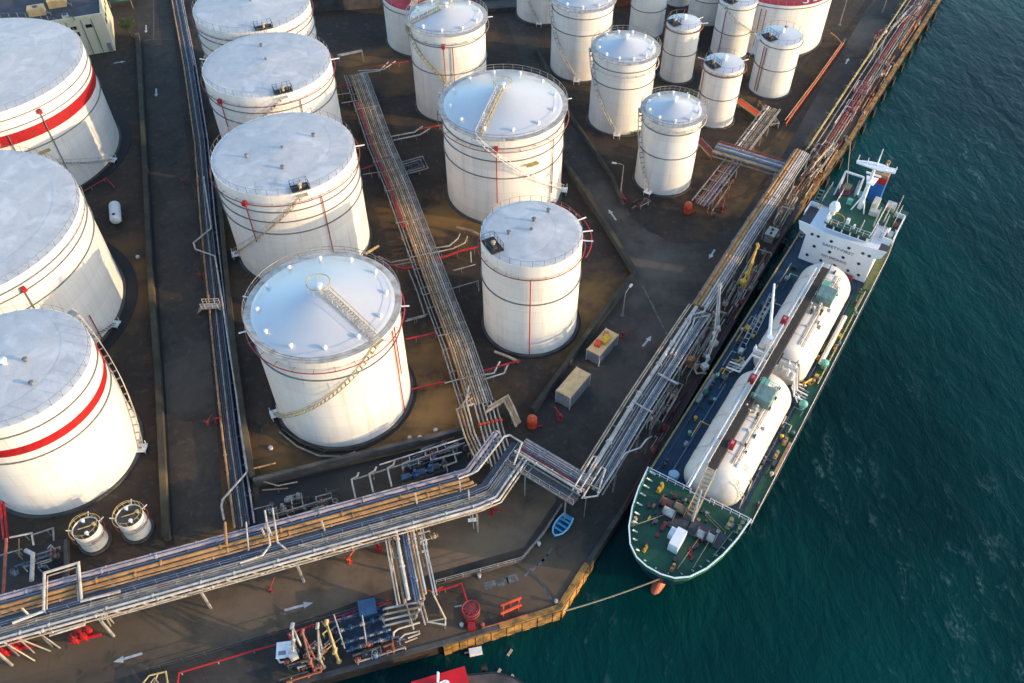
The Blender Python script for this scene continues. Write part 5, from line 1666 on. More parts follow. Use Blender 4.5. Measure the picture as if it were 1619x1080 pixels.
ybit(9.4, -4.4, 4.5, YELLOW, 0.9)
ybit(9.4, 4.9, 4.5, DYELLOW, 0.95)
ybit(9.6, 6.2, 4.5, DYELLOW, 1.0)
ybit(0.9, -2.2, 4.5, YELLOW, 0.6)
ybit(0.4, 1.6, 4.5, ORANGE, 0.7)
ybit(3.4, -5.0, 4.5, BEIGE, 0.8)
for uu, vv in ((14.5, -5.8), (26.2, 6.1), (30.0, -6.1), (40, -6), (46.0, 6.3), (23.5, 5.9)):
    ybit(uu, vv, 2.5, BROWNP if vv > 0 else DK_STEEL, 0.8)
for uu, vv in ((36.4, 4.9), (35.0, -4.6)):
    m = MB()
    p = [SH(uu, vv, 2.5), SH(uu, vv, 3.8), SH(uu + 1.2, vv + 0.5, 3.8), SH(uu + 1.2, vv + 0.5, 2.5)]
    m.tube(p, 0.12, 6)
    m.tube([SH(uu + 0.4, vv - 0.3, 2.5), SH(uu + 0.4, vv - 0.3, 3.6), SH(uu + 0.4, vv + 0.9, 3.6)], 0.12, 6)
    m.build('hose_davit', YELLOW, SHIP)
for ua, ub, vv, r, mt in ((14, 31, -4.5, 0.09, BLUEP), (14, 58, 5.0, 0.08, DBLUE), (38, 60, -5.6, 0.1, GALV), (38, 60, 6.4, 0.09, DYELLOW), (12, 33, -6.2, 0.08, DBLUE)):
    MB().tube([SH(ua, vv, 3.0), SH(ub, vv, 3.0)], r, 6).build('deck_pipe', mt, SHIP)
for uu in range(15, 34, 2):
    m = MB()
    sbox(m, uu, 4.95, 2.7, 0.35, 0.3, 0.4)
    m.build('pipe_saddle', DBLUE, SHIP, smooth=False)
m = MB()
sbox(m, 23.5, 6.75, 2.62, 6.0, 0.35, 0.2)
m.build('fender_board', BROWNP, SHIP, smooth=False)
m = MB()
sbox(m, 29, -6.6, 2.7, 6.0, 0.5, 0.3)
m.build('gangway', GALV, SHIP, smooth=False)
for uu in (13.4, 16.0):
    m = MB()
    m.tube([SH(uu, 3.5, 7.4), SH(uu, 4.9, 4.6), SH(uu, 4.9, 2.6)], 0.05, 4)
    m.tube([SH(uu + 0.6, 3.5, 7.4), SH(uu + 0.6, 4.9, 4.6), SH(uu + 0.6, 4.9, 2.6)], 0.05, 4)
    for i in range(5):
        t = i / 5
        m.bar(SH(uu, 3.5 + 1.4 * t, 7.4 - 2.8 * t), SH(uu + 0.6, 3.5 + 1.4 * t, 7.4 - 2.8 * t), 0.05, 0.05)
    m.build('tank_ladder', LGREY, SHIP)
# dense small fittings and pipes along both side decks
for k in range(70):
    uu = rng.uniform(12, 60)
    side = rng.choice((-1, 1))
    vv = rng.uniform(4.6, 6.6) * side
    kind = rng.random()
    mt = rng.choice((DBLUE, DECKG, YELLOW, GALV, MINT, DK_STEEL, BLUEP, BROWNP, DBLUE, LGREY))
    if kind < 0.4:
        L_ = rng.uniform(1.0, 4.0)
        z = rng.uniform(2.7, 3.3)
        pts = [SH(uu, vv, z), SH(uu + L_, vv, z)]
        if rng.random() < 0.5:
            pts += [SH(uu + L_, vv - side * rng.uniform(0.6, 1.6), z)]
        MB().tube(pts, rng.uniform(0.05, 0.09), 6).build('deck_pipe', mt, SHIP)
    elif kind < 0.7:
        m = MB()
        sbox(m, uu, vv, 2.5 + 0.3, rng.uniform(0.4, 1.1), rng.uniform(0.3, 0.7), rng.uniform(0.4, 0.8))
        m.build('deck_box', mt, SHIP, smooth=False)
    else:
        p = SH(uu, vv, 2.5)
        MB().lathe(p, [(0.12, 0), (0.12, 0.5), (0.26, 0.55), (0.26, 0.8), (0.08, 0.95)], 8).build('deck_vent', mt, SHIP)
for k in range(48):
    uu, vv = rng.uniform(1.2, 10.4), rng.uniform(-5.4, 5.4)
    if abs(vv) > 2.0 + uu * 0.42:
        continue
    if abs(uu - 4) < 1.8 and abs(vv) < 2:
        continue
    m = MB()
    sbox(m, uu, vv, 4.5 + 0.2, rng.uniform(0.25, 0.8), rng.uniform(0.2, 0.5), rng.uniform(0.25, 0.5))
    m.build('deck_fitting', rng.choice((DK_STEEL, DECKG, YELLOW, DK_STEEL, BROWNP, GALV, RED_DK)), SHIP, smooth=False)
# windlass, winches and house on the bow deck
for uu, vv, mt in ((7.6, -2.7, RUSTP), (7.8, -1.0, BROWNP), (6.6, -1.9, LGREY)):
    p = SH(uu, vv, 5.2)
    o = MB().tube([p - DV * 0.75, p + DV * 0.75], 0.55, 12).build('windlass_drum', mt, SHIP)
    for s_ in (-0.75, 0.75):
        MB().tube([p + DV * (s_ - 0.05), p + DV * (s_ + 0.05)], 0.8, 14).build('drum_flange', DK_STEEL, o)
m = MB()
sbox(m, 6.7, -0.4, 4.6, 3.2, 2.2, 0.22)
m.build('windlass_bed', DK_STEEL, SHIP, smooth=False)
for uu, vv in ((5.9, 2.6), (6.1, 3.8)):
    p = SH(uu, vv, 5.2)
    o = MB().tube([p - DV * 0.45, p + DV * 0.45], 0.5, 12).build('mooring_drum', LGREY, SHIP)
    for s_ in (-0.5, 0.5):
        MB().tube([p + DV * (s_ - 0.06), p + DV * (s_ + 0.06)], 0.8, 14).build('drum_flange', DK_STEEL, o)
m = MB()
sbox(m, 6.6, 3.2, 4.6, 2.3, 4.6, 0.22)
sbox(m, 7.1, -2.0, 4.57, 2.6, 3.0, 0.16)
m.build('winch_bed', DK_STEEL, SHIP, smooth=False)
m = MB()
sbox(m, 3.6, 0.6, 5.3, 2.6, 1.2, 1.6)
ho = m.build('deck_house', SHIPW, SHIP, smooth=False)
m = MB()
sbox(m, 4.3, -0.35, 5.0, 1.2, 0.7, 1.0)
m.build('side_locker', SHIPW, ho, smooth=False)
for uu, vv in ((3.3, -1.8), (3.1, 2.5)):
    p = SH(uu, vv, 4.5)
    MB().lathe(p, [(0.28, 0), (0.28, 0.25), (0.15, 0.3)], 12).build('red_fairlead', RED, SHIP)
    m = MB()
    sbox(m, uu + 1.5, vv + 0.1, 4.7, 1.3, 0.45, 0.3)
    m.build('chain_stopper', RED_DK, SHIP, smooth=False)
# yellow safety lines and pipes on the bow deck
for pts in ([(9.3, 1.9), (8.2, 4.9), (5.4, 5.2)], [(9.0, 1.9), (7.9, 4.6)], [(9.6, -3.0), (8.6, -0.4)]):
    MB().tube([SH(u, v, 4.62) for u, v in pts], 0.05, 4).build('yellow_line_pipe', DYELLOW, SHIP)
# bridge house
m = MB()
sbox(m, 68.2, 0.2, 5.75, 11.2, 10.8, 6.5)
HS = m.build('bridge_house', SHIPW, SHIP, smooth=False)


def front(poly, u, t, mat, name, parent):
    m = MB()
    k = len(poly)
    for uu in (u, u + t):
        for v, z in poly:
            m.v.append(tuple(SH(uu, v, z)))
    m.f = [tuple(reversed(range(k))), tuple(range(k, 2 * k))] + [(i, (i + 1) % k, k + (i + 1) % k, k + i) for i in range(k)]
    return m.build(name, mat, parent, smooth=False)


front([(-5.2, 2.52), (5.6, 2.52), (5.6, 7.5), (6.5, 8.1), (6.9, 9.5), (4.0, 9.15), (-3.1, 9.1), (-5.3, 9.5), (-6.9, 9.6), (-6.4, 8.1), (-5.2, 7.5)], 62.4, 0.18, SHIPW, 'front_bulkhead', HS)
for v, z in [(-4.3, 8.0), (-3.3, 8.0), (-1.2, 7.95), (-3.4, 5.9), (-4.0, 3.8), (-0.9, 5.9), (1.6, 7.9), (3.8, 7.85), (4.8, 7.8), (1.3, 5.8), (-1.7, 3.7), (0.5, 3.7), (3.8, 5.7), (2.7, 3.7), (4.4, 3.6)]:
    p = SH(62.38, v, z)
    m = MB().tube([p - DU * 0.02, p + DU * 0.04], 0.24, 14)
    o = m.build('porthole', GLASS, HS)
    m = MB()
    ringp = [SH(62.36, v + 0.26 * math.cos(2 * math.pi * i / 14), z + 0.26 * math.sin(2 * math.pi * i / 14)) for i in range(14)]
    m.tube(ringp, 0.04, 4, closed=True)
    m.build('porthole_rim', GREY_PIPE, o)


def letters(txt, v0, v1, z, size, mat):
    cu = bpy.data.curves.new('letter', 'FONT')
    cu.body = txt
    cu.size = size
    cu.align_x = 'CENTER'
    cu.align_y = 'CENTER'
    cu.extrude = 0.01
    tmp = bpy.data.objects.new('letter', cu)
    COL.objects.link(tmp)
    me = bpy.data.meshes.new_from_object(tmp)
    bpy.data.objects.remove(tmp)
    xs = [v.co.x for v in me.vertices]
    k = (v1 - v0) / (max(xs) - min(xs))
    me.materials.clear()
    me.materials.append(mat)
    o = bpy.data.objects.new('lettering', me)
    COL.objects.link(o)
    o.parent = HS
    c = SH(62.37, (v0 + v1) / 2, z)
    X, Y = DV, Vector((0, 0, 1))
    Z = X.cross(Y)
    mt = Matrix(((X.x * k, Y.x, Z.x, c.x - ORG[HS.name].x), (X.y * k, Y.y, Z.y, c.y - ORG[HS.name].y), (X.z * k, Y.z, Z.z, c.z - ORG[HS.name].z), (0, 0, 0, 1)))
    o.matrix_local = mt


LETM = M('black_lettering', (0.05, 0.05, 0.055), 0.6, 0.3, 3)
letters('SAFETY\u2022FIRST', -2.3, 2.6, 6.95, 0.75, LETM)
letters('NO SMOKING', -1.9, 2.1, 4.85, 0.65, LETM)
# bridge wings, wheelhouse, roof deck
for va, vb in ((-6.9, -3.1), (3.7, 6.9)):
    m = MB()
    sbox(m, 65.2, (va + vb) / 2, 8.9, 5.2, vb - va, 0.14)
    m.build('bridge_wing', ROOFDK, HS, smooth=False)
m = MB()
sbox(m, 66.5, -6.85, 9.3, 3.0, 0.14, 0.9)
sbox(m, 68.0, -6.2, 9.3, 0.14, 1.4, 0.9)
m.build('wing_bulwark', SHIPW, HS, smooth=False)
m = MB()
sbox(m, 68.6, 6.9, 9.5, 6.6, 0.16, 1.3)
sbox(m, 71.9, 6.2, 9.5, 0.16, 1.5, 1.3)
sbox(m, 66.4, 5.5, 9.5, 2.0, 0.16, 1.3)
sbox(m, 64.9, 6.1, 9.5, 0.16, 1.4, 1.3)
m.build('wing_bulwark', SHIPW, HS, smooth=False)
m = MB()
sbox(m, 67.8, 0.3, 9.55, 8.4, 6.8, 1.15)
WH = m.build('wheelhouse', SHIPW, HS, smooth=False)
for k in range(5):
    m = MB()
    sbox(m, 63.58, -2.35 + 1.3 * k, 9.62, 0.06, 1.05, 0.75)
    o = m.build('bridge_window', GLASS, WH, smooth=False)
m = MB()
sbox(m, 67.7, 0.3, 10.16, 8.9, 7.2, 0.1)
RD_ = m.build('monkey_deck', DECKG, WH, smooth=False)
m = MB()
sbox(m, 71.5, 0.6, 9.28, 5.2, 13.0, 0.1)
m.build('boat_deck', DECKG, HS, smooth=False)
MB().ring(SH(65.3, -2.0, 10.24), 1.25, 0.09, 32, 4, rz=0.03).build('yellow_circle', YELLOW, RD_)
m = MB()
railing(m, [SH(72.0, -3.2, 10.2), SH(63.4, -3.2, 10.2), SH(63.4, 3.8, 10.2), SH(72.0, 3.8, 10.2)], 1.0, 1.0, 0.035)
m.build('roof_rail', WHITE, RD_)
p = SH(66.0, -2.9, 10.2)
MB().lathe(p, [(0.4, 0), (0.4, 0.6), (0.75, 0.9), (0.85, 1.5), (0.6, 2.1), (0.05, 2.35)], 16).build('satellite_dome', WHITE, RD_)
# radar mast
m = MB()
m.tube([SH(69.8, 0.25, 10.2), SH(69.9, 0.25, 18.3)], 0.42, 8, rend=0.22)
for s_ in (-1.0, 1.0):
    m.tube([SH(68.6, 0.25 + s_, 10.2), SH(69.8, 0.25, 13.2)], 0.1, 6)
MS = m.build('radar_mast', WHITE, HS)
m = MB()
m.prism([SH(69.0, 0.0, 0).to_2d(), SH(71.0, -0.6, 0).to_2d(), SH(71.2, 1.2, 0).to_2d(), SH(69.0, 1.0, 0).to_2d()], 15.3, 15.45)
m.build('lower_platform', WHITE, MS, smooth=False)
m = MB()
m.prism([SH(u, v, 0).to_2d() for u, v in ((68.9, -2.4), (69.6, -2.6), (70.4, -0.6), (70.6, 1.0), (70.2, 3.2), (69.4, 3.3), (68.8, 0.9))], 18.2, 18.4)
m.build('upper_platform', WHITE, MS, smooth=False)
for v_ in (-2.4, -1.0, 1.8, 3.2):
    MB().tube([SH(69.5, v_, 18.3), SH(69.5, v_, 19.4)], 0.07, 5).build('mast_light', WHITE, MS)
MB().bar(SH(70.6, -0.8, 16.2), SH(70.6, 1.5, 16.2), 0.3, 0.22).build('radar_scanner', WHITE, MS, smooth=False)
MB().tube([SH(69.9, 0.4, 18.3), SH(69.9, 0.4, 21.3)], 0.12, 6, rend=0.05).build('top_pole', WHITE, MS)
MB().tube([SH(69.4, -2.5, 18.4), SH(70.2, 3.3, 18.6)], 0.06, 5).build('yard_arm', WHITE, MS)
# funnel
m = MB()
sbox(m, 74.3, 1.3, 11.3, 2.6, 2.0, 4.0)
FN = m.build('funnel', M('funnel_blue', (0.01, 0.10, 0.33), 0.45, 0.2, 1), HS, smooth=False)
m = MB()
sbox(m, 74.3, 1.3, 13.9, 2.62, 2.02, 1.2)
m.build('funnel_band', RED, FN, smooth=False)
m = MB()
sbox(m, 74.3, 1.3, 14.75, 2.64, 2.04, 0.5)
m.build('funnel_cap', BROWNP, FN, smooth=False)
for k in (-0.5, 0.5):
    MB().tube([SH(74.3 + k, 1.3, 14.8), SH(74.6 + k, 1.4, 16.4)], 0.28, 10).build('exhaust_pipe', BROWNP, FN)
# goal post frame with a dark red boat hull under it, beside the funnel
m = MB()
for v_ in (-4.4, -1.4):
    m.bar(SH(72.0, v_, 9.3), SH(76.2, v_, 11.4), 0.2, 0.2)
    m.bar(SH(76.2, v_, 4.0), SH(76.2, v_, 11.4), 0.22, 0.22)
m.bar(SH(76.2, -4.4, 11.4), SH(76.2, -1.4, 11.4), 0.26, 0.26)
m.build('boat_davit', SHIPW, HS, smooth=False)
m = MB()
m.prism([SH(u, v, 0).to_2d() for u, v in ((71.4, -3.0), (71.8, -3.9), (74.0, -4.1), (75.0, -3.0), (74.0, -2.0), (71.8, -2.1))], 9.4, 10.4)
bo = m.build('rescue_boat', M('maroon_paint', (0.16, 0.03, 0.035), 0.5, 0.3, 1.5), HS, smooth=False)
m = MB()
sbox(m, 73.4, -3.0, 10.6, 1.4, 1.2, 0.5)
m.build('boat_cover', BROWNP, bo, smooth=False)
# pale boxes, lockers, poles on the roof
for u, v, z, su, sv, sz, mt in ((71.0, 2.2, 10.9, 2.2, 0.9, 1.5, M('cream_locker', (0.55, 0.55, 0.42), 0.6, 0.2, 1)), (69.3, 2.6, 10.6, 1.0, 1.4, 0.9, LGREY), (65.0, -0.2, 10.6, 0.6, 0.5, 0.9, WHITE), (64.4, 1.0, 10.5, 0.4, 0.3, 0.7, WHITE), (64.2, -2.9, 10.5, 1.4, 0.4, 0.6, WHITE), (73.0, -0.4, 9.9, 1.5, 1.0, 1.2, MINT), (70.0, -1.5, 10.6, 0.8, 0.8, 0.8, MINT), (73.5, 4.3, 9.7, 1.8, 1.4, 0.8, LGREY), (66.8, 6.2, 9.4, 1.2, 0.8, 0.9, M('cream_locker', (0.55, 0.55, 0.42))), (69.8, 6.2, 9.3, 1.0, 0.9, 0.7, RUSTP)):
    m = MB()
    sbox(m, u, v, z, su, sv, sz)
    m.build('deck_locker', mt, HS, smooth=False)
for u, v, z0, z1 in ((66.5, 3.4, 10.2, 13.6), (69.5, 4.4, 9.3, 13.0), (71.5, 5.4, 9.3, 13.4), (66.0, 4.9, 9.0, 13.2), (64.0, 2.0, 10.2, 12.2), (72.8, -1.6, 9.3, 12.6), (64.2, 4.0, 9.0, 12.4)):
    MB().tube([SH(u, v, z0), SH(u + 0.5, v + 0.1, z1)], 0.11, 6, rend=0.06).build('signal_pole', LGREY, HS)
for v_ in (-5.4, 5.9):
    m = MB()
    railing(m, [SH(69, v_, 9.3), SH(74, v_, 9.3)], 1.0, 1.2, 0.04)
    m.build('boat_deck_rail', LGREY, HS)
# accommodation ladder by the wing
m = MB()
for i in range(14):
    t = i / 13
    sbox(m, 66.5 + 6.5 * t, -6.6, 3.5 + 5.2 * t, 0.3, 0.8, 0.06)
m.bar(SH(66.5, -7.0, 3.4), SH(73.2, -7.0, 8.8), 0.1, 0.25)
m.bar(SH(66.5, -6.2, 3.4), SH(73.2, -6.2, 8.8), 0.1, 0.25)
m.build('side_ladder', GALV, HS, smooth=False)
# seaward side deck by the bridge house: sun on green deck painted yellow-green
q = [SH(61, 5.75, 0), SH(74.5, 5.7, 0), SH(74.5, 6.8, 0), SH(61, 7.0, 0)]
MB().prism([p.to_2d() for p in q], 2.505, 2.56).build('side_walkway', M('olive_deck', (0.10, 0.12, 0.03), 0.6, 0.3, 0.8), SHIP, smooth=False)
m = MB()
sbox(m, 61.6, 3.0, 2.9, 0.8, 1.6, 0.8)
m.build('pump_cover', RED_DK, SHIP, smooth=False)

# ropes
def rope(label, pts, r=0.07, sag=0.6):
    a, b = Vector(pts[0]), Vector(pts[-1])
    k = 12
    pp = []
    for i in range(k + 1):
        t = i / k
        p = a.lerp(b, t)
        p.z -= sag * 4 * t * (1 - t)
        pp.append(p)
    mb = MB().tube(pp, r, 6)
    return single(mb, 'mooring_rope', ROPE, label, 'rope', a, None)


rope('long mooring rope from the quay corner over the water to the ship bow', [P(893, 966, 0.3), SH(-1.1, 0.8, 3.6)], 0.09, 0.4)
rope('mooring rope from the ship stern up to the quay beyond the bridge', [P(1345, 225, 0.3), SH(79, -3.0, 4.0)], 0.07, 0.5)
rope('rope over the green bow deck from the inner pale drum to the bow rail', [SH(5.4, 2.6, 5.0), SH(0.6, 2.1, 4.7)], 0.05, 0.02)
rope('rope over the green bow deck from the outer pale drum to the bow rail', [SH(5.6, 3.8, 5.0), SH(1.6, 3.6, 4.7)], 0.05, 0.02)
rope('rope from the windlass to the quay side bulwark of the bow deck', [SH(6.2, -2.2, 5.0), SH(2.6, -5.0, 4.8)], 0.05, 0.05)
rope('rope from the seaward yellow bitts to the bow bulwark', [SH(8.4, 5.6, 4.9), SH(4.2, 5.0, 4.8)], 0.05, 0.03)

# ------------------------------------------------------------------ things on the quay and roads
def container(p0, p1, w, h, topm, sidem, label, load=False):
    a, b = P(*p0, 0), P(*p1, 0)
    d = (b - a).normalized()
    L = (b - a).length
    rz = math.atan2(d.y, d.x)
    c = (a + b) / 2
    root = thing('container', label, 'container', (c.x, c.y, 0))
    MB().box((c.x, c.y, h / 2 + 0.1), (L - 0.12, w - 0.12, h - 0.1), rz).build('body', sidem, root, smooth=False)
    n = Vector((-d.y, d.x, 0))
    mb = MB()
    k = int(L / 0.3)
    for i in range(k):
        for s_ in (-1, 1):
            q = c + d * (-L / 2 + (i + 0.5) * L / k) + n * s_ * (w / 2 - 0.04)
            mb.box((q.x, q.y, h / 2 + 0.1), (0.14, 0.06, h - 0.3), rz)
    mb.build('side_corrugation', sidem, root, smooth=False)['kind'] = 'stuff'
    MB().box((c.x, c.y, h + 0.09), (L - 0.04, w - 0.04, 0.08), rz).build('roof', topm, root, smooth=False)
    for s1 in (-1, 1):
        for s2 in (-1, 1):
            q = c + d * s1 * (L / 2 - 0.07) + n * s2 * (w / 2 - 0.07)
            MB().box((q.x, q.y, h / 2 + 0.08), (0.16, 0.16, h + 0.14), rz).build('corner_post', LGREY, root, smooth=False)
    q = c - d * (L / 2 - 0.02)
    for s2 in (-1, 1):
        qq = q + n * s2 * w * 0.235
        o = MB().box((qq.x, qq.y, h / 2 + 0.1), (0.07, w * 0.44, h - 0.35), rz).build('door', sidem, root, smooth=False)
        r_ = qq - d * 0.06
        MB().tube([(r_.x, r_.y, 0.3), (r_.x, r_.y, h - 0.1)], 0.03, 5).build('lock_bar', GALV, o)
    return root, c, d, n, h


container((889, 642), (921, 604), 2.45, 2.55, CONTB, CONTG, 'plain beige topped shipping container near the orange foam drum')
root, c, d, n, h = container((936, 574), (966, 540), 2.3, 2.2, CONTB, CONTG, 'shipping container with orange gear on its roof, nearer the quay road arrow')
for k, (u_, v_, su, sv, sz, mt) in enumerate(((0.4, -0.2, 1.6, 1.0, 0.6, YELLOW), (-0.9, 0.3, 1.1, 0.9, 0.5, RED_OR), (1.5, 0.4, 0.9, 0.7, 0.4, ORANGE))):
    q = c + d * u_ + n * v_
    mb = MB().box((q.x, q.y, h + 0.14 + sz / 2), (su, sv, sz), math.atan2(d.y, d.x) + 0.2 * k)
    single(mb, 'gear_box', mt, ('yellow gear box in the middle of the container roof', 'orange red gear box at the near end of the container roof', 'rusty orange gear box at the far end of the container roof')[k], 'box', (q.x, q.y, h + 0.14))


def drum(px, py, label, r=0.65, h=2.3, body=RED_OR, top=ORANGE):
    p = P(px, py, 0)
    root = thing('foam_drum', label, 'tank', p)
    MB().lathe(p, [(r * 0.9, 0.25), (r, 0.4), (r, h - 0.35), (r * 0.7, h - 0.08), (0.05, h)], 20).build('body', body, root)
    for k in range(4):
        a = math.pi / 2 * k + 0.4
        MB().box((p.x + r * 0.75 * math.cos(a), p.y + r * 0.75 * math.sin(a), 0.2), (0.16, 0.16, 0.4)).build('leg', DK_STEEL, root, smooth=False)
    MB().lathe_ring((p.x, p.y, h * 0.5), [(r, 0), (r + 0.05, 0), (r + 0.05, 0.12), (r, 0.12)], 20).build('hoop', RED, root)
    MB().lathe((p.x, p.y, h - 0.05), [(0.2, 0), (0.2, 0.2), (0.05, 0.22)], 10).build('filler_cap', top, root)
    MB().tube([(p.x + r, p.y - 0.2, 0.6), (p.x + r + 0.7, p.y - 0.1, 0.6), (p.x + r + 0.7, p.y - 0.1, 0.0)], 0.09, 6).build('outlet_pipe', RED, root)
    return root


drum(841, 676, 'orange foam drum at the lower end of the bent concrete wall', 0.68, 2.5)
drum(1086, 338, 'orange foam drum below the short rack with pink pipes', 0.68, 2.5)


def fire_monitor(px, py, label, s=1.0, mat=RED, rz=0.4):
    s *= 0.78
    p = P(px, py, 0)
    root = thing('fire_monitor', label, 'fire monitor', p, 'red fire hydrants and monitors')
    MB().lathe(p, [(0.3 * s, 0), (0.3 * s, 0.1), (0.16 * s, 0.14), (0.16 * s, 0.9 * s), (0.24 * s, 0.95 * s), (0.24 * s, 1.15 * s), (0.1 * s, 1.2 * s)], 12).build('riser', mat, root)
    q = Vector((p.x, p.y, 1.1 * s))
    dd = Vector((math.cos(rz), math.sin(rz), 0.35))
    MB().tube([q - dd * 0.3 * s, q + dd * 0.5 * s, q + dd * 1.5 * s], 0.13 * s, 8, rend=0.08 * s).build('barrel', mat, root)
    MB().ring((q.x - 0.35 * s, q.y, q.z + 0.1), 0.22 * s, 0.04, 14, 4).build('handwheel', RED_DK, root)
    for k in range(2):
        a = rz + 1.3 + k * 2.8
        MB().tube([(p.x, p.y, 0.55 * s), (p.x + 0.45 * s * math.cos(a), p.y + 0.45 * s * math.sin(a), 0.55 * s)], 0.1 * s, 8).build('hose_outlet', mat, root)
    return root


for px, py, lb, s, rz in ((886, 664, 'red fire monitor between the beige container and the link bridge', 1.3, 2.2), (984, 534, 'red fire hydrant beside the gear laden container', 1.3, 0.2), (1140, 335, 'red fire monitor beside the end frame of the pink pipe rack', 1.5, 1.2),
                          (987, 322, 'red fire monitor on the gravel island near the inner road arrow', 1.3, 2.0), (1011, 330, 'pale headed fire monitor on the gravel island', 1.2, 0.6), (553, 889, 'orange red hydrant under the main pipe bridge by the waterside road', 1.4, 0.9),
                          (600, 872, 'red hydrant at the head of the berth pipe rack', 1.4, 1.8), (778, 812, 'red hose reel hydrant near the bend of the waterside road', 1.4, -0.4), (806, 766, 'red slanting fire branch under the bend of the main bridge', 1.4, 1.0),
                          (429, 935, 'dark red hydrant pair beside the faded bay on the waterside road', 1.1, 1.2), (1385, 60, 'red monitor among the pipes of the far quay', 1.6, 0.5), (1345, 186, 'red valve head on the middle of the far quay', 1.6, 1.5), (1400, 105, 'red fire monitor close to the cope of the far quay', 1.3, 0.9), (330, 672, 'small red hydrant beside the low dark track lower down the road', 1.0, 1.0), (318, 440, 'small red hydrant beside the low dark track near the stile', 1.0, 2.0), (292, 292, 'dark red hydrant in the road shadow beside the low track', 1.1, 1.0), (344, 668, 'red valve post tight against the brown track pipe', 1.0, 0.2)):
    fire_monitor(px, py, lb, s, RED_OR if 'orange' in lb else RED if px < 900 and 'dark' not in lb else RED_DK, rz)


def red_valves(px, py, label, s=1.0):
    p = P(px, py, 0)
    root = thing('valve_cluster', label, 'valves', p)
    for k in range(4):
        a = 1.2 * k
        q = p + Vector((math.cos(a) * 0.8 * s * (k > 0), math.sin(a) * 0.7 * s * (k > 0), 0.8 * s))
        MB().lathe((q.x, q.y, 0), [(0.15 * s, 0), (0.15 * s, 0.5 * s), (0.34 * s, 0.6 * s), (0.34 * s, 1.1 * s), (0.12 * s, 1.2 * s), (0.1 * s, 1.7 * s)], 8).build('valve', RED, root)
        MB().ring((q.x, q.y, 1.6 * s), 0.34 * s, 0.06, 12, 4).build('handwheel', RED_DK, root)
    MB().tube([p + Vector((-1.4 * s, -0.4, 0.45)), p + Vector((1.4 * s, 0.5, 0.45))], 0.2 * s, 8).build('header_pipe', RED, root)
    return root


red_valves(137, 1012, 'cluster of red valves standing under the loops of the main bridge', 1.2)
red_valves(28, 1030, 'cluster of red valves at the picture edge under the main bridge', 1.3)
# monitor tower and orange cradle on the berth corner
p = P(745, 972, 0)
root = thing('hose_reel', 'big red hose reel with wheel spokes on the berth corner', 'hose reel', p)
for zz in (1.0, 1.7):
    rp = [(p.x + 1.0 * math.cos(2 * math.pi * i / 24), p.y + 1.0 * math.sin(2 * math.pi * i / 24), zz) for i in range(24)]
    o = MB().tube(rp, 0.1, 6, closed=True).build('wheel_rim', RED_DK, root)
    mb = MB()
    for i in range(5):
        a = math.pi * i / 5
        mb.bar((p.x + 0.95 * math.cos(a), p.y + 0.95 * math.sin(a), zz), (p.x - 0.95 * math.cos(a), p.y - 0.95 * math.sin(a), zz), 0.09, 0.09)
    mb.build('spokes', RED_DK, o, smooth=False)
MB().lathe((p.x, p.y, 0.95), [(0.75, 0), (0.75, 0.75), (0.2, 0.8)], 18).build('hose_coil', RED_DK, root)
MB().box((p.x, p.y - 0.2, 0.15), (1.2, 1.9, 0.3)).build('base_frame', RED_DK, root, smooth=False)
MB().box((p.x + 0.1, p.y - 1.6, 0.5), (0.8, 0.7, 0.9)).build('gear_case', RED, root, smooth=False)
MB().bar((p.x - 1.9, p.y + 0.4, 1.3), (p.x - 0.2, p.y + 0.6, 1.5), 0.14, 0.14).build('nozzle_arm', LGREY, root, smooth=False)
p = P(808, 963, 0)
root = thing('orange_cradle', 'orange tubular cradle standing near the yellow quay corner', 'frame', p)
for s_ in (-0.45, 0.45):
    MB().tube([p + Vector((-1.2, -0.5 + s_, 0.9)), p + Vector((1.2, 0.5 + s_, 1.1))], 0.2, 8).build('long_bar', RED_OR, root)
for t in (-0.9, 0, 0.9):
    MB().tube([p + Vector((t, t * 0.4 - 0.6, 1.0)), p + Vector((t, t * 0.4 + 0.6, 1.0))], 0.1, 6).build('cross_bar', RED_OR, root)
for sx in (-1, 1):
    for sy in (-0.5, 0.5):
        MB().bar(p + Vector((sx * 0.9, sx * 0.4 + sy, 0)), p + Vector((sx * 0.9, sx * 0.4 + sy, 1.0)), 0.14, 0.14).build('leg', RED_OR, root, smooth=False)

# mooring bollards on the quay, fenders on its face
for px, py, lb in ((879, 953, 'white topped bollard at the yellow quay corner'), (852, 862, 'small pale bollard above the kerb rail near the blue rowing boat'), (758, 912, 'small pale bollard beside the kerb rail over the hose reel'), (730, 990, 'bollard beside the pale pipe frame on the berth corner'), (1258, 300, 'bollard on the quay beside the ship stern'), (763, 990, 'rusty bollard near the berth edge')):
    p = P(px, py, 0)
    root = thing('bollard', lb, 'bollard', p, 'mooring bollards on the quay')
    MB().lathe(p, [(0.22, 0), (0.17, 0.1), (0.15, 0.38), (0.26, 0.47), (0.24, 0.58), (0.06, 0.63)], 14).build('post', LGREY if 'white' in lb or 'pale' in lb else RUSTP, root)
    MB().lathe_ring(p, [(0.2, 0.005), (0.36, 0.005), (0.36, 0.06), (0.2, 0.06)], 14).build('base_plate', DK_STEEL, root)
e0, e1 = P(1480, 8, 0), P(1268, 325, 0)
d = (e1 - e0).normalized()
L = (e1 - e0).length
nv = Vector((-d.y, d.x, 0))
if nv.x < 0:
    nv = -nv
k = 0
nf = 13
fl = ['at the top edge of the picture', 'second from the top edge of the picture', 'third from the top edge', 'fourth from the top edge', 'fifth from the top edge', 'sixth from the top edge', 'seventh from the top edge', 'sixth above the ship stern', 'fifth above the ship stern', 'fourth above the ship stern', 'third above the ship stern', 'second above the ship stern', 'nearest the ship stern']
first = None
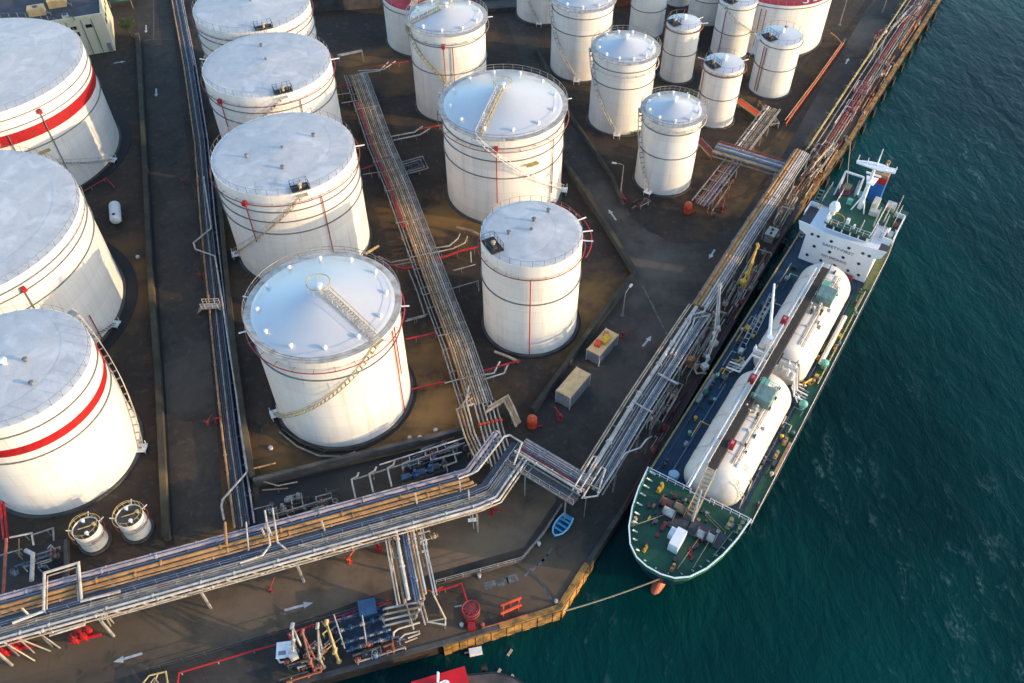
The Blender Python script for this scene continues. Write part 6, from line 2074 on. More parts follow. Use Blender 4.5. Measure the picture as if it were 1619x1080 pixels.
QL = PP([(1480, 8), (1340, 228), (1268, 325)])
spots = along(QL, sum((b - a).length for a, b in zip(QL, QL[1:])) / nf)
for (q, d2), lb in zip(spots, fl):
    nn = Vector((-d2.y, d2.x, 0))
    if nn.x < 0:
        nn = -nn
    c = q + nn * 0.78
    lab = 'black fender on the far quay edge, ' + lb
    if first is None:
        rz = math.atan2(d2.y, d2.x)
        first = thing('quay_fender', lab, 'fender', (c.x, c.y, -0.9), 'rubber fenders along the quay edge')
        MB().box((c.x, c.y, -0.9), (1.7, 0.5, 1.6), rz).build('rubber_block', BLACK, first, smooth=False)
        for t in (-0.45, 0.45):
            e = c + d2 * t
            MB().tube([(e.x, e.y, -1.75), (e.x, e.y, -0.02)], 0.34, 10).build('rubber_column', BLACK, first)
    else:
        place_copy(first, (c.x, c.y, -0.9), lab)
for (a, b), lb in zip((((1233, 378), 0), ((1195, 450), 0), ((1120, 580), 0), ((1050, 700), 0)), ('black fender between quay and ship bridge', 'black fender between quay and the cargo tank by the bridge', 'black fender between quay and the middle of the ship', 'black fender between quay and the cargo tank by the bow')):
    c = P(a[0], a[1], 0) + Vector((0.8385, -0.545, 0)) * 0.8
    place_copy(first, (c.x, c.y, -0.9), lb)

# blue rowing boat drawn up on the quay
p0, p1 = P(876, 850, 0.0), P(899, 819, 0.0)
d = (p1 - p0).normalized()
n = Vector((-d.y, d.x, 0))
L = (p1 - p0).length
c = (p0 + p1) / 2
root = thing('rowing_boat', 'light blue rowing boat lying on the dark quay', 'boat', c)
secs = [(0.0, 0.05, 0.75), (0.08, 0.42, 0.66), (0.25, 0.78, 0.6), (0.5, 0.95, 0.58), (0.75, 0.9, 0.58), (1.0, 0.72, 0.62)]
mb, inn = MB(), MB()
rim = MB()
for nm, m_, sc, bz in (('o', mb, 1.0, 0.05), ('i', inn, 0.86, 0.22)):
    for t, w, h in secs:
        q = p0 + d * (L * t)
        for s1, s2, z in ((-1, 1.0, h), (-0.8, 0.75, bz + 0.12), (0, 0, bz), (0.8, 0.75, bz + 0.12), (1, 1.0, h)):
            x = q + n * (w * sc * s1 * (s2 if s2 else 0))
            m_.v.append((x.x, x.y, z if nm == 'o' else z + (0 if s2 == 1.0 else 0.0)))
    for i in range(len(secs) - 1):
        for j in range(4):
            m_.f.append((i * 5 + j, i * 5 + j + 1, (i + 1) * 5 + j + 1, (i + 1) * 5 + j))
    kk = (len(secs) - 1) * 5
    m_.f.append(tuple(kk + j for j in range(5)))
mb.build('hull', SKYB, root)
inn.build('inner_lining', BLUE, root)
for s_ in (-1, 1):
    r_ = MB()
    r_.tube([(p0 + d * (L * t) + n * (w * 0.95 * s_) + Vector((0, 0, h))) for t, w, h in secs], 0.11, 6)
    r_.build('gunwale', M('pale_blue_gunwale', (0.25, 0.55, 0.70), 0.5, 0.15, 2), root)
for t, w in ((0.3, 0.75), (0.52, 0.85), (0.74, 0.8)):
    q = p0 + d * (L * t)
    MB().box((q.x, q.y, 0.5), (0.3, w * 1.8, 0.06), math.atan2(d.y, d.x)).build('thwart', SKYB, root, smooth=False)
q = p0 + d * (L * 0.93)
MB().box((q.x, q.y, 0.55), (0.6, 1.3, 0.08), math.atan2(d.y, d.x)).build('stern_board', SKYB, root, smooth=False)
# little white carriage box on the lower berth
p = P(453, 1036, 0)
root = thing('control_cabin', 'small white control cabin with a dark window on the lower berth', 'cabin', p)
MB().box((p.x, p.y, 0.75), (1.5, 1.7, 1.5), 0.12).build('body', WHITE, root, smooth=False)
MB().box((p.x, p.y, 1.56), (1.65, 1.85, 0.12), 0.12).build('roof', WHITE, root, smooth=False)
MB().box((p.x - 0.1, p.y - 0.4, 1.645), (0.8, 0.45, 0.05), 0.12).build('roof_light', CONTG, root, smooth=False)
MB().box((p.x + 0.12, p.y - 0.86, 0.95), (1.1, 0.06, 0.55), 0.12).build('window', GLASS, root, smooth=False)
# pale valve house on the quay, opposite the bridge
p = P(1217, 378, 0)
root = thing('valve_house', 'small grey valve house on the quay opposite the ship bridge', 'cabin', p)
MB().box((p.x, p.y, 0.8), (1.5, 2.2, 1.6), -0.57).build('body', GALV, root, smooth=False)
MB().box((p.x, p.y, 1.65), (1.7, 2.4, 0.1), -0.57).build('roof', LGREY, root, smooth=False)
for t in (-0.5, 0.4):
    MB().lathe((p.x + t * 0.5, p.y + t, 1.7), [(0.25, 0), (0.25, 0.2), (0.05, 0.22)], 10).build('roof_vent', DK_STEEL, root)

# loading arms
def loading_arm(base, elbow, tip, mat, label, z1=5.0, z2=7.0, z3=1.5, r=0.2, weight=True):
    b = P(base[0], base[1], 0)
    root = thing('loading_arm', label, 'loading arm', b)
    MB().lathe(b, [(r * 2.2, 0), (r * 2.2, 0.15), (r * 1.2, 0.2), (r * 1.2, z1)], 12).build('riser', mat, root)
    e, t = P(elbow[0], elbow[1], z2), P(tip[0], tip[1], z3)
    s = Vector((b.x, b.y, z1))
    MB().tube([s, e], r, 8).build('inboard_arm', mat, root)
    MB().tube([e, t], r * 0.85, 8).build('outboard_arm', mat, root)
    u = (s - e).normalized()
    if weight:
        MB().box(s + u * 1.4, (0.9, 0.9, 0.7), 0.5).build('counterweight', mat, root, smooth=False)
        MB().tube([s, s + u * 1.5], r, 8).build('balance_beam', mat, root)
    for q in (s, e):
        MB().tube([q - Vector((0, 0.35, 0)), q + Vector((0, 0.35, 0))], r * 1.8, 12).build('swivel', mat, root)
    mb = MB()
    mb.tube([s + Vector((0, 0, 0.7)), e + Vector((0, 0, 0.2))], 0.05, 4)
    mb.build('cable', DK_STEEL, root)
    return root


loading_arm((1172, 462), (1198, 388), (1180, 448), YELLOW, 'yellow loading arm standing on the quay behind the crane boom', 4.0, 6.5, 2.5, 0.15)
loading_arm((1122, 560), (1138, 452), (1136, 520), LGREY, 'tall white loading arm on the quay, its arms folded in a narrow peak', 4.5, 7.5, 2.5, 0.19)
loading_arm((1113, 590), (1136, 520), (1116, 558), LGREY, 'shorter white loading arm in front of the tall white one', 3.5, 5.5, 2.0, 0.17)
loading_arm((536, 1046), (516, 985), (532, 1030), DYELLOW, 'yellow loading arm on the lower berth beside the blue valve skid', 3.0, 4.5, 1.5, 0.14, False)
loading_arm((498, 1062), (478, 1000), (497, 1040), RUSTP, 'rusty loading arm on the lower berth next to the white cabin', 3.0, 4.5, 1.5, 0.12, False)
loading_arm((512, 1055), (502, 990), (510, 1035), GREY_PIPE, 'grey loading arm between the rusty and the yellow one', 3.0, 4.5, 1.5, 0.12, False)
loading_arm((470, 1030), (462, 990), (476, 1022), LGREY, 'pale loading arm beside the white cabin on the lower berth', 2.5, 3.5, 1.0, 0.13)

# blue valve skid on the lower berth
pts = [P(x, y, 0) for x, y in ((516, 975), (606, 948), (622, 1012), (545, 1032))]
c = sum(pts, Vector((0, 0, 0))) / 4
root = thing('valve_skid', 'dark blue valve skid full of blue pipes on the lower berth', 'valve skid', c)
MB().prism([p.to_2d() for p in pts], 0.02, 0.14).build('drip_tray', M('blue_tray', (0.012, 0.03, 0.06), 0.5, 0.3, 1), root, smooth=False)
for k, (a, b) in enumerate((((520, 985), (600, 962)), ((530, 1000), (612, 975)), ((540, 1018), (618, 995)), ((548, 1030), (622, 1006)))):
    A, B = P(*a, 0.9), P(*b, 0.9)
    MB().tube([A, B], (0.13, 0.11, 0.14, 0.12)[k], 8).build('skid_pipe', (BLUE, DBLUE, GREY_PIPE, BLUEP)[k], root)
    for t in (0.12, 0.3, 0.52, 0.72, 0.9):
        valve(root, A.lerp(B, t), 0.36, (BLUE, DBLUE, GREY_PIPE, BLUE)[(k + int(t * 10)) % 4], BLUE, B - A)
p = P(583, 968, 0)
MB().box((p.x, p.y, 1.0), (2.0, 1.8, 1.2), 0.25).build('blue_cabinet', BLUE, root, smooth=False)
for x0, y0, x1, y1 in ((571, 962, 580, 1020), (528, 972, 545, 1025)):
    MB().tube([P(x0, y0, 1.5), P(x1, y1, 1.5)], 0.07, 6).build('cross_pipe', LGREY, root)
# fire main with red rail along the berth
pipes_thing('fire_main', 'long red fire pipe running along the lower berth past the white cabin', 'pipes', [([(279, 1090, 0.7), (283, 1064, 0.7), (400, 1029, 0.7), (460, 1013, 0.7), (456, 1002, 0.7), (509, 983, 0.7), (620, 948, 0.7)], 0.11, RED), ([(509, 987, 1.0), (560, 972, 1.0), (620, 952, 1.0)], 0.09, RUSTP), ([(509, 983, 0.8), (516, 990, 0.8), (522, 1003, 0.6)], 0.1, DYELLOW), ([(457, 1003, 0.8), (470, 1012, 1.2), (475, 1022, 0.8)], 0.08, LGREY)], 4.0)
pipes_thing('fire_main', 'red fire pipe leading over the berth corner to the big hose reel', 'pipes', [([(684, 936, 0.9), (704, 931, 0.9), (729, 923, 0.9), (736, 945, 0.9), (741, 958, 0.9)], 0.12, RED), ([(676, 933, 0.9), (684, 936, 0.9), (700, 928, 0.9)], 0.09, RED_OR)], 3.0)
pipes_thing('shore_pipe', 'rusty pipe lying along the yellow quay face', 'pipe', [([(762, 993, 0.25), (790, 985, 0.25), (835, 971, 0.25)], 0.09, RUSTP)], 0)
pipes_thing('rack_red_main', 'thin dark red pipe along the quay edge opposite the ship', 'pipe', [([(1240, 365, 0.3), (1160, 500, 0.3), (1080, 638, 0.3), (1005, 768, 0.3), (985, 805, 0.3)], 0.1, RED_DK)], 8.0)
mb = MB()
railing(mb, PP([(236, 1062), (330, 1036), (430, 1006), (560, 968), (600, 955)], 0), 1.0, 2.5, 0.04)
single(mb, 'guard_rail', DK_STEEL, 'dark guard rail between the waterside road and the lower berth', 'railing', P(236, 1062, 0))
mb = MB()
railing(mb, PP([(690, 923), (760, 904), (826, 886), (860, 846), (888, 802)], 0.55), 0.9, 2.2, 0.045)
single(mb, 'guard_rail', GALV, 'thin guard rail on the kerb wall round the quay corner', 'railing', P(690, 923, 0))

# process clutter between the quay rack and the ship: valves and small pipes
rng = random.Random(11)
def clutter(label, a, b, width, n_pipe, mats, zt=1.6, valves=5, group=None):
    A, B = P(*a, 0), P(*b, 0)
    d = (B - A).normalized()
    nn = Vector((d.y, -d.x, 0))
    L = (B - A).length
    root = thing('pipe_manifold', label, 'pipe manifold', A)
    for k in range(n_pipe):
        t0, t1 = sorted((rng.uniform(0, 0.9), rng.uniform(0.1, 1)))
        t1 = max(t1, t0 + 0.15)
        o0, o1 = rng.uniform(-0.5, 0.5) * width, rng.uniform(-0.5, 0.5) * width
        z = rng.uniform(0.5, zt)
        q0, q1 = A + d * L * t0 + nn * o0, A + d * L * t1 + nn * o0
        pts = [Vector((q0.x, q0.y, 0.1)), Vector((q0.x, q0.y, z)), Vector((q1.x, q1.y, z))]
        if rng.random() < 0.6:
            q2 = q1 + nn * (o1 - o0)
            pts += [Vector((q2.x, q2.y, z)), Vector((q2.x, q2.y, 0.1))]
        else:
            pts += [Vector((q1.x, q1.y, 0.1))]
        MB().tube(pts, rng.choice((0.07, 0.09, 0.12)), 6).build('pipe', rng.choice(mats), root)
    for k in range(valves):
        q = A + d * L * rng.uniform(0.05, 0.95) + nn * rng.uniform(-0.5, 0.5) * width
        valve(root, Vector((q.x, q.y, rng.uniform(0.5, 1.1))), rng.uniform(0.4, 0.7), rng.choice(mats), rng.choice((RED_DK, GALV, DK_STEEL)), d)
    return root


GM = (GALV, LGREY, GREY_PIPE, GREY_PIPE, BEIGE)
clutter('grey pipe manifold on the quay behind the yellow loading arm', (1150, 500), (1208, 395), 3.2, 16, GM, 1.9, 9)
clutter('pale pipe manifold on the quay at the feet of the white loading arms', (1075, 610), (1140, 500), 2.6, 13, GM, 1.8, 7)
clutter('grey pipe manifold on the quay beside the thick pale pipe', (1026, 690), (1070, 615), 1.8, 12, GM, 1.8, 6)
clutter('tangled beige pipe manifold where the broad crossing rack meets the quay', (1262, 290), (1310, 235), 3.6, 18, (BEIGE, LGREY, BROWNP, GALV, GREY_PIPE), 2.2, 8)
clutter('low grey pipes on the quay next to the broad orange pipes', (1215, 385), (1262, 300), 2.2, 9, GM, 1.4, 4)
clutter('red and pale pipe manifold on the far quay below the red platform', (1320, 215), (1352, 165), 2.6, 11, (RED_DK, LGREY, GALV, RED), 1.4, 6)
clutter('pale pipe knot on the far quay under the top edge of the picture', (1400, 65), (1452, 10), 3.2, 16, GM, 1.8, 8)
clutter('red and grey pipes on the far quay above the red platform', (1372, 115), (1392, 60), 2.4, 10, (RED_DK, GALV, LGREY), 1.3, 5)
clutter('dull pipes beside the end of the pink pipe rack', (1118, 345), (1155, 290), 2.4, 7, (GREY_PIPE, RUSTP, OLIVE), 1.2, 3)
clutter('dark pipe jumble at the gravel island near the inner road', (995, 335), (1030, 318), 2.0, 7, (GREY_PIPE, OLIVE, DK_STEEL), 0.9, 3)
clutter('rusty pipework on the lower berth between cabin and skid', (480, 1050), (540, 1000), 2.0, 10, (RUSTP, GREY_PIPE, DK_STEEL, DYELLOW), 1.6, 4)
clutter('pale pipework under the near side of the main bridge by the berth rack', (690, 850), (640, 868), 1.6, 7, (LGREY, BEIGE), 2.6, 2)
clutter('beige pipework beside the slender tanks behind the brown pipe rack', (1196, 165), (1224, 205), 2.4, 7, (BEIGE, GALV, BROWNP), 1.6, 3)
clutter('small pipes between the far slender tanks', (1050, 90), (1110, 60), 2.4, 8, (RUSTP, GALV, GREY_PIPE), 1.6, 3)
RM_ = (RUSTP, BROWNP, GREY_PIPE, BEIGE, RED_DK, DK_STEEL)
clutter('rusty pipe jumble along the quay edge beside the ship stern', (1262, 318), (1330, 215), 2.6, 16, RM_, 1.3, 6)
clutter('brown pipe jumble on the far quay between the red mains and the cope', (1345, 195), (1408, 92), 3.0, 16, RM_, 1.3, 6)
clutter('brown pipe tangle at the far end of the quay', (1405, 95), (1465, 5), 2.6, 14, RM_, 1.4, 5)
clutter('low rusty pipes on the quay edge between the grey manifold and the ship', (1120, 560), (1222, 395), 1.6, 12, RM_, 1.0, 4)
clutter('thin brown pipes on the dark quay between the bow and the thick pale pipe', (1020, 725), (1085, 620), 1.4, 8, RM_, 0.9, 3)
clutter('dark pipe jumble in the pump yard beside the hooked pipes', (540, 790), (420, 825), 3.0, 12, (GALV, DK_STEEL, GREY_PIPE, OLIVE), 1.4, 6)
clutter('grey pipe jumble in the pump yard behind the blue pump sets', (735, 705), (630, 745), 2.2, 14, (GALV, DK_STEEL, GREY_PIPE, BLUEP), 1.6, 6)
clutter('dull pipes in the dark pit beside the pale bent pipes', (20, 905), (100, 880), 3.0, 9, (GREY_PIPE, DK_STEEL, BLUEP), 1.3, 3)
clutter('dark pipes beside the end of the lower berth headers', (560, 1040), (640, 1015), 2.0, 10, (GREY_PIPE, DK_STEEL, BLUEP, RUSTP), 1.2, 4)
clutter('beige pipes under the nested bends below the long rack', (735, 720), (775, 700), 2.6, 8, (BEIGE, GREY_PIPE, BROWNP), 1.4, 3)
clutter('rusty pipes and valves at the bottom edge of the lower berth', (440, 1075), (515, 1052), 2.4, 10, (RUSTP, GREY_PIPE, DK_STEEL, DYELLOW), 1.4, 3)
p = P(1092, 575, 0)
root = thing('rusty_pump', 'orange rusty pump on the quay in front of the white loading arms', 'pump', p)
MB().lathe(p, [(0.9, 0), (0.9, 0.3), (0.5, 0.4), (0.6, 1.2), (0.3, 1.5)], 14).build('casing', ORANGE, root)
MB().tube([p + Vector((-1.0, -0.6, 0.8)), p + Vector((1.1, 0.7, 0.8))], 0.4, 12).build('barrel', RUSTP, root)
MB().tube([p + Vector((0.2, -1.2, 0.5)), p + Vector((0.5, -2.4, 0.5)), p + Vector((1.4, -2.2, 0.5))], 0.14, 8).build('outlet_pipe', LGREY, root)

# lamp posts
def lamp(px, py, hx, hy, h, label, out=1.2):
    p = P(px, py, 0)
    t = P(hx, hy, h)
    root = thing('lamp_post', label, 'lamp post', p, 'lamp posts')
    top = Vector((p.x, p.y, h))
    MB().tube([p, top], 0.13, 8, rend=0.07).build('pole', GALV, root)
    dd = Vector((math.cos(out), math.sin(out), 0))
    MB().tube([top, top + dd * 0.6 + Vector((0, 0, 0.25)), top + dd * 1.4 + Vector((0, 0, 0.3))], 0.06, 6).build('arm', GALV, root)
    q = top + dd * 1.7 + Vector((0, 0, 0.27))
    MB().box(q, (0.8, 0.35, 0.16), out).build('lamp_head', LGREY, root, smooth=False)
    MB().lathe(p, [(0.3, 0), (0.3, 0.25), (0.15, 0.3)], 10).build('footing', CONC, root)


lamp(981, 305, 0, 0, 6.0, 'lamp post beside the inner road at the narrow domed tank', 2.9)
lamp(984, 500, 0, 0, 5.0, 'lamp post leaning over the bend of the concrete wall', 1.0)
lamp(1327, 40, 0, 0, 6.0, 'lamp post on the curved far road', 2.5)
lamp(1395, 320 - 300, 0, 0, 5.0, 'lamp post among the far quay pipes', 0.6)
# white sign plate hung under the bridge
p = P(748, 822, 2.4)
root = thing('sign_plate', 'small white plate on a post under the bend of the main bridge', 'sign', Vector((p.x, p.y, 0)))
MB().box(p, (1.3, 0.12, 0.7), 0.1).build('plate', WHITE, root, smooth=False)
MB().bar((p.x, p.y + 0.1, 0), (p.x, p.y + 0.1, 3.6), 0.1, 0.1).build('post', LGREY, root, smooth=False)
p = P(149, 966, 2.6)
root = thing('sign_plate', 'small white plate under the loops of the main bridge', 'sign', Vector((p.x, p.y, 0)))
MB().box(p, (0.9, 0.12, 0.5), 0.5).build('plate', WHITE, root, smooth=False)
MB().bar((p.x, p.y + 0.1, 0), (p.x, p.y + 0.1, 2.8), 0.1, 0.1).build('post', LGREY, root, smooth=False)
# pale blocks on the brown yard
for px, py, lb in ((648, 693, 'pale footing block on the brown yard nearest the domed tank'), (664, 692, 'pale footing block in the middle of three on the brown yard'), (689, 681, 'pale footing block on the brown yard nearest the beige loop'), (218, 407, 'pale block in the dark yard beside the mossy wall'), (428, 709, 'pale block beside the foot of the winding stair')):
    p = P(px, py, 0)
    mb = MB().lathe(p, [(0.35, 0), (0.3, 0.3), (0.1, 0.32)], 8)
    single(mb, 'footing_block', LGREY, lb, 'block', p, 'pale footing blocks')

# ------------------------------------------------------------------ land building, trees and canopy at the top
a, b, cc = P(182, 80, 0), P(140, 86, 0), P(172, 0, 0)
W0, W1 = P(183, 80, 0), P(147, 86, 0)
ex = (W0 - W1).normalized()
ey = Vector((-ex.y, ex.x, 0))
root = thing('cream_building', 'cream walled building with a dark flat roof behind the huge striped tank', 'building', W0)
bx, by, bh = 26.0, 16.0, 8.0
rz = math.atan2(ex.y, ex.x)


def bb(mb, u, v, z, su, sv, sz):
    q = W0 - ex * u + ey * v
    return mb.box((q.x, q.y, z), (su, sv, sz), rz)


mb = MB()
bb(mb, bx / 2, by / 2, bh / 2, bx, by, bh)
mb.build('walls', CREAM, root, smooth=False)
mb = MB()
bb(mb, bx / 2, by / 2, bh + 0.06, bx - 0.7, by - 0.7, 0.12)
mb.build('roof', ROOFDK, root, smooth=False)
for u, v, su, sv in ((bx / 2, 0.15, bx + 0.1, 0.4), (bx / 2, by - 0.15, bx + 0.1, 0.4), (0.15, by / 2, 0.4, by - 0.6), (bx - 0.15, by / 2, 0.4, by - 0.6)):
    mb = MB()
    bb(mb, u, v, bh + 0.3, su, sv, 0.7)
    mb.build('parapet', CREAM, root, smooth=False)
for u in (2.5, 4.6, 7.6):
    mb = MB()
    bb(mb, u, -0.08, bh / 2, 0.14, 0.12, bh - 0.2)
    mb.build('wall_joint', CONC, root, smooth=False)
for u, z, w, hh in ((3.4, 6.4, 1.3, 0.7), (6.5, 6.4, 1.2, 0.7), (6.6, 5.0, 1.8, 0.9)):
    mb = MB()
    bb(mb, u, -0.03, z, w, 0.1, hh)
    mb.build('window', GLASS, root, smooth=False)
for v in (2.5, 5.5, 8.5, 11.5):
    mb = MB()
    bb(mb, -0.03, v, 5.8, 0.1, 1.6, 0.8)
    mb.build('window', GLASS, root, smooth=False)
mb = MB()
bb(mb, 0.9, -0.05, 1.0, 0.9, 0.1, 2.0)
mb.build('door', CONTG, root, smooth=False)
for px, py, s, mt, lb in ((60, 22, (3.4, 2.2, 1.6), CONTB, 'beige air handling box nearest the tank roof on the cream building'), (92, 8, (3.6, 2.8, 1.8), CONTB, 'beige air handling box by the top edge on the cream building roof'), (105, 30, (1.2, 1.2, 1.0), LGREY, 'small pale air unit on the dark roof of the cream building')):
    p = P(px, py, bh + 0.13)
    r2 = thing('air_unit', lb, 'air unit', p)
    MB().box((p.x, p.y, bh + 0.13 + s[2] / 2), s, rz).build('casing', mt, r2, smooth=False)
    MB().lathe((p.x, p.y, bh + 0.12 + s[2]), [(0.5, 0), (0.5, 0.15), (0.35, 0.16)], 14).build('fan_cowl', DK_STEEL, r2)
    MB().tube([(p.x + s[0] / 2, p.y, bh + 0.6), (p.x + s[0] / 2 + 1.3, p.y - 0.5, bh + 0.6), (p.x + s[0] / 2 + 1.3, p.y - 0.5, bh + 0.1)], 0.16, 6).build('duct', GALV, r2)
p = P(15, 12, 4.0)
root = thing('blue_shed', 'dark blue roofed shed at the top corner behind the huge striped tank', 'shed', (p.x, p.y, 0))
MB().box((p.x - 6, p.y + 5, 2.0), (18, 13, 4.0), rz).build('walls', CONTG, root, smooth=False)
MB().box((p.x - 6, p.y + 5, 4.1), (18.6, 13.6, 0.2), rz).build('roof', BLUE, root, smooth=False)
pipes_thing('roof_pipe', 'pale bent pipe in front of the blue shed roof', 'pipe', [([(34, 32, 5.0), (36, 4, 5.0), (48, -6, 5.0)], 0.22, LGREY)], 6)
p = P(196, 10, 0)
root = thing('green_canopy', 'dark green canvas canopy beside the road at the top edge', 'canopy', p)
MB().lathe((p.x, p.y + 2, 2.4), [(4.6, 0), (4.2, 0.5), (2.5, 1.0), (0.1, 1.2)], 12).build('canvas', GREEN, root)
for k in range(4):
    a = math.pi / 2 * k + 0.7
    MB().tube([(p.x + 3.9 * math.cos(a), p.y + 2 + 3.9 * math.sin(a), 0), (p.x + 3.9 * math.cos(a), p.y + 2 + 3.9 * math.sin(a), 2.5)], 0.1, 6).build('post', GALV, root)


def tree(px, py, h, r, label, seed):
    p = P(px, py, 0)
    rg = random.Random(seed)
    root = thing('tree', label, 'tree', p)
    MB().tube([p, p + Vector((0.1, 0.05, h * 0.35)), p + Vector((0.0, 0.1, h * 0.6))], 0.16, 7, rend=0.07).build('trunk', BARK, root)
    mb = MB()
    for k in range(6):
        a = rg.uniform(0, 6.28)
        mb.tube([p + Vector((0, 0, h * 0.45)), p + Vector((r * 0.6 * math.cos(a), r * 0.6 * math.sin(a), h * rg.uniform(0.6, 0.85)))], 0.06, 5, rend=0.02)
    mb.build('limbs', BARK, root)
    mb = MB()
    cl = [(rg.uniform(-1, 1), rg.uniform(-1, 1), rg.uniform(-0.7, 0.8)) for _ in range(18)]
    for k in range(1500):
        c0 = rg.choice(cl)
        x, y, z = (c0[i] * 0.75 * r + rg.gauss(0, 0.22) * r for i in range(3))
        if x * x + y * y > r * r * 1.15:
            continue
        q = p + Vector((x, y, h * 0.68 + z * 0.7))
        s = rg.uniform(0.10, 0.2)
        a, b = rg.uniform(0, 6.28), rg.uniform(-0.9, 0.9)
        u_ = Vector((math.cos(a), math.sin(a), b)).normalized() * s
        v_ = Vector((-math.sin(a), math.cos(a), rg.uniform(-0.6, 0.6))).normalized() * s * 0.6
        n0 = len(mb.v)
        mb.v += [tuple(q - u_), tuple(q + v_), tuple(q + u_), tuple(q - v_)]
        mb.f.append((n0, n0 + 1, n0 + 2, n0 + 3))
    o = mb.build('crown', LEAF, root, smooth=False)
    return root


tree(206, 58, 4.2, 2.0, 'round green tree between the cream building and the road', 3)
tree(252, -12, 4.0, 1.8, 'dark green tree by the road at the very top edge', 5)
# shrubs growing at the foot of a tank
for px, py, lb, sd in ((1003, 212, 'weedy shrub at the foot of the middle narrow domed tank', 8), (1092, 152, 'yellowing shrub between the domed tank at the junction and the slender tank', 9)):
    p = P(px, py, 0)
    rg = random.Random(sd)
    root = thing('shrub', lb, 'shrub', p)
    MB().tube([p, p + Vector((0.1, 0, 0.7))], 0.05, 5).build('stem', BARK, root)
    mb = MB()
    for k in range(260):
        q = p + Vector((rg.gauss(0, 0.7), rg.gauss(0, 0.5), abs(rg.gauss(0.5, 0.3))))
        a = rg.uniform(0, 6.28)
        u_, v_ = Vector((math.cos(a), math.sin(a), rg.uniform(-0.6, 0.6))) * 0.16, Vector((-math.sin(a), math.cos(a), rg.uniform(-0.5, 0.5))) * 0.1
        n0 = len(mb.v)
        mb.v += [tuple(q - u_), tuple(q + v_), tuple(q + u_), tuple(q - v_)]
        mb.f.append((n0, n0 + 1, n0 + 2, n0 + 3))
    mb.build('crown', LEAF, root, smooth=False)
# low sheds between the far tanks
for px, py, sx, sy, h, mt, lb in ((560, 15, 26, 7, 3.0, CONC_DK, 'dark low shed behind the flat roofed tanks at the top edge'), (985, 10, 7, 5, 5.0, RUSTP, 'rusty pink hut between the domed tank and the slender tanks'), (790, 18, 9, 3, 0.8, CONC_DK, 'low dark slab beside the inner road at the top edge')):
    p = P(px, py, 0)
    root = thing('shed', lb, 'shed', p)
    MB().box((p.x, p.y + sy / 2, h / 2), (sx, sy, h), 0.12).build('walls', mt, root, smooth=False)
    MB().box((p.x, p.y + sy / 2, h + 0.08), (sx + 0.5, sy + 0.5, 0.16), 0.12).build('roof', DBLUE if 'dark low' in lb else mt, root, smooth=False)

# ------------------------------------------------------------------ red tug at the lower edge and flotsam
c0 = P(700, 1085, 1.5)
ax = (P(800, 1060, 0) - P(600, 1120, 0)).normalized()
ay = Vector((-ax.y, ax.x, 0))
root = thing('tug_boat', 'red decked tug moored under the lower berth, cut by the picture edge', 'boat', Vector((c0.x, c0.y, WZ)))


def tb(u, v, z):
    q = Vector((c0.x, c0.y, 0)) + ax * u + ay * v
    return Vector((q.x, q.y, z))


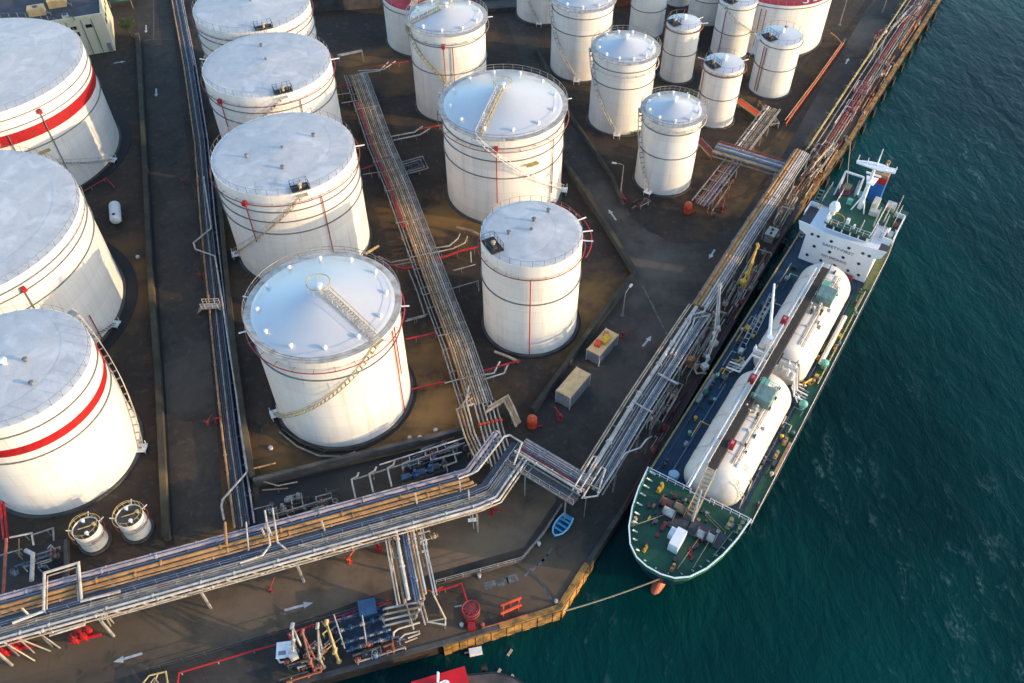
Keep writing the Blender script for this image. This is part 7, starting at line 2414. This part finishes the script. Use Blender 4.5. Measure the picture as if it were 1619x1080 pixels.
o_ = [(-9, 2.6), (-6, 3.0), (3, 3.0), (6, 2.4), (8, 1.2), (8.8, 0.2)]
poly = [tb(u, v - 2.0, 0).to_2d() for u, v in o_] + [tb(u, -v - 2.0, 0).to_2d() for u, v in reversed(o_)]
MB().prism(poly, WZ - 1.0, 0.2).build('hull', M('black_hull', (0.015, 0.015, 0.017), 0.6, 0.3, 1), root, smooth=False)
poly = [tb(u * 0.96, v * 0.92 - 2.0, 0).to_2d() for u, v in o_] + [tb(u * 0.96, -v * 0.92 - 2.0, 0).to_2d() for u, v in reversed(o_)]
MB().prism(poly, 0.21, 0.28).build('deck', CONC_DK, root, smooth=False)
REDR = M('tug_red_paint', (0.60, 0.008, 0.012), 0.4, 0.15, 1)
q = tb(-0.2, -0.9, 1.3)
MB().box(q, (5.6, 3.6, 2.0), math.atan2(ax.y, ax.x)).build('deck_house', REDR, root, smooth=False)
q = tb(-0.2, -0.9, 2.36)
HR = MB().box(q, (6.0, 4.0, 0.14), math.atan2(ax.y, ax.x)).build('house_roof', REDR, root, smooth=False)
MB().tube([tb(-0.6, -0.4, 2.4), tb(-0.2, 0.6, 4.2)], 0.14, 6).build('mast', WHITE, root)
MB().bar(tb(-1.0, -0.3, 3.2), tb(0.4, -0.1, 3.2), 0.12, 0.12).build('mast_yard', WHITE, root, smooth=False)
MB().lathe(tb(0.4, -0.3, 2.42), [(0.35, 0), (0.35, 0.5), (0.1, 0.6)], 10).build('roof_light', WHITE, root)
for u in (-7, -4, -1, 2, 5):
    p = tb(u, 1.3, -0.3)
    MB().tube([p - ax * 0.35, p + ax * 0.35], 0.42, 10).build('tyre_fender', BLACK, root)
p = P(752, 1030, -1.9)
root = thing('float_box', 'small white float in the dark water beside the tug', 'float', p)
MB().box((p.x, p.y, WZ + 0.25), (1.5, 0.8, 0.6), 0.2).build('body', WHITE, root, smooth=False)
MB().box((p.x - 1.0, p.y - 0.1, WZ + 0.2), (0.6, 0.15, 0.2), 0.2).build('spar', LGREY, root, smooth=False)
for px, py, lb in ((788, 1063, 'pale drifting board near the tug'), (808, 1072, 'pale scrap floating by the picture edge'), (806, 1032, 'thin scrap floating below the yellow quay face')):
    p = P(px, py, WZ)
    mb = MB().box((p.x, p.y, WZ + 0.02), (0.9, 0.3, 0.12), 1.0)
    single(mb, 'driftwood', BEIGE, lb, 'driftwood', p)

pipes_thing('berth_pipes', 'dull yellow bent pipes on the lower berth at the bottom edge of the picture', 'pipes', [([(222, 1085, 0.6), (236, 1068, 0.8), (262, 1062, 0.8), (266, 1085, 0.6)], 0.1, DYELLOW), ([(232, 1088, 0.6), (244, 1072, 0.8), (256, 1088, 0.6)], 0.08, BROWNP), ([(240, 1090, 0.5), (250, 1064, 0.8)], 0.08, BEIGE)], 0)
